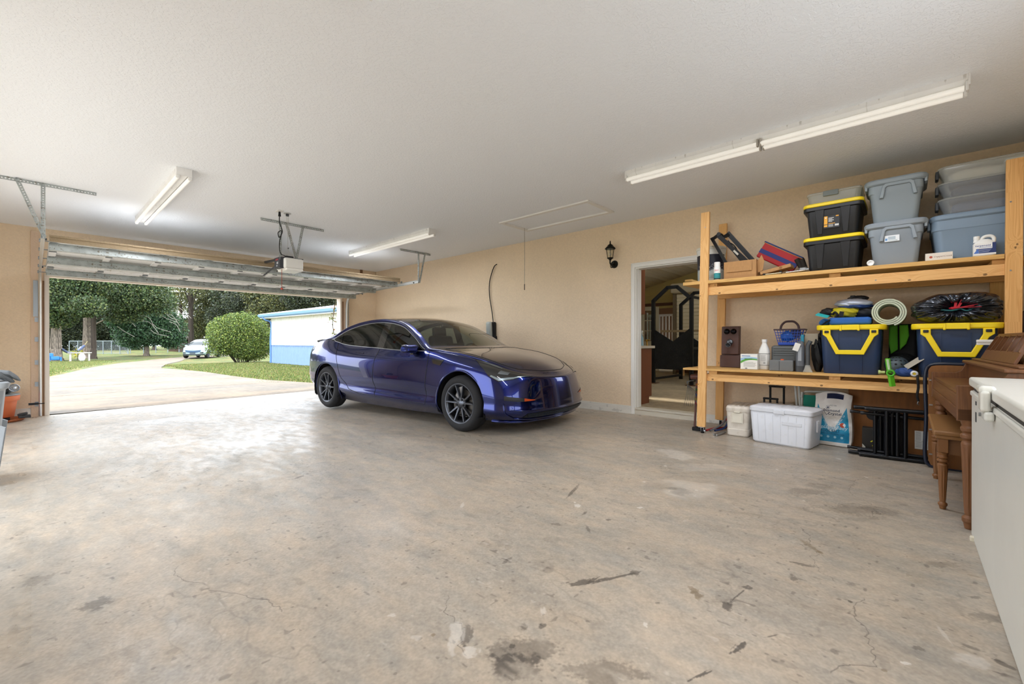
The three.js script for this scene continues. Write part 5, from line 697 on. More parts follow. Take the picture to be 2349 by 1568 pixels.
{ // paint pail
  const t = thing('paint_pail', 'white paint pail with dark label behind the left front post', 'pail', [5.44, US, -1.72]);
  obj('pail_body', lathe([[0, 0], [0.142, 0], [0.144, 0.01], [0.155, 0.36], [0.16, 0.362], [0.16, 0.4], [0.15, 0.41], [0, 0.41]], 40), mat(0xe7e6df, 0.5), t); obj('lid', lathe([[0, 0.424], [0.158, 0.424], [0.165, 0.418], [0.166, 0.395], [0.162, 0.393]], 40), mat(0xdcd8c8, 0.5), t);
  const w = new THREE.CylinderGeometry(0.1555, 0.148, 0.28, 48, 1, true, PI, PI * 0.95); w.translate(0, 0.19, 0); const o = new THREE.Mesh(w, mat(0xffffff, 0.5, { map: tex(256, 128, (u, v, q) => { const k = v + 0.25 * (fbm(u * 12, v * 12, 3, 551) - 0.5); const d = sm(0.3, 0.5, k), n = noise(u * 90, v * 45, 555); if (n > 0.8 && v < 0.6) { q[0] = 200; q[1] = 205; q[2] = 205; } else { q[0] = lerp(190, 20, d); q[1] = lerp(200, 22, d); q[2] = lerp(198, 40, d); } }) })); o.name = 'label'; o.castShadow = o.receiveShadow = true; t.add(o);
  const p = thing('pot_lid', 'dark flat lid lying at the left end of the top shelf', 'lid', [5.35, US, -1.86]); obj('disc', lathe([[0, 0], [0.055, 0], [0.058, 0.01], [0.02, 0.016], [0, 0.016]], 28), mat(0x24262a, 0.5), p);
}
const card = mat(0xffffff, 0.85, { map: tex(256, 256, (u, v, o) => { const k = 0.95 + 0.1 * (fbm(u * 40, v * 8, 3, 561) - 0.5); o[0] = 188 * k; o[1] = 142 * k; o[2] = 92 * k; }, { rep: 0.4 }) });
{ // open cardboard box holding folded black stands
  const t = thing('cardboard_box', 'open cardboard box holding folded black stands', 'box', [5.30, US, -1.335]);
  obj('carton', [bl(-0.15, -0.146, 0, 0.19, -0.16, 0.16), bl(0.146, 0.15, 0, 0.19, -0.16, 0.16), bl(-0.146, 0.146, 0, 0.19, -0.16, -0.156), bl(-0.146, 0.146, 0, 0.19, 0.156, 0.16), bl(-0.146, 0.146, 0, 0.004, -0.156, 0.156)], card, t);
  obj('flap', bx(0.004, 0.11, 0.25, -0.155, 0.13, -0.005, 0, 0, -0.05), card, t); obj('flap', ext([[0.16, 0.17], [0.2, 0.235], [0.225, 0.17], [0.21, 0.07], [0.165, 0.05]], 0.004, 'zy').translate(-0.1, 0, 0), card, t); obj('tape', bx(0.002, 0.03, 0.32, -0.1525, 0.02, 0), mat(0xa87c4c, 0.5), t);
  const s = thing('folded_stand', 'folded black steel stand leaning out of the cardboard box', 'stand', [5.28, 0, 0]); const bm = mat(0x14161a, 0.4, { metalness: 0.3 });
  obj('leg', bar([-0.05, 2.255, -1.65], [-0.02, 1.83, -1.44], 0.03, 0.03, [1, 0, 0]), bm, s); obj('leg', bar([-0.06, 2.27, -1.575], [-0.02, 1.93, -1.28], 0.045, 0.03, [1, 0, 0]), bm, s); obj('leg', bar([0.06, 2.31, -1.51], [0.06, 1.92, -1.22], 0.045, 0.032, [1, 0, 0]), bm, s); obj('leg', bar([0.0, 2.2, -1.5], [0.0, 1.9, -1.3], 0.04, 0.02, [1, 0, 0]), bm, s);
  obj('hinge_bar', [bar([-0.05, 2.23, -1.65], [-0.06, 2.285, -1.56], 0.03, 0.026, [1, 0, 0]), bar([0.0, 2.25, -1.55], [0.06, 2.29, -1.49], 0.035, 0.026, [1, 0, 0]), cyl(0.022, 0.022, 0.1, -0.03, 2.28, -1.565, 0, 0, PI / 2)], bm, s); obj('rubber_strap', tube([[0.0, 2.2, -1.5], [-0.03, 2.14, -1.42], [0.02, 2.05, -1.38]], 0.006, 16, 5), bm, s); obj('sticker', bx(0.002, 0.07, 0.02, -0.065, 2.05, -1.39, -0.7), mat(0xb9b4a8, 0.6), s);
}
{ // red and blue board
  const t = thing('foam_board', 'red and blue foam board leaning behind the flat carton', 'board', [5.40, 1.975, -1.015]); t.rotation.set(0.57, 0, 0.0, 'YXZ');
  obj('board_core', rb(0.05, 0.17, 0.40, 0.012), mat(0xa9151c, 0.6), t); obj('board_edge', rb(0.056, 0.016, 0.42, 0.006, 0, 0.088, 0), mat(0x1c2a66, 0.6), t); obj('stripe', bx(0.002, 0.045, 0.4, -0.026, -0.01, 0), mat(0x1f2a70, 0.6), t, 'blue stripe'); obj('piping', bx(0.058, 0.004, 0.42, 0, 0.079, 0), mat(0xc9a24a, 0.6), t);
  const f = thing('flat_carton', 'flat brown carton lying on tools on the top shelf', 'box', [5.24, US + 0.062, -1.0]); f.rotation.set(-0.2, 0, 0); obj('carton', rb(0.18, 0.034, 0.28, 0.002), card, f); obj('print', cyl(0.014, 0.014, 0.001, -0.0905, 0, 0.05, 0, 0, PI / 2), mat(0x8c6238, 0.8), f);
  const k = thing('bar_clamp', 'steel bar clamp lying under the flat carton', 'clamp', [5.13, US + 0.012, -1.0]); obj('bar', rod([0, 0, -0.1], [0, 0.004, 0.06], 0.008), mat(0xb9b49a, 0.3, { metalness: 0.9 }), k); obj('jaw', [bx(0.03, 0.04, 0.02, 0.02, 0.006, 0.05), cyl(0.014, 0.014, 0.02, 0, 0, -0.095, PI / 2)], blackMatte, k);
  const k2 = thing('socket_wrench', 'chrome socket wrench lying before the black totes', 'wrench', [5.13, US + 0.014, -0.78]); obj('shaft', rod([0, 0, -0.12], [0, 0.008, 0.06], 0.009), mat(0xc0c0bc, 0.25, { metalness: 0.95 }), k2); obj('head', [cyl(0.018, 0.018, 0.03, 0, 0.01, 0.06, PI / 2), rb(0.05, 0.05, 0.08, 0.02, 0.05, 0.02, 0.02)], mat(0x8a8a88, 0.35, { metalness: 0.8 }), k2);
  const st = thing('roller_pair', 'two dark paint roller sleeves leaning on the black totes', 'roller', [5.36, 0, 0]); for (const z of [0, 0.045]) obj('sleeve', rod([0, 1.93 - z * 0.2, -0.845 + z], [0, US + 0.02, -0.775 + z * 0.4], 0.024), mat(0x2a221b, 0.8), st);
}
// ---------- middle shelf ----------
const acosS = x => Math.acos(clamp(x, -1, 1));
const deform = (g, f) => { const p = g.attributes.position, v = V(); for (let i = 0; i < p.count; i++) { v.fromBufferAttribute(p, i); f(v); p.setXYZ(i, v.x, v.y, v.z); } g.computeVertexNormals(); return g; };
// soft lump: ellipsoid with noise folds, smooth shaded
function lump(rx, ry, rz, amp, freq, s, flat = -1e9, seg = 40) { let g = new THREE.SphereGeometry(1, seg, floor(seg * 0.7)); g.deleteAttribute('uv'); g = mergeVertices(g); deform(g, v => { const n = fbm(v.x * freq + 9, v.y * freq + v.z * freq * 1.3 + 4, 4, s) - 0.5; v.multiplyScalar(1 + amp * n); v.x *= rx; v.y *= ry; v.z *= rz; if (v.y < flat) v.y = flat; }); return muv(g); }
{ // old wall telephone
  const t = thing('wall_telephone', 'antique brown wooden wall telephone with two black bells', 'telephone', [5.56, LS, -1.535]); t.rotation.z = -0.06; const wd = mat(0x4a2c22, 0.45, { bumpMap: pineT[0], bumpScale: 0.0005 });
  obj('back_board', loft([[0, 0.02, 0.21, 0.004], [0.14, 0.02, 0.21, 0.004], [0.16, 0.02, 0.2, 0.004], [0.485, 0.02, 0.2, 0.008]], false, 3), wd, t); obj('box', rb(0.05, 0.33, 0.19, 0.008, -0.03, 0.315, 0), wd, t); obj('writing_shelf', [ext([[-0.06, 0.0], [-0.06, 0.1], [-0.05, 0.14], [0, 0.145], [0, 0.0]], 0.212, 'xy').translate(0, 0, 0)], wd, t);
  for (const s of [-1, 1]) obj('bell', at(lathe([[0, 0.03], [0.014, 0.028], [0.028, 0.018], [0.033, 0.004], [0.033, 0]], 24), -0.056, 0.42, s * 0.037, 0, 0, PI / 2), mat(0x101014, 0.25, { metalness: 0.6 }), t);
  obj('mouthpiece', [at(lathe([[0.02, 0], [0.026, 0.01], [0.018, 0.03], [0.016, 0.05], [0.026, 0.075], [0.028, 0.08], [0.022, 0.078], [0.012, 0.05], [0, 0.045]], 24), -0.055, 0.275, 0, 0, 0, PI / 2 + 0.25), at(lathe([[0.034, 0], [0.034, 0.012], [0.02, 0.02], [0, 0.02]], 24), -0.055, 0.295, 0, 0, 0, PI / 2)], mat(0x6e7378, 0.3, { metalness: 0.9 }), t); obj('screw', [[-0.085, 0.46], [0.085, 0.46]].map(([z, y]) => cyl(0.004, 0.004, 0.003, -0.011, y, z, 0, 0, PI / 2, 8)), steel, t);
}
{ const t = thing('bait_box', 'white and green carton beside the wooden telephone', 'box', [5.34, LS, -1.278]); obj('carton', rb(0.1, 0.168, 0.17, 0.003, 0, 0.084, 0), mat(0xe6e8e4, 0.6), t); label(t, 'front_print', lblTex(256, 256, (g, w, h) => { g.fillStyle = '#e9ebe7'; g.fillRect(0, 0, w, h); const gr = ['#3f6fae', '#7fb4dc']; g.fillStyle = gr[0]; g.fillRect(20, 26, 130, 12); g.fillStyle = '#9cc3e0'; g.beginPath(); g.moveTo(0, 70); g.quadraticCurveTo(120, 30, 256, 60); g.lineTo(256, 90); g.lineTo(0, 110); g.fill(); g.fillStyle = '#58a63c'; g.beginPath(); g.moveTo(0, 120); g.quadraticCurveTo(110, 50, 256, 84); g.lineTo(256, 104); g.quadraticCurveTo(110, 80, 20, 150); g.lineTo(0, 160); g.fill(); g.fillStyle = '#2f5f2a'; g.fillRect(60, 76, 120, 10); g.fillStyle = '#78807c'; for (let i = 0; i < 7; i++) g.fillRect(46, 134 + i * 13, 150 + (i * 37) % 40, 4); g.fillStyle = '#20242a'; g.fillRect(70, 236, 34, 12); g.fillStyle = '#a03a30'; g.fillRect(228, 190, 8, 8); }), 0.166, 0.164, -0.0506, 0.084, 0); }
{ const t = thing('white_bottle', 'tall white handled bottle with plain label', 'bottle', [5.40, LS, -1.15]); obj('bottle_body', loft([[0, 0.075, 0.095, 0.03], [0.01, 0.085, 0.105, 0.034], [0.17, 0.085, 0.105, 0.034], [0.19, 0.088, 0.108, 0.036], [0.23, 0.07, 0.09, 0.034], [0.285, 0.035, 0.045, 0.017], [0.3, 0.034, 0.044, 0.017]], false, 6), mat(0xe8e8e4, 0.4), t); obj('cap', cyl(0.026, 0.026, 0.03, 0, 0.313, 0, 0, 0, 0, 24), mat(0xf0f0ee, 0.4), t); obj('label_band', [loft([[0.045, 0.087, 0.107, 0.035], [0.048, 0.087, 0.107, 0.035]]), loft([[0.17, 0.089, 0.109, 0.036], [0.174, 0.089, 0.109, 0.036]])], mat(0x2a2c34, 0.5), t); label(t, 'label', lblTex(128, 160, (g, w, h) => { g.fillStyle = '#dcdcd8'; g.fillRect(0, 0, w, h); g.fillStyle = '#8a8a88'; for (let i = 0; i < 12; i++) g.fillRect(14, 12 + i * 8, 96 - (i * 29) % 20, 3); g.fillStyle = '#55585c'; for (let i = 0; i < 9; i++) g.fillRect(62 + i * 4, 118, 2, 30); }), 0.07, 0.11, -0.0432, 0.108, 0); }
{ const t = thing('tool_case', 'grey ribbed plastic case standing behind the organiser', 'case', [5.46, LS, -0.97]); obj('case_body', rb(0.1, 0.262, 0.24, 0.03, 0, 0.131, 0, 0, 0, 0, 4), mat(0x5d605f, 0.55), t); for (let k = 0; k < 4; k++) obj('rib', rb(0.012, 0.012, 0.19, 0.005, -0.05, 0.16 + k * 0.024, 0), mat(0x5d605f, 0.55), t); }
{ const t = thing('organiser', 'flat grey plastic organiser with orange clip on the middle shelf', 'organiser', [5.26, LS, -0.955]); obj('tray', rb(0.14, 0.112, 0.215, 0.008, 0, 0.056, 0), mat(0x6c6f70, 0.5), t); obj('seam', bx(0.002, 0.1, 0.004, -0.0705, 0.055, -0.015), mat(0x3a3c3e, 0.6), t); obj('clip', rb(0.02, 0.014, 0.028, 0.004, -0.055, 0.117, 0.01), mat(0xd9591f, 0.5), t); }
{ // basket on the case
  const t = thing('basket', 'blue lattice basket with brown rim and handle', 'basket', [5.47, LS + 0.263, -0.92]); const bm = mat(0x1f47a8, 0.45), rm = mat(0x3a2326, 0.5);
  obj('rim', [rb(0.15, 0.014, 0.29, 0.006, 0, 0.17, 0)].concat([tube([[-0.03, 0.175, -0.085], [-0.03, 0.215, -0.075], [-0.03, 0.252, -0.04], [-0.03, 0.257, 0], [-0.03, 0.252, 0.04], [-0.03, 0.215, 0.075], [-0.03, 0.175, 0.085]], 0.011, 40, 8)]), rm, t);
  obj('floor_pan', rb(0.12, 0.035, 0.21, 0.012, 0, 0.018, 0), bm, t);
  const bars = []; for (let i = 0; i <= 10; i++) { const k = i / 10 - 0.5; bars.push(rod([-0.058, 0.02, k * 0.2], [-0.07, 0.165, k * 0.27], 0.003, 0.003, 5), rod([0.058, 0.02, k * 0.2], [0.07, 0.165, k * 0.27], 0.003, 0.003, 5)); } for (const y of [0.05, 0.08, 0.11, 0.14]) { const k = y / 0.17, z = lerp(0.1, 0.135, k), x = lerp(0.058, 0.07, k); bars.push(rod([-x, y, -z], [-x, y, z], 0.003, 0.003, 5), rod([x, y, -z], [x, y, z], 0.003, 0.003, 5), rod([-x, y, -z], [x, y, -z], 0.003, 0.003, 5), rod([-x, y, z], [x, y, z], 0.003, 0.003, 5)); } obj('lattice', bars, bm, t);
  const it = thing('blue_pouch', 'crumpled blue plastic pouch inside the lattice basket', 'pouch', [5.47, LS + 0.3, -0.93]); obj('pouch_body', [lump(0.045, 0.055, 0.07, 0.5, 2.2, 571).translate(0, 0.06, -0.01)], mat(0x1b62b8, 0.3), it); obj('toy_disc', [cyl(0.05, 0.05, 0.04, -0.01, 0.09, 0.06, 0, 0, PI / 2)], mat(0x17204e, 0.4), it);
}
{ const t = thing('steam_cleaner', 'upright grey plastic hand tool leaning by the organiser', 'hand tool', [5.22, LS, -0.79]); obj('tool_body', loft([[0, 0.07, 0.075, 0.03], [0.09, 0.075, 0.082, 0.034], [0.26, 0.065, 0.072, 0.03], [0.3, 0.05, 0.056, 0.024], [0.31, 0.03, 0.03, 0.014]]), mat(0x5c6066, 0.35), t); obj('tool_base', loft([[0, 0.076, 0.083, 0.03], [0.06, 0.08, 0.086, 0.034]]), mat(0x3a3d42, 0.4), t); obj('grip', rb(0.03, 0.09, 0.03, 0.01, 0.02, 0.33, 0.015), mat(0x1c7f9a, 0.4), t); obj('side_panel', rb(0.004, 0.14, 0.03, 0.002, -0.037, 0.18, 0), mat(0x9aa0a6, 0.15), t); }
{ const t = thing('vacuum_nozzle', 'clear grey vacuum nozzle and hose beside the hand tool', 'nozzle', [5.2, LS, -0.725]); obj('hose', tube([[0.02, 0.31, 0.02], [0.01, 0.26, 0.0], [0, 0.15, 0.0], [0, 0.06, 0.0]], 0.02, 30, 10), mat(0x45484a, 0.5), t); obj('nozzle_head', loft([[0, 0.03, 0.085, 0.008], [0.03, 0.04, 0.06, 0.01], [0.07, 0.04, 0.04, 0.014]]), plClear, t); obj('hang_tag', bx(0.002, 0.08, 0.05, -0.03, 0.25, -0.09, 0.35), mat(0xe2e0d8, 0.7), t); obj('card_sleeve', rb(0.01, 0.11, 0.11, 0.003, 0.08, 0.33, 0.02), mat(0xa39884, 0.8), t); }
{ const t = thing('black_bag', 'black netted bag between the vacuum hose and first tote', 'bag', [5.36, LS, -0.655]); obj('bag_body', lump(0.11, 0.2, 0.06, 0.5, 2.4, 577, -0.19).translate(0, 0.19, 0), mat(0x101113, 0.7), t); obj('drawstring', [tube([[-0.06, 0.33, -0.02], [-0.1, 0.3, 0.0], [-0.1, 0.24, -0.02]], 0.006, 16, 5), tube([[-0.03, 0.36, -0.05], [-0.08, 0.37, 0.01], [-0.05, 0.33, 0.04]], 0.006, 16, 5)], mat(0x3b3a34, 0.8), t); }
// big navy totes with yellow lid and bail
function navyTote(lb, x, y, z, w, h) {
  const t = thing('large_tote', lb, 'storage bin', [x + 0.29, y, z]), k = w / 0.455;
  obj('tub', loft([[0, 0.46, w * 0.9, 0.04], [0.01, 0.47, w * 0.92, 0.04], [h - 0.1, 0.52, w * 0.985, 0.05], [h - 0.005, 0.52, w, 0.05]]), plNavy, t);
  for (const s of [-1, 1]) obj('panel_rib', bar([-0.242, 0.02, s * 0.085 * k], [-0.264, h - 0.04, s * 0.085 * k], 0.004, 0.008), plNavy, t);
  obj('lid', [loft([[h - 0.01, 0.57, w * 1.12, 0.06], [h, 0.585, w * 1.15, 0.07], [h + 0.03, 0.585, w * 1.15, 0.07], [h + 0.036, 0.57, w * 1.13, 0.06]]), rb(0.02, 0.05, 0.14 * k, 0.006, -0.295, h + 0.012, 0), ...[-1, 1].map(s => rb(0.026, 0.056, 0.018, 0.006, -0.297, h + 0.008, s * 0.066 * k))], plYellow, t);
  obj('bail_handle', ext([[-0.2, h - 0.015], [-0.15, h - 0.015], [-0.15, h - 0.055], [-0.085, h - 0.205], [0.085, h - 0.205], [0.15, h - 0.055], [0.15, h - 0.015], [0.2, h - 0.015], [0.2, h - 0.05], [0.172, h - 0.075], [0.1, h - 0.234], [-0.1, h - 0.234], [-0.172, h - 0.075], [-0.2, h - 0.05]].map(([a, b]) => [a * k, b]), 0.026, 'zy', 0.006).rotateZ(0.03).translate(-0.272, 0.0, 0), plYellow, t);
  for (const s of [-1, 1]) obj('hinge_block', rb(0.03, 0.024, 0.034, 0.005, -0.29, h - 0.028, s * 0.174 * k), mat(0x1a1c22, 0.4), t);
  return t;
}
navyTote('navy tote with yellow lid and handle under the folded bags', 5.115, LS, -0.388, 0.455, 0.425);
navyTote('navy tote with yellow lid and handle under the black rubbish bag', 5.05, LS, 0.305, 0.47, 0.42);
{ const t = thing('folded_bag', 'folded blue canvas bag lying on the first navy tote', 'bag', [5.32, LS + 0.463, -0.395]); obj('bag_body', deform(rb(0.26, 0.07, 0.32, 0.025, 0, 0.037, 0, 0, 0, 0, 5), v => { v.y *= 1 + 0.25 * (fbm(v.x * 14, v.z * 14, 3, 581) - 0.5); }), mat(0x2a62b0, 0.75), t); obj('strap', tube([[-0.13, 0.05, -0.15], [-0.14, 0.02, -0.19], [-0.15, -0.01, -0.22], [-0.1, -0.03, -0.23], [-0.12, -0.06, -0.22]], 0.008, 30, 6), blackMatte, t); obj('side_pocket', lump(0.06, 0.035, 0.05, 0.4, 2, 583).translate(-0.04, 0.03, -0.2), mat(0x1f5f9c, 0.5), t); }
{ const t = thing('yellow_bag', 'yellow and black stuff sack on the folded blue bag', 'bag', [5.34, LS + 0.54, -0.46]); obj('sack_body', lump(0.1, 0.055, 0.12, 0.45, 2.6, 587, -0.05).translate(0, 0.05, 0.02), mat(0xb9ab18, 0.55), t); obj('black_end', [lump(0.09, 0.045, 0.07, 0.4, 2.4, 589, -0.05).translate(0.02, 0.055, -0.11), lump(0.1, 0.05, 0.09, 0.4, 2.2, 591, -0.05).translate(0.03, 0.04, 0.17)], mat(0x17181b, 0.7), t); obj('strap', [bx(0.004, 0.05, 0.035, -0.1, 0.03, 0.0, 0.2), tube([[-0.08, 0.03, -0.07], [-0.1, 0.05, -0.05], [-0.1, 0.02, -0.03], [-0.09, 0.0, -0.05]], 0.01, 20, 6)], blackMatte, t); }
{ const t = thing('white_bag', 'white and blue packed sail bag on top of the pile', 'bag', [5.36, LS + 0.645, -0.38]); obj('bag_body', lump(0.12, 0.045, 0.145, 0.35, 2.4, 593).translate(0, 0.03, 0), mat(0xc9d2e6, 0.5), t); obj('blue_flap', lump(0.115, 0.03, 0.135, 0.35, 2.2, 597).translate(0.01, 0.0, 0.015), mat(0x22407c, 0.55), t); obj('dark_buckle', [lump(0.06, 0.03, 0.08, 0.4, 3, 599).translate(0.0, 0.075, 0.04), rb(0.03, 0.03, 0.04, 0.006, -0.03, 0.09, 0.0)], mat(0x14161c, 0.6), t); }
{ const t = thing('teal_card', 'turquoise plastic sheet poking out left of the pile', 'sheet', [5.15, LS + 0.56, -0.6]); t.rotation.set(0.25, 0.3, 0.25); obj('sheet', ext([[-0.065, -0.03], [0.03, -0.045], [0.065, 0.02], [-0.03, 0.035]].map(([a, b]) => [b * 1.6, a]), 0.004, 'xz'), mat(0x2cc0c4, 0.4), t); }
{ // rolled foam mat
  const t = thing('foam_mat_roll', 'rolled pale green foam mat between the navy totes', 'mat', [5.40, 1.335, -0.118]); const pts = [], inn = []; const turns = 3.1, n = 150, r0 = 0.078, r1 = 0.128, th = 0.0125;
  for (let i = 0; i <= n; i++) { const k = i / n, a = -0.6 - k * turns * 2 * PI, r = lerp(r0, r1, k); pts.push([cos(a) * r, sin(a) * r]); inn.push([cos(a) * (r - th), sin(a) * (r - th)]); } obj('roll', ext([...pts, ...inn.reverse()], 0.42, 'zy'), mat(0xc3cbb4, 0.85), t);
}
{ // rubbish bag, gathered at a red tie
  const t = thing('rubbish_bag', 'stuffed shiny black plastic bag tied with red ribbon', 'bag', [5.28, LS + 0.58, 0.305]); let g = new THREE.SphereGeometry(1, 160, 90); g.rotateZ(PI / 2); g.deleteAttribute('uv'); g = mergeVertices(g);
  deform(g, v => { const a = atan2(v.y, v.z), d = acosS(-v.x), pl = sm(0.1, 0.45, d) * sm(1.5, 0.7, d), p = 3.3; const k = pow(pow(abs(v.x), p) + pow(abs(v.y), p) + pow(abs(v.z), p), -1 / p); const rid = 1 - 2 * abs(fbm(a * 7 + 40, d * 1.6, 3, 605) - 0.5) * 2, n = 0.12 * (fbm(v.y * 1.8 + 5, v.z * 1.8 + v.x, 3, 601) - 0.5) + 0.035 * (1 - 2 * abs(fbm(v.y * 5 + 3, v.z * 5, 3, 607) - 0.5) * 2); const w = pl * 0.085 * rid; v.multiplyScalar(k * (1 + n)); v.x *= 0.215; v.y *= 0.132 * (1 - 0.28 * sm(0.25, 1.0, -v.z)); v.z *= 0.262; v.x -= w * 0.5; if (d < 0.5) v.x += (0.5 - d) * 0.12; if (v.y < -0.112) v.y = -0.112; });
  obj('bag_body', muv(g), pmat(0x2b323d, 0.26, { metalness: 0.55, clearcoat: 1, clearcoatRoughness: 0.1 }), t);
  obj('red_tie', [lump(0.012, 0.012, 0.03, 0.5, 3, 603).translate(-0.2, 0.0, -0.01), ...[[0, 0.075, -0.005], [0.02, 0.06, 0.01]].map(([a, b, c]) => ext([[-0.01, 0], [0.006, 0], [0.016 + a, b], [-0.002 + a, b + 0.006]], 0.003, 'zy').translate(-0.215, 0.0, c)), ...[0.0, 0.012, -0.01].map((q, i) => bar([-0.21, 0.0, 0], [-0.235, 0.012 + q, 0.1 + 0.02 * i], 0.014, 0.003))], mat(0xc4142c, 0.5), t); obj('green_tie', [tube([[-0.2, -0.005, 0.03], [-0.215, -0.02, -0.03], [-0.2, -0.01, -0.09]], 0.007, 20, 6), tube([[-0.2, 0.0, 0.02], [-0.22, -0.025, 0.06], [-0.2, 0.005, 0.12]], 0.006, 20, 6)], mat(0x14585a, 0.5), t);
}
{ const t = thing('green_vest', 'bright green and black life vest hanging between the navy totes', 'vest', [5.46, LS, -0.05]); obj('vest_panel', ext([[-0.055, 0.45], [-0.018, 0.45], [-0.016, 0.235], [-0.05, 0.2], [-0.058, 0.3]], 0.04, 'zy', 0.012), mat(0x4f9a1a, 0.8), t); obj('vest_panel', ext([[0.016, 0.45], [0.055, 0.45], [0.062, 0.36], [0.045, 0.29], [0.014, 0.24]], 0.04, 'zy', 0.012), mat(0x5aa81e, 0.8), t); obj('vest_back', [rb(0.08, 0.42, 0.2, 0.03, 0.06, 0.26, 0.03), lump(0.1, 0.08, 0.1, 0.4, 2, 611).translate(0.03, 0.12, 0.02)], mat(0x111214, 0.8), t); }
{ const t = thing('water_blaster', 'lime green plastic sprinkler tool hanging over the shelf edge', 'sprinkler', [5.04, LS + 0.03, -0.105]); const gm = mat(0x63c22a, 0.4); obj('tool_body', [bar([0.02, 0.0, 0.0], [-0.01, 0.125, -0.012], 0.03, 0.02), bar([0, -0.02, 0.008], [0.01, -0.115, 0.02], 0.026, 0.034)], gm, t); obj('ring', at(plain(new THREE.TorusGeometry(0.024, 0.008, 10, 28)), -0.01, 0.0, 0.008, 0, PI / 2), mat(0x4fae22, 0.4), t); obj('hose_end', [rod([0, 0.005, -0.03], [0, 0.005, -0.06], 0.012), rod([0, 0.005, -0.06], [0, 0.005, -0.075], 0.018)], mat(0xb7c77a, 0.4), t); obj('pale_inlay', bar([-0.012, 0.03, -0.002], [-0.02, 0.12, -0.013], 0.012, 0.012), mat(0xcfe9bf, 0.5), t); }
{ const t = thing('blue_sack', 'crumpled blue cloth pouch at the shelf edge', 'pouch', [5.11, LS, -0.01]); obj('pouch_body', lump(0.045, 0.04, 0.06, 0.5, 2.6, 613, -0.035).translate(0, 0.036, 0), mat(0x2c4a86, 0.7), t); const b = thing('tape_roll', 'small white and yellow roll beside the blue pouch', 'roll', [5.08, LS + 0.03, 0.055]); obj('roll', at(lathe([[0.012, -0.012], [0.024, -0.012], [0.026, 0], [0.024, 0.012], [0.012, 0.012]], 24), 0, 0, 0, 0, 0, PI / 2), mat(0xd9dbe0, 0.4), b); obj('core', cyl(0.013, 0.013, 0.02, 0, 0, 0, 0, 0, PI / 2), mat(0xd2b32a, 0.4), b); }
{ const t = thing('ball_helmet', 'grey perforated helmet lying between the navy totes', 'helmet', [5.3, LS, -0.06]); const g = lump(0.1, 0.085, 0.09, 0.08, 2, 617); obj('shell', g.translate(0, 0.085, 0), mat(0x4a565c, 0.45), t); const holes = []; for (let i = 0; i < 14; i++) { const a = -0.9 + (i % 5) * 0.42, b = 0.2 + floor(i / 5) * 0.4; holes.push(at(cyl(0.009, 0.009, 0.006, 0, 0, 0, 0, 0, PI / 2, 10), -cos(a) * cos(b) * 0.099, 0.085 + sin(b) * 0.083, sin(a) * cos(b) * 0.09)); } obj('vent_hole', holes, blackMatte, t); const c = thing('paper_tube', 'curled beige card lying over the helmet', 'card', [5.14, LS + 0.12, 0.055]); c.rotation.set(-0.7, 0, 0.3); obj('card_sheet', deform(bx(0.12, 0.002, 0.14), v => { v.y += 0.3 * v.x * v.x * 4; }), mat(0xb9b0a0, 0.8), c); const d = thing('webbing_strap', 'black webbing strap dangling below the shelf edge', 'strap', [5.07, LS, 0.075]); obj('strap', tube([[0.02, 0.02, 0.0], [-0.02, 0.0, 0.0], [-0.015, -0.08, 0.005], [-0.02, -0.16, -0.002], [-0.015, -0.2, 0.006]], 0.009, 24, 6), blackMatte, d); obj('hook', tube([[-0.015, -0.2, 0.006], [-0.015, -0.225, 0.0], [-0.01, -0.235, 0.01]], 0.004, 10, 5), steel, d); const e = thing('dark_bundle', 'heap of dark netting filling the gap between navy totes', 'bundle', [5.6, LS, -0.02]); obj('bundle_body', lump(0.05, 0.12, 0.07, 0.5, 2, 619, -0.11).translate(0, 0.11, -0.03), mat(0x15171a, 0.8), e); }

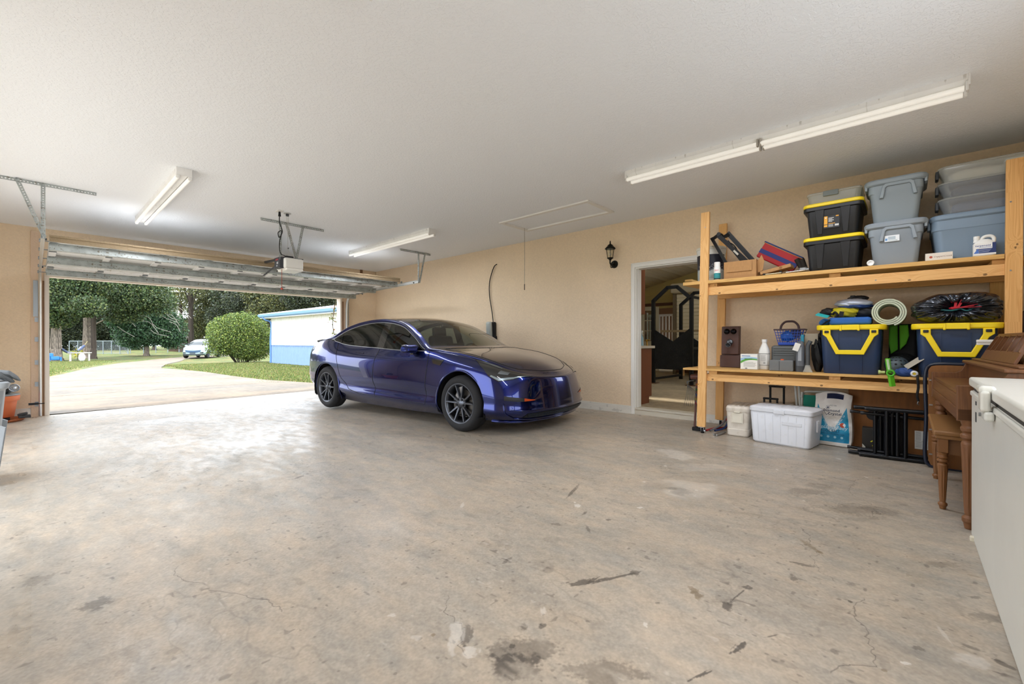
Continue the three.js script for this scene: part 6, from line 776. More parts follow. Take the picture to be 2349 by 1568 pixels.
// ---------- on the floor below ----------
const coolW = mat(0xffffff, 0.4, { map: tex(256, 256, (u, v, o) => { const d = sm(0.62, 0.75, fbm(u * 16, v * 16, 4, 631)); const k = 1 - 0.05 * fbm(u * 4, v * 4, 3, 633); o[0] = lerp(228 * k, 196, d * 0.12); o[1] = lerp(232 * k, 192, d * 0.12); o[2] = lerp(240 * k, 184, d * 0.12); }, { rep: 0.6 }) });
const coolB = mat(0xffffff, 0.5, { map: tex(256, 256, (u, v, o) => { const d = sm(0.55, 0.75, fbm(u * 12, v * 12, 4, 641)); o[0] = lerp(224, 176, d * 0.22); o[1] = lerp(216, 160, d * 0.22); o[2] = lerp(204, 138, d * 0.22); }, { rep: 0.5 }) });
{ const x = 5.14, z = -0.905, t = thing('cooler', 'large white ice chest in front of the pool salt bag', 'cooler', [x, fl(x, z), z], -0.14);
  obj('chest', [loft([[0, 0.3, 0.49, 0.035], [0.015, 0.325, 0.515, 0.04], [0.305, 0.348, 0.555, 0.04], [0.316, 0.338, 0.545, 0.035]]), ...[-0.2, -0.13, -0.06, 0.01, 0.08, 0.15, 0.22].map(q => bar([-0.164, 0.03, q * 0.95], [-0.1735, 0.295, q], 0.004, 0.0035))], coolW, t);
  obj('lid', [loft([[0.317, 0.352, 0.56, 0.04], [0.322, 0.362, 0.57, 0.045], [0.356, 0.362, 0.57, 0.045], [0.366, 0.34, 0.55, 0.04], [0.374, 0.3, 0.5, 0.03]]), rb(0.012, 0.04, 0.1, 0.004, -0.18, 0.33, 0.0), ...[-0.12, 0, 0.12].map(q => rb(0.26, 0.006, 0.01, 0.002, 0, 0.375, q))], coolW, t);
  obj('name_plate', rb(0.006, 0.035, 0.17, 0.003, -0.171, 0.225, 0.11), coolW, t); obj('side_handle', [rb(0.06, 0.03, 0.016, 0.006, -0.02, 0.25, 0.285), rb(0.016, 0.09, 0.016, 0.006, -0.045, 0.2, 0.285)], coolW, t);
}
{ const x = 5.36, z = -1.365, t = thing('cooler', 'small old cream ice chest left of the large white one', 'cooler', [x, fl(x, z), z], 0.05);
  obj('chest', loft([[0, 0.4, 0.2, 0.03], [0.012, 0.42, 0.215, 0.035], [0.075, 0.43, 0.222, 0.035], [0.08, 0.42, 0.215, 0.03], [0.265, 0.435, 0.228, 0.035]]), coolB, t); obj('lid', [loft([[0.266, 0.445, 0.235, 0.035], [0.275, 0.455, 0.24, 0.04], [0.305, 0.455, 0.24, 0.04], [0.325, 0.42, 0.22, 0.03]]), ...[-0.05, 0.0, 0.05].map(q => rb(0.34, 0.006, 0.018, 0.002, 0, 0.327, q))], coolB, t); obj('latch', [rb(0.012, 0.11, 0.115, 0.004, -0.222, 0.2, 0.0), rb(0.014, 0.09, 0.095, 0.004, -0.224, 0.195, 0.0), rb(0.03, 0.012, 0.06, 0.005, -0.232, 0.265, 0)], mat(0xe2dccc, 0.45), t); }
{ const x = 5.56, z = -1.07, t = thing('rolling_cooler', 'beige wheeled ice chest with black telescopic handle behind', 'cooler', [x, fl(x, z), z]); obj('chest', loft([[0, 0.24, 0.29, 0.03], [0.3, 0.26, 0.31, 0.035]]), coolB, t); obj('lid', loft([[0.3, 0.28, 0.33, 0.04], [0.33, 0.28, 0.33, 0.04], [0.345, 0.25, 0.3, 0.03]]), coolB, t); obj('tow_handle', [rod([-0.05, 0.33, -0.045], [-0.05, 0.53, -0.045], 0.011), rod([-0.05, 0.33, 0.085], [-0.05, 0.53, 0.085], 0.011), rb(0.024, 0.022, 0.16, 0.008, -0.05, 0.53, 0.02)], blackMatte, t); obj('carry_handle', [rod([-0.12, 0.33, -0.09], [-0.12, 0.4, -0.09], 0.01), rod([-0.12, 0.33, 0.035], [-0.12, 0.4, 0.035], 0.01), rb(0.022, 0.022, 0.15, 0.008, -0.12, 0.4, -0.027)], blackMatte, t); for (const s of [-1, 1]) obj('wheel', cyl(0.04, 0.04, 0.03, 0.1, 0.04, s * 0.15, PI / 2), blackMatte, t); }
{ const x = 5.6, z = -0.78, t = thing('beach_chair', 'folded white tube chair with teal cloth against the wall', 'chair', [x, fl(x, z), z]); const wt = mat(0xd9dcd8, 0.4); obj('frame', [tube([[0.02, 0, -0.1], [0.0, 0.3, -0.1], [-0.02, 0.58, -0.115]], 0.011, 16, 8), tube([[0.02, 0, -0.06], [0.0, 0.3, -0.07], [-0.02, 0.58, -0.08]], 0.011, 16, 8), tube([[0, 0, -0.05], [0, 0.42, -0.05], [0, 0.48, -0.03], [0, 0.49, 0.05], [0, 0.49, 0.3], [0, 0.44, 0.34], [0, 0, 0.34]], 0.011, 40, 8), rod([-0.02, 0.42, -0.055], [-0.02, 0.48, -0.045], 0.012)], wt, t); obj('sling', rb(0.006, 0.34, 0.36, 0.003, 0, 0.28, 0.14), mat(0x1b8e78, 0.75), t); }
{ // salt bag
  const x = 5.33, z = -0.535, t = thing('salt_bag', 'plump white and blue bag of pool salt behind the ice chest', 'bag', [x, fl(x, z), z], -0.06); t.rotation.z = -0.1;
  let g = new THREE.BoxGeometry(0.14, 0.5, 0.30, 10, 26, 26); g.translate(0, 0.25, 0); g.deleteAttribute('normal'); const W = 0.15;
  const sh = v => { const h = v.y / 0.5, pinch = sm(0.72, 1.0, h), bulge = sin(PI * clamp(h * 0.95 + 0.05)) * 0.2; v.x *= (0.72 + bulge * 2.2) * (1 - 0.88 * pinch) * (1 - 0.35 * pow(abs(v.z) / 0.15, 4)); v.z *= 1 + 0.06 * sin(h * 5) + 0.07 * pinch - 0.05 * (1 - sm(0, 0.12, h)); const n = fbm(v.y * 16 + 3, v.z * 16, 4, 651) - 0.5; v.x += n * 0.022 + pinch * 0.012 * sin(v.z * 40); v.y += pinch * 0.03 * sin(v.z * 11 + 1.5); };
  deform(g, sh); obj('bag_body', muv(g), mat(0xd8d5cf, 0.45), t);
  const f = new THREE.PlaneGeometry(0.296, 0.49, 36, 50); f.rotateY(-PI / 2); f.translate(-0.07, 0.25, 0); deform(f, v => { sh(v); v.x -= 0.0025; });
  const o = new THREE.Mesh(f, mat(0xffffff, 0.4, { map: lblTex(512, 768, (c, w, h) => { c.fillStyle = '#dedcd8'; c.fillRect(0, 0, w, h); c.fillStyle = '#1b93bd'; c.beginPath(); c.moveTo(30, 722); c.lineTo(40, 150); c.lineTo(215, 490); c.lineTo(300, 490); c.lineTo(462, 185); c.lineTo(486, 722); c.fill(); c.fillStyle = '#1584b0'; c.fillRect(33, 560, 450, 162); c.fillStyle = '#eef0f0'; let q = 7; for (let i = 0; i < 900; i++) { q = (q * 16807) % 2147483647; const y = 300 + (q % 1000) / 1000 * 260; q = (q * 16807) % 2147483647; const k = (560 - y) / 260, x = 262 + ((q % 1000) / 500 - 1) * (40 + 130 * k); c.fillRect(x, y, 5, 5); } c.fillStyle = '#16264a'; c.fillRect(170, 20, 230, 66); c.font = 'bold 54px sans-serif'; c.fillText('Diamond', 132, 262); c.fillText('Crystal', 206, 310); c.strokeStyle = '#16264a'; c.lineWidth = 5; c.beginPath(); c.moveTo(150, 268); c.lineTo(185, 315); c.lineTo(222, 268); c.stroke(); c.beginPath(); for (let i = 0; i < 8; i++) { c.moveTo(196, 200); c.lineTo(196 + 34 * Math.cos(i * 0.785), 200 + 34 * Math.sin(i * 0.785)); } c.stroke(); c.fillStyle = '#5a5f66'; c.font = '20px sans-serif'; c.fillText('SINCE 1886', 214, 176); c.fillStyle = '#eaf2f4'; c.font = 'italic 60px serif'; c.fillText('Splash Ready', 78, 520); c.fillStyle = '#0e4a6c'; c.font = 'bold 50px sans-serif'; c.fillText('POOL SALT', 108, 572); c.font = 'bold 26px sans-serif'; c.fillText('SALT WATER CHLORINATION', 66, 606); c.fillStyle = '#9fd0e2'; for (let i = 0; i < 4; i++) { c.beginPath(); c.arc(120 + i * 90, 644, 18, 0, 7); c.fill(); } c.fillStyle = '#b8452a'; c.beginPath(); c.arc(400, 452, 36, 0, 7); c.fill(); c.fillStyle = '#dfe7ea'; c.beginPath(); c.arc(400, 452, 36, -1.1, 0.9); c.lineTo(400, 452); c.fill(); c.fillStyle = '#dedcd8'; c.fillRect(0, 720, w, 48); }) })); o.name = 'front_print'; o.castShadow = o.receiveShadow = true; t.add(o);
}
{ // boards and folding chairs by the wall
  const brownB = mat(0xffffff, 0.75, { map: tex(256, 256, (u, v, o) => { const k = 0.92 + 0.2 * (fbm(u * 30, v * 4, 4, 661) - 0.5) + 0.1 * (fbm(u * 3, v * 3, 3, 663) - 0.5); o[0] = 142 * k; o[1] = 92 * k; o[2] = 44 * k; }, { rep: 0.7 }) });
  const t = thing('wood_panel', 'brown hardboard panel standing behind the black folding chairs', 'panel', [5.40, fl(5.4, 0), -0.1]); t.rotation.z = -0.08; obj('board', rbl(-0.006, 0.006, 0, 0.6, -0.32, 0.45, 0.002), brownB, t);
  const c2 = thing('brown_carton', 'large brown carton with white shipping label behind the chairs', 'box', [5.3, fl(5.3, 0.05), 0.08]); obj('carton', rb(0.12, 0.36, 0.3, 0.003, 0, 0.18, 0.02), brownB, c2); label(c2, 'shipping_label', lblTex(128, 192, (g, w, h) => { g.fillStyle = '#d9d9d4'; g.fillRect(0, 0, w, h); g.fillStyle = '#777'; for (let i = 0; i < 16; i++) g.fillRect(8 + (i % 2) * 60, 10 + floor(i / 2) * 12, 44, 4); g.fillRect(4, 108, 120, 3); for (let i = 0; i < 8; i++) g.fillRect(10 + (i % 2) * 58, 120 + floor(i / 2) * 15, 48, 4); }), 0.1, 0.16, -0.0606, 0.155, 0.03);
  const b = thing('battery_box', 'black carton with yellow emblem behind the folding chair tubes', 'box', [5.24, fl(5.2, -0.2), -0.215]); obj('carton', rb(0.1, 0.225, 0.17, 0.003, 0, 0.1125, 0), mat(0x1a1815, 0.6), b); label(b, 'emblem', lblTex(192, 256, (g, w, h) => { g.fillStyle = '#1a1815'; g.fillRect(0, 0, w, h); g.strokeStyle = '#d8d020'; g.lineWidth = 10; g.beginPath(); g.ellipse(120, 150, 52, 26, 0, 3.4, 6.2); g.stroke(); g.beginPath(); g.ellipse(120, 158, 52, 30, 0, 0.2, 2.4); g.stroke(); g.lineWidth = 9; g.beginPath(); g.moveTo(92, 140); g.lineTo(128, 140); g.lineTo(104, 168); g.lineTo(150, 168); g.lineTo(150, 138); g.stroke(); g.fillStyle = '#d8d020'; g.font = 'bold 26px sans-serif'; g.fillText('HLET', 92, 214); g.fillStyle = '#c9c7be'; g.beginPath(); g.moveTo(0, 256); g.lineTo(0, 170); g.lineTo(26, 200); g.lineTo(26, 256); g.fill(); }), 0.168, 0.222, -0.0506, 0.1125, 0);
  const bt = mat(0x0e1116, 0.3, { metalness: 0.4 });
  const ch = thing('folding_chair', 'folded black steel tube chair standing against the boards', 'chair', [5.03, fl(5.03, -0.1), -0.1]);
  for (const [a, b, r] of [[[0.0, 0.43, -0.24], [0.0, 0.43, 0.22], 0.017], [[0.03, 0.385, -0.27], [0.03, 0.37, 0.22], 0.0125], [[0, 0.02, -0.28], [0, 0.02, 0.22], 0.017], [[0.05, 0.05, -0.29], [0.05, 0.045, 0.22], 0.0125]]) obj('frame_tube', rod(a, b, r), bt, ch);
  for (const [a, b] of [[[0.0, 0.03, -0.1], [0.0, 0.43, -0.1]], [[0.03, 0.04, -0.065], [0.03, 0.4, -0.065]], [[0.02, 0.03, -0.03], [0.02, 0.43, -0.03]], [[0.0, 0.03, 0.02], [0, 0.42, 0.02]]]) obj('leg_tube', rod(a, b, 0.016), bt, ch);
  obj('seat_pad', rb(0.03, 0.36, 0.12, 0.012, 0.07, 0.22, -0.05), blackMatte, ch); const fcM = mat(0x20232a, 0.5); for (const p of [[0.0, 0.43, -0.24], [0.03, 0.385, -0.27], [0, 0.02, -0.28], [0.05, 0.05, -0.29]]) obj('foot_cap', cyl(0.016, 0.016, 0.02, ...p, PI / 2), fcM, ch); obj('disc', cyl(0.045, 0.045, 0.012, 0.075, 0.36, -0.12, 0, 0, PI / 2), blackMatte, ch);
  const ch2 = dup(ch, [4.995, fl(5, -0.1), -0.02], 0.06, 'second folded black tube chair, nearest the room, lowest tubes sticking out left');
  // folding table with black edge
  const tb = thing('folding_table', 'folded brown table with rounded black metal edge beside the piano', 'table', [4.905, fl(4.9, 0.4) + 0.01, 0.47]);
  obj('table_top', ext([[-0.33, 0.05], [-0.31, 0.0], [0.31, 0.0], [0.33, 0.05], [0.33, 0.78], [0.31, 0.82], [-0.31, 0.82], [-0.33, 0.78]], 0.018, 'zy', 0.003), brownB, tb); obj('edge_rim', tube([[0, 0.02, -0.34], [0, 0.0, -0.31], [0, -0.002, 0], [0, 0.0, 0.31], [0, 0.02, 0.34], [0, 0.4, 0.345], [0, 0.8, 0.34], [0, 0.825, 0.31], [0, 0.828, 0], [0, 0.825, -0.31], [0, 0.8, -0.34], [0, 0.4, -0.345]], 0.013, 120, 8, true), mat(0x1a2234, 0.35), tb);
  for (const y of [0.1, 0.3, 0.5, 0.7]) obj('rivet_plate', bx(0.003, 0.01, 0.022, -0.012, y, -0.318), mat(0xb9bcc2, 0.3, { metalness: 0.9 }), tb); obj('leg_tube', [rod([0.03, 0.8, -0.28], [0.03, 0.8, 0.28], 0.012), rod([0.03, 0.03, -0.28], [0.03, 0.03, 0.28], 0.012)], bt, tb);
}
{ // mallets, rake, cables at the left foot of the rack
  const c = thing('croquet_mallet', 'worn wooden mallet leaning on the left front post', 'mallet', [5.2, fl(5.2, -1.8), -1.83]); obj('shaft', rod([0.0, 0.0, 0.0], [0.03, 0.62, 0.02], 0.012), mat(0x6a4a44, 0.7), c); obj('head', rod([-0.02, 0.62, -0.03], [-0.03, 0.64, 0.11], 0.03), mat(0x5a3428, 0.55), c); for (const [k, col] of [[0.3, 0x7a2020], [0.35, 0x8a7a22], [0.4, 0x223a6a], [0.46, 0x2a5a34], [0.52, 0x9a5a22]]) obj('paint_band', rod([0.03 * k / 0.62, k, 0.02 * k / 0.62], [0.03 * (k + 0.025) / 0.62, k + 0.025, 0.02 * (k + 0.025) / 0.62], 0.0126), mat(col, 0.6), c);
  const c2 = dup(c, [5.26, fl(5.26, -1.79), -1.79], 0.5, 'second wooden mallet behind the first at the rack foot');
  const fo = thing('mallet_stand', 'low black stand under the wooden mallets', 'stand', [5.22, fl(5.2, -1.8), -1.79]); obj('stand_base', rb(0.1, 0.04, 0.12, 0.008, 0, 0.02, 0), blackMatte, fo);
  const r = thing('wire_hoops', 'bunch of thin wire croquet hoops hung by the mallets', 'hoops', [5.12, 0.62, -1.86]); for (let i = 0; i < 8; i++) obj('hoop', tube([[0.0, 0.0, 0.05], [0.0, -0.02, -0.01 - i * 0.004], [0.01 * i, -0.15, -0.03 + i * 0.012], [0.008 * i, -0.3, -0.06 + i * 0.022]], 0.0025, 16, 5), mat(0x6c6a66, 0.5, { metalness: 0.6 }), r);
  const cb = thing('jump_leads', 'coil of red and blue cable on the floor under the rack', 'cable', [5.45, fl(5.45, -1.6), -1.6]); obj('red_cable', tube([[-0.25, 0.012, -0.1], [-0.1, 0.05, 0.0], [0.02, 0.16, 0.08], [0.12, 0.03, 0.06], [-0.05, 0.012, -0.05]], 0.011, 50, 7), mat(0x9a2428, 0.5), cb); obj('blue_cable', tube([[-0.2, 0.012, -0.02], [-0.05, 0.03, 0.04], [0.05, 0.14, 0.1], [0.15, 0.03, 0.1]], 0.011, 40, 7), mat(0x28447e, 0.5), cb); obj('grey_cable', tube([[-0.24, 0.012, -0.06], [-0.08, 0.08, 0.03], [0.04, 0.18, 0.06], [0.16, 0.02, 0.0]], 0.01, 40, 7), mat(0x6a6d72, 0.5), cb);
  const al = thing('aluminium_leg', 'short aluminium tube lying by the small ice chest', 'tube', [5.12, fl(5.12, -1.53) + 0.014, -1.53]); obj('tube', [rod([-0.1, 0, -0.03], [0.08, 0.01, 0.01], 0.012), rod([-0.1, 0, 0.0], [0.08, 0.01, 0.035], 0.012)], mat(0x9a9a98, 0.3, { metalness: 0.9 }), al);
}
// ---------- freezer, piano, stool ----------
{
  const t = thing('chest_freezer', 'white chest freezer with a lid latch at the right edge', 'freezer', [2.6, 0.026, 0.6]); const w = mat(0xffffff, 0.32, { map: tex(256, 256, (u, v, o) => { const k = 1 - 0.03 * fbm(u * 5, v * 5, 4, 701); o[0] = 232 * k; o[1] = 232 * k; o[2] = 225 * k; }, { rep: 1 }) });
  obj('cabinet', rbl(-0.8, 0.82, 0.0, 0.785, -0.335, 0.34, 0.012, 3), w, t); obj('gasket', bl(-0.78, 0.80, 0.782, 0.81, -0.328, 0.33), mat(0x3a3936, 0.8), t); obj('top_rail', rbl(-0.8, 0.82, 0.755, 0.782, -0.341, -0.3, 0.008), w, t);
  obj('lid', rbl(-0.805, 0.825, 0.806, 0.854, -0.345, 0.345, 0.012, 3), w, t);
  const lt = obj('latch', [rb(0.1, 0.035, 0.05, 0.014, 0.03, 0.85, -0.355), rb(0.07, 0.085, 0.03, 0.012, 0.0, 0.805, -0.362)], mat(0xe2e2da, 0.25), t); obj('keyhole', cyl(0.008, 0.008, 0.006, 0.04, 0.745, -0.372, PI / 2), steel, lt); obj('latch_plate', rb(0.1, 0.04, 0.03, 0.012, 0.01, 0.745, -0.352), mat(0xdedfd8, 0.3), lt);
  obj('emblem', [rb(0.02, 0.05, 0.003, 0.0015, 0.6, 0.665, -0.337), rb(0.022, 0.02, 0.003, 0.0015, 0.6, 0.735, -0.337)], mat(0x4a4c50, 0.4, { metalness: 0.6 }), t); obj('drain_plug', rb(0.03, 0.03, 0.02, 0.008, 0.7, 0.015, -0.34), mat(0xd9d2bd, 0.6), t);
}
const pianoT = woodTex([120, 78, 46], [84, 50, 26], 0, 711, 256, 1024, 5); pianoT.repeat.set(1 / 0.2, 1); const pianoM = mat(0xffffff, 0.38, { map: pianoT });
const legPts = (h, r) => [[0, 0], [r * 0.62, 0], [r * 0.8, h * 0.05], [r * 1.0, h * 0.07], [r * 1.0, h * 0.1], [r * 0.6, h * 0.125], [r * 0.66, h * 0.15], [r * 0.72, h * 0.2], [r * 1.0, h * 0.62], [r * 1.12, h * 0.78], [r * 1.02, h * 0.8], [r * 0.75, h * 0.815], [r * 1.2, h * 0.84], [r * 1.22, h * 0.865], [r * 0.85, h * 0.885], [r * 1.15, h * 0.905], [r * 1.2, h * 0.93], [r * 1.0, h * 0.95], [r * 1.25, h]];
const turned = (h, r, fl_ = 10) => { const g = lathe(legPts(h, r), 60); deform(g, v => { const k = v.y / h; if (k > 0.17 && k < 0.785) { const a = atan2(v.z, v.x), q = 1 - 0.13 * (0.5 + 0.5 * cos(a * fl_)) * sm(0.17, 0.22, k) * sm(0.785, 0.74, k); v.x *= q; v.z *= q; } }); return g; };
{
  const t = thing('piano', 'brown wooden console piano with closed fallboard behind the freezer', 'piano', [4.15, 0.035, 0.185], 0.041); // x along the keyboard, front faces -z
  const X0 = -0.70, X2 = 0.70;
  obj('keybed', lumY(X0, X2, 0.60, 0.665, 0.0, 0.34), pianoM, t); obj('key_slip', lumY(X0 + 0.03, X2 - 0.03, 0.665, 0.735, 0.006, 0.028), pianoM, t);
  obj('fallboard', [lumY(X0 + 0.035, X2 - 0.035, 0.735, 0.755, 0.012, 0.2)], mat(0xffffff, 0.3, { map: pianoT }), t);
  for (const x of [X0, X2 - 0.03]) obj('cheek', ext([[0.0, 0.6], [0.0, 0.79], [0.13, 0.79], [0.165, 0.81], [0.19, 0.87], [0.36, 0.87], [0.36, 0.6]], 0.03, 'zy', 0.003).translate(x + 0.015, 0, 0), pianoM, t);
  obj('upper_panel', lumY(X0 + 0.03, X2 - 0.03, 0.755, 0.87, 0.2, 0.225), pianoM, t); obj('case_side', [lumY(X0, X0 + 0.03, 0.02, 0.6, 0.32, 0.66), lumY(X2 - 0.03, X2, 0.02, 0.6, 0.32, 0.66)], pianoM, t); obj('case_back', lumY(X0, X2, 0.02, 0.88, 0.36, 0.66), pianoM, t);
  obj('top_lid', [rbl(X0 - 0.02, X2 + 0.02, 0.87, 0.893, 0.17, 0.67, 0.009, 3), rbl(X0 - 0.01, X2 + 0.01, 0.893, 0.908, 0.22, 0.66, 0.006)], pianoM, t);
  obj('lower_panel', lumY(X0 + 0.03, X2 - 0.03, 0.05, 0.58, 0.34, 0.36), pianoM, t);
  for (const x of [X0 + 0.035, X2 - 0.035]) obj('leg', turned(0.60, 0.03).translate(x, 0, 0.05), mat(0x7a5030, 0.45), t);
  // music desk
  const d = new THREE.Group(); d.name = 'music_desk'; d.position.set(0.06, 0.908, 0.25); d.rotation.x = 0.42; t.add(d); const dm = mat(0xffffff, 0.4, { map: pianoT });
  obj('desk_shelf', rbl(-0.5, 0.5, 0.0, 0.075, -0.004, 0.012, 0.004), dm, d); obj('desk_rail', rbl(-0.42, 0.42, 0.175, 0.2, -0.003, 0.012, 0.004), dm, d); for (const x of [-0.42, -0.3, -0.16, 0, 0.16, 0.3, 0.42]) obj('desk_slat', bar([x * 1.1, 0.07, 0.004], [x, 0.18, 0.004], 0.022, 0.012), dm, d);
  obj('desk_box', rb(0.86, 0.14, 0.02, 0.004, 0.0, 0.09, 0.05), mat(0x7c5a34, 0.6), d);
}
function lumY(x0, x1, y0, y1, z0, z1) { const g = lum(x0, x1, y0, y1, z0, z1, 0.003); return g; }
{
  const t = thing('piano_stool', 'wooden piano bench with fluted turned legs', 'bench', [4.17, 0.038, 0.316], 0); const sm_ = mat(0xffffff, 0.5, { map: pineT[1], color: 0xb08258 });
  obj('seat', [rbl(-0.43, 0.43, 0.455, 0.485, -0.19, 0.17, 0.012, 3), rbl(-0.42, 0.42, 0.435, 0.458, -0.18, 0.16, 0.006)], mat(0x8b6238, 0.45, { bumpMap: pineT[1], bumpScale: 0.0004 }), t); obj('apron', [bl(-0.38, 0.38, 0.34, 0.437, -0.15, -0.132), bl(-0.38, 0.38, 0.34, 0.437, 0.12, 0.138), bl(-0.39, -0.372, 0.34, 0.437, -0.14, 0.13), bl(0.372, 0.39, 0.34, 0.437, -0.14, 0.13)], mat(0x6f4a2a, 0.45), t);
  for (const [x, z] of [[-0.385, -0.145], [0.385, -0.145], [-0.385, 0.13], [0.385, 0.13]]) { const l = obj('leg', turned(0.35, 0.022).translate(x, 0, z), mat(0x80552f, 0.45), t); obj('leg_block', rbl(x - 0.024, x + 0.024, 0.35, 0.44, z - 0.024, z + 0.024, 0.003), mat(0x80552f, 0.45), l); }
  const r = thing('white_rail', 'short length of white painted moulding resting on the piano', 'moulding', [4.72, 0.945, 0.47]); obj('moulding', [rb(0.03, 0.02, 0.2, 0.004, 0, 0.13, 0.02), rb(0.02, 0.02, 0.22, 0.004, 0, 0.11, 0.03)], whitePaint, r); obj('prop_block', rb(0.04, 0.1, 0.05, 0.004, 0.0, 0.05, 0.1), card, r);
  const th = thing('brown_sack', 'dark brown bag on the middle shelf behind the right post', 'bag', [5.42, LS, 0.78]); obj('bag_body', lump(0.16, 0.3, 0.14, 0.3, 2, 721, -0.29).translate(0, 0.29, 0), mat(0x4a3a34, 0.7), th);
}
// ---------- left edge: wheeled bin, flower pot ----------
{
  const gm = mat(0x9fa6ac, 0.45), t = thing('wheeled_bin', 'grey plastic wheeled bin at the left edge', 'bin', [-0.42, fl(-0.42, -5.4), -5.38]);
  obj('bin_body', loft([[0.1, 0.42, 0.4, 0.04], [0.12, 0.46, 0.44, 0.04], [0.74, 0.55, 0.54, 0.05], [0.76, 0.6, 0.6, 0.05], [0.80, 0.61, 0.61, 0.05], [0.81, 0.59, 0.59, 0.05]]), gm, t);
  for (const [x, z] of [[0.2, 0.22], [0.2, -0.22]]) obj('leg_panel', ext([[x - 0.05, 0], [x + 0.03, 0], [x + 0.08, 0.45], [x + 0.0, 0.5]], 0.03, 'xy', 0.004).translate(0, 0, z), gm, t); for (const z of [-0.2, 0.2]) obj('wheel', cyl(0.11, 0.11, 0.05, -0.16, 0.11, z, PI / 2, 0, 0, 28), mat(0x232528, 0.6), t);
  const c = thing('grey_gloves', 'pair of grey work gloves lying on the wheeled bin', 'gloves', [-0.2, fl(-0.4, -5.4) + 0.815, -5.2]); obj('glove', deform(lump(0.12, 0.035, 0.08, 0.5, 2.4, 731, -0.02), v => { if (v.x > 0.06) v.y -= (v.x - 0.06) * 0.6; }).translate(-0.02, 0.03, 0.02), mat(0x5f6468, 0.8), c); obj('glove', deform(lump(0.11, 0.03, 0.06, 0.5, 2.6, 733, -0.02), v => { if (v.x > 0.05) v.y -= (v.x - 0.05) * 0.9; }).translate(0.03, 0.045, -0.05), mat(0x777c80, 0.8), c);
  const p = thing('flower_pot', 'orange plastic flower pot on a round saucer at far left', 'flower pot', [-0.33, fl(-0.3, -9.6), -9.55]); const om = mat(0xd9764a, 0.55);
  obj('saucer', lathe([[0, 0], [0.24, 0], [0.275, 0.035], [0.265, 0.04], [0.235, 0.012], [0, 0.012]], 40), mat(0xb8683c, 0.6), p); obj('pot', lathe([[0, 0.07], [0.16, 0.07], [0.19, 0.3], [0.212, 0.3], [0.218, 0.37], [0.205, 0.375], [0.18, 0.3], [0, 0.3]], 40), om, p); obj('pot_base', lathe([[0, 0.012], [0.12, 0.012], [0.12, 0.07], [0, 0.07]], 24), blackMatte, p); obj('grey_lid', lathe([[0, 0.4], [0.21, 0.395], [0.222, 0.38], [0.215, 0.375]], 40), mat(0x8d9294, 0.5), p);
  const s = thing('shop_light', 'silver flashlight and pouch lying on the flower pot', 'flashlight', [-0.2, fl(-0.3, -9.6) + 0.40, -9.45]); obj('barrel', at(lathe([[0, -0.12], [0.035, -0.12], [0.035, 0.02], [0.055, 0.06], [0.058, 0.1], [0.05, 0.1], [0.045, 0.07], [0, 0.06]], 24), 0, 0.06, 0, PI / 2 - 0.3, 0.35), mat(0xa9adb2, 0.25, { metalness: 0.8 }), s); obj('pouch', lump(0.09, 0.09, 0.08, 0.5, 2.2, 735, -0.08).translate(-0.1, 0.085, -0.06), mat(0x3a3c42, 0.7), s);
  const f = thing('foot_pump', 'black foot pump on the saucer beside the pot', 'pump', [-0.07, fl(-0.1, -9.5) + 0.01, -9.42]); obj('pump_body', [rb(0.12, 0.04, 0.1, 0.01, 0, 0.055, 0), rb(0.1, 0.03, 0.08, 0.01, -0.02, 0.09, 0, 0, 0, 0.2)], mat(0x2a2a2c, 0.6), f);
}
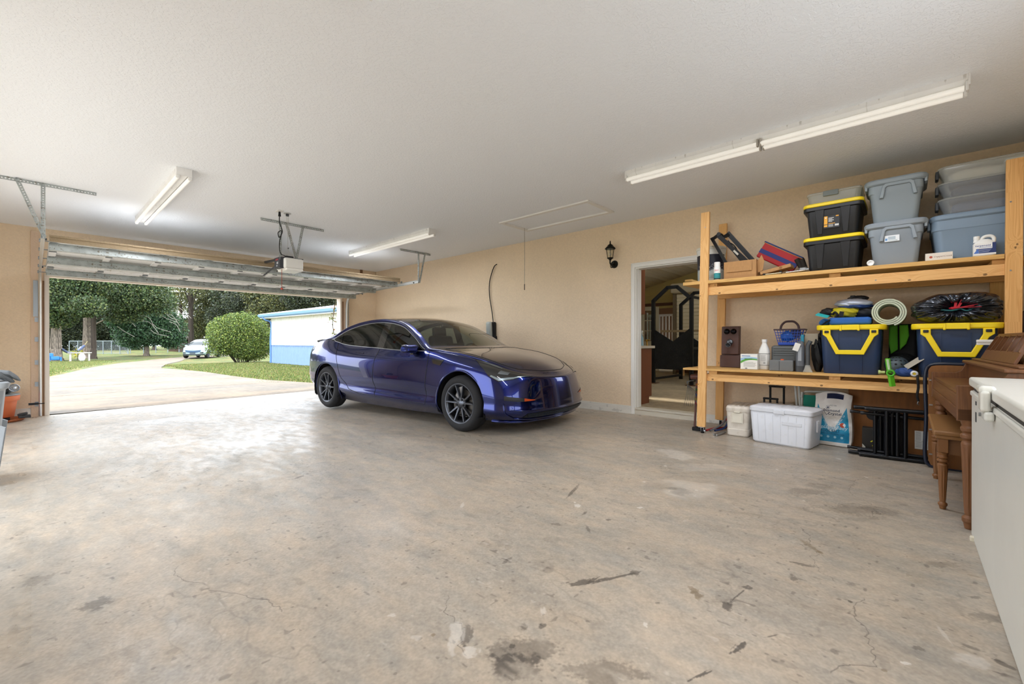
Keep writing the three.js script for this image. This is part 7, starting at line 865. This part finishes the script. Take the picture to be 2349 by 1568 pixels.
// ---------- the room beyond the passage ----------
{
  const RX0 = X1 + WT, RX1 = 13.5, RZ0 = -8.0, RZ1 = -0.35, RY = 0.12, cz = z => 2.77 + 0.23 * (z + 6.475);
  const yel = mat(0xb39c5c, 0.7), tim = mat(0x5d3820, 0.6), cream = mat(0xd8c9a6, 0.7);
  struct('floor_annex', bl(RX0 - 0.001, RX1 + 1.5, 0.0, RY, RZ0, RZ1), mat(0xffffff, 0.7, { map: tex(512, 512, (u, v, o) => { const k = 0.9 + 0.25 * (fbm(u * 6, v * 6, 5, 741, 6) - 0.5) + 0.15 * (fbm(u * 60, v * 60, 2, 745, 60) - 0.5); o[0] = 186 * k; o[1] = 168 * k; o[2] = 138 * k; }, { rep: 2.5 }) }));
  const cg = tag(new THREE.Group(), null, null, null, 'structure'); cg.name = 'ceiling_annex'; scene.add(cg);
  const plankM = [mat(0xdccdac, 0.6), mat(0xd6c6a4, 0.6), mat(0xe2d4b4, 0.6)]; const n = 46; for (let i = 0; i < n; i++) { const z = RZ0 + 0.05 + (i + 0.5) * (RZ1 - RZ0) / n, w = (RZ1 - RZ0) / n; obj('plank', bx(RX1 - RX0 + 0.1, 0.02, w - 0.014, (RX0 + RX1) / 2 + 0.051, cz(z) + 0.01, z, -0.226), plankM[i % 3], cg); }
  obj('deck', ext([[RZ0 - 0.2, cz(RZ0 - 0.2) + 0.02], [RZ1 + 0.2, cz(RZ1 + 0.2) + 0.02], [RZ1 + 0.2, cz(RZ1 + 0.2) + 0.08], [RZ0 - 0.2, cz(RZ0 - 0.2) + 0.08]], RX1 - RX0 + 0.1, 'zy').translate((RX0 + RX1) / 2 + 0.052, 0, 0), mat(0x4a3a26, 0.8), cg);
  // far wall of lapped boards with a doorway
  const wf = tag(new THREE.Group(), null, null, null, 'structure'); wf.name = 'wall_annex_far'; scene.add(wf); const DZ0 = -6.34, DZ1 = -5.4, DY = 2.2;
  for (let y = RY, i = 0; y < 4.4; y += 0.2, i++) { const tilt = 0.03; for (const [a, b] of y + 0.2 > DY + 0.08 ? [[RZ0, RZ1]] : [[RZ0, DZ0 - 0.09], [DZ1 + 0.09, RZ1]]) { const top = y + 0.2; const hiA = cz(a), zz = a; if (cz(b) < y) continue; let a2 = a; if (cz(a) < top) a2 = min(b - 0.02, (top - 2.77) / 0.23 - 6.475); obj('board', bx(0.03, 0.197, b - a2, RX1 + 0.03, y + 0.1, (a2 + b) / 2, 0, 0, tilt), yel, wf); } }
  obj('sheathing', [bl(RX1 + 0.05, RX1 + 0.12, 0, 4.6, RZ0, DZ0 - 0.08), bl(RX1 + 0.05, RX1 + 0.12, 0, 4.6, DZ1 + 0.08, RZ1), bl(RX1 + 0.05, RX1 + 0.12, DY + 0.05, 4.6, DZ0 - 0.08, DZ1 + 0.08)], yel, wf);
  struct('trim_8', [rbl(RX1 - 0.03, RX1 + 0.12, RY, DY, DZ0 - 0.09, DZ0, 0.005), rbl(RX1 - 0.03, RX1 + 0.12, RY, DY, DZ1, DZ1 + 0.09, 0.005), rbl(RX1 - 0.03, RX1 + 0.12, DY, DY + 0.09, DZ0 - 0.09, DZ1 + 0.09, 0.005)], tim);
  struct('wall_annex_left', bl(RX0, RX1 + 0.1, 0, 3.0, RZ0 - 0.12, RZ0), yel);
  struct('wall_annex_right', [bl(RX0, 8.4, 0, 4.4, RZ1, RZ1 + 0.12), bl(11.2, RX1 + 0.1, 0, 4.4, RZ1, RZ1 + 0.12), bl(8.4, 11.2, 0, 1.2, RZ1, RZ1 + 0.12), bl(8.4, 11.2, 2.3, 4.4, RZ1, RZ1 + 0.12)], yel);
  struct('wall_porch', [bl(14.5, 14.6, 0, 2.6, -8, -4), bl(RX1 + 0.13, 14.6, 2.6, 2.68, -8, -4)], mat(0x6a4a30, 0.8));
  // white slatted gate outside the far doorway
  const g = thing('white_gate', 'white slatted gate seen through the far doorway', 'gate', [RX1 + 0.35, RY, -5.85]); obj('gate_post', [rbl(-0.04, 0.04, 0, 1.9, -0.64, -0.56, 0.005), rbl(-0.04, 0.04, 0, 1.9, 0.51, 0.59, 0.005)], whitePaint, g); obj('gate_rail', [rbl(-0.02, 0.02, 1.76, 1.83, -0.55, 0.5, 0.005), rbl(-0.02, 0.02, 0.08, 0.17, -0.55, 0.5, 0.005)], whitePaint, g); for (let i = 0; i <= 9; i++) obj('slat', rbl(-0.015, 0.015, 0.17, 1.76, -0.5 + i * 0.108, -0.455 + i * 0.108, 0.004), whitePaint, g);
  const dl = thing('door_leaf', 'open glazed door leaf left of the far doorway', 'door', [13.2, RY, -6.3], 0.55); obj('stile', [rbl(-0.02, 0.02, 0, 2.05, -0.02, 0.08, 0.004), rbl(-0.02, 0.02, 0, 2.05, 0.42, 0.52, 0.004), rbl(-0.02, 0.02, 1.93, 2.05, 0.08, 0.42, 0.004), rbl(-0.02, 0.02, 0, 0.95, 0.08, 0.42, 0.004), ...[1.27, 1.6].map(y => rbl(-0.015, 0.015, y, y + 0.025, 0.08, 0.42, 0.004))], mat(0xc9bb98, 0.6), dl); obj('pane', bl(-0.003, 0.003, 0.95, 1.93, 0.08, 0.42), pmat(0xdfe6e4, 0.05, { transmission: 1, thickness: 0 }), dl);
  // roller shutter
  const sh = thing('roller_shutter', 'cream horizontal slat shutter on the far right of the next room', 'shutter', [12.5, RY, -4.3]); for (let i = 0; i < 20; i++) obj('slat', rbl(-0.012, 0.012, 0.2 + i * 0.105, 0.2 + i * 0.105 + 0.098, -0.6, 1.4, 0.006), cream, sh); obj('post', [rbl(-0.05, 0.05, 0, 2.4, -0.7, -0.61, 0.006), rbl(-0.05, 0.05, 0, 2.4, 1.41, 1.5, 0.006)], mat(0x6a5a40, 0.6), sh); obj('roll_box', rb(0.3, 0.28, 2.2, 0.05, -0.1, 2.45, 0.4), mat(0xb9ab8c, 0.6), sh); obj('base_rail', rbl(-0.04, 0.04, 0.05, 0.18, -0.6, 1.4, 0.006), tim, sh);
  // black steel cattle chute frames
  const bs = mat(0x151412, 0.5, { metalness: 0.4 }), mesh = mat(0x100f0d, 0.75, { bumpMap: grey(128, 128, (u, v) => (abs(((u * 8 + v * 8) % 1) - 0.5) < 0.14 || abs(((u * 8 - v * 8 + 8) % 1) - 0.5) < 0.14) ? 1 : 0, 0.25), bumpScale: 0.01 });
  const ck = thing('steel_cage', 'black steel frame with arched corners and V cut mesh panel', 'cage', [9.48, RY, -3.82]); const sec = 0.07;
  const arch = (x) => [bar([x, 0, -0.43], [x, 1.88, -0.43], sec, sec), bar([x, 0, 0.42], [x, 1.88, 0.42], sec, sec), bar([x, 1.86, -0.43], [x, 2.14, -0.1], sec, sec), bar([x, 1.86, 0.42], [x, 2.14, 0.11], sec, sec), bar([x, 2.14, -0.12], [x, 2.14, 0.13], sec, sec)];
  obj('front_arch', arch(0), bs, ck); obj('rear_arch', arch(1.5).map(q => q.translate(0, 0, 0.05)), bs, ck);
  obj('mesh_panel', ext([[-0.4, 0.33], [0.38, 0.33], [0.38, 1.22], [0.02, 0.94], [-0.4, 1.21]], 0.03, 'zy', 0.004), mesh, ck); obj('mesh_panel', ext([[-0.35, 0.33], [0.43, 0.33], [0.43, 1.22], [0.05, 0.94], [-0.35, 1.21]], 0.03, 'zy', 0.004).translate(1.5, 0, 0), mesh, ck);
  obj('side_rail', [bar([0, 1.9, 0.42], [1.5, 1.9, 0.47], 0.05, 0.05), bar([0, 0.8, 0.42], [1.5, 0.8, 0.47], 0.04, 0.05), bar([0, 0.1, 0.42], [1.5, 0.1, 0.47], 0.05, 0.05), bar([0, 0.1, -0.43], [1.5, 0.1, -0.38], 0.05, 0.05)], bs, ck); obj('foot_plate', [rb(0.2, 0.012, 0.2, 0.004, 0, 0.006, -0.43), rb(0.2, 0.012, 0.2, 0.004, 0, 0.006, 0.42)], rust, ck); obj('cross_bar', bar([0.7, 1.19, -0.55], [0.75, 1.19, 0.5], 0.05, 0.05), mat(0x8a7450, 0.6), ck);
  const wb = thing('timber_plank', 'pale timber plank resting across the top of the cage', 'plank', [9.6, RY + 2.18, -3.2]); obj('plank', lum(-0.5, 0.5, 0, 0.045, -0.2, -0.06), pine[2], wb);
  const br = thing('timber_bench', 'low timber bench frame behind the black cage', 'bench', [12.0, RY, -4.6]); obj('bench_top', lum(-0.2, 0.2, 0.3, 0.34, -0.1, 1.6), pine[2], br); for (const z of [0, 1.4]) obj('bench_leg', lum(-0.1, 0.1, 0, 0.3, z, z + 0.08), pine[1], br);
  // counter by the passage
  const wd = mat(0x74401a, 0.85, { bumpMap: pineT[0], bumpScale: 0.0004 });
  const cb = thing('base_cabinet', 'brown base cabinet just inside the passage', 'cabinet', [RX0, RY, -3.6]); obj('carcass', [rbl(0.005, 0.54, 0.1, 0.84, -0.65, 0.66, 0.004), bl(0.005, 0.46, 0, 0.1, -0.65, 0.655)], wd, cb); obj('door', rbl(0.54, 0.56, 0.13, 0.8, 0.05, 0.62, 0.006), wd, cb); obj('door', rbl(0.54, 0.56, 0.13, 0.8, -0.6, 0.03, 0.006), wd, cb);
  const ct = thing('counter_top', 'pale worktop over the brown base cabinet', 'worktop', [RX0, RY + 0.842, -3.6]); obj('slab', rbl(0.0, 0.6, 0, 0.04, -0.66, 0.69, 0.008), mat(0xb9ae98, 0.4), ct);
  const uc = thing('wall_cabinet', 'brown wall cabinet high above the worktop', 'cabinet', [RX0, 1.48, -3.6]); obj('carcass', rbl(0.005, 0.31, 0, 0.8, -0.65, 0.66, 0.004), wd, uc); obj('door', rbl(0.31, 0.33, 0.02, 0.78, 0.04, 0.63, 0.006), wd, uc);
  const bt = thing('spray_bottle', 'pale blue spray bottle on the worktop', 'bottle', [RX0 + 0.26, RY + 0.884, -2.99]); obj('bottle_body', loft([[0, 0.06, 0.085, 0.02], [0.12, 0.06, 0.085, 0.025], [0.17, 0.03, 0.035, 0.014], [0.19, 0.028, 0.03, 0.014]]), pmat(0x9fc4d4, 0.2, { transmission: 0.4, thickness: 0 }), bt); obj('trigger_head', [rb(0.03, 0.03, 0.07, 0.008, 0, 0.215, 0.0), bar([0, 0.2, 0.02], [0, 0.16, 0.035], 0.012, 0.01)], mat(0xd9dcda, 0.4), bt);
  const fc = thing('brass_tap', 'small brass tap on the worktop', 'tap', [RX0 + 0.42, RY + 0.884, -2.96]); obj('spout', tube([[0, 0, 0], [0, 0.07, 0], [0, 0.09, 0.02], [0, 0.08, 0.05]], 0.01, 20, 8), mat(0x9a7430, 0.3, { metalness: 0.9 }), fc); obj('knob', at(plain(new THREE.SphereGeometry(0.018, 12, 8)), 0, 0.08, -0.01), mat(0x9a7430, 0.3, { metalness: 0.9 }), fc);
}

renderer.render(scene, camera);
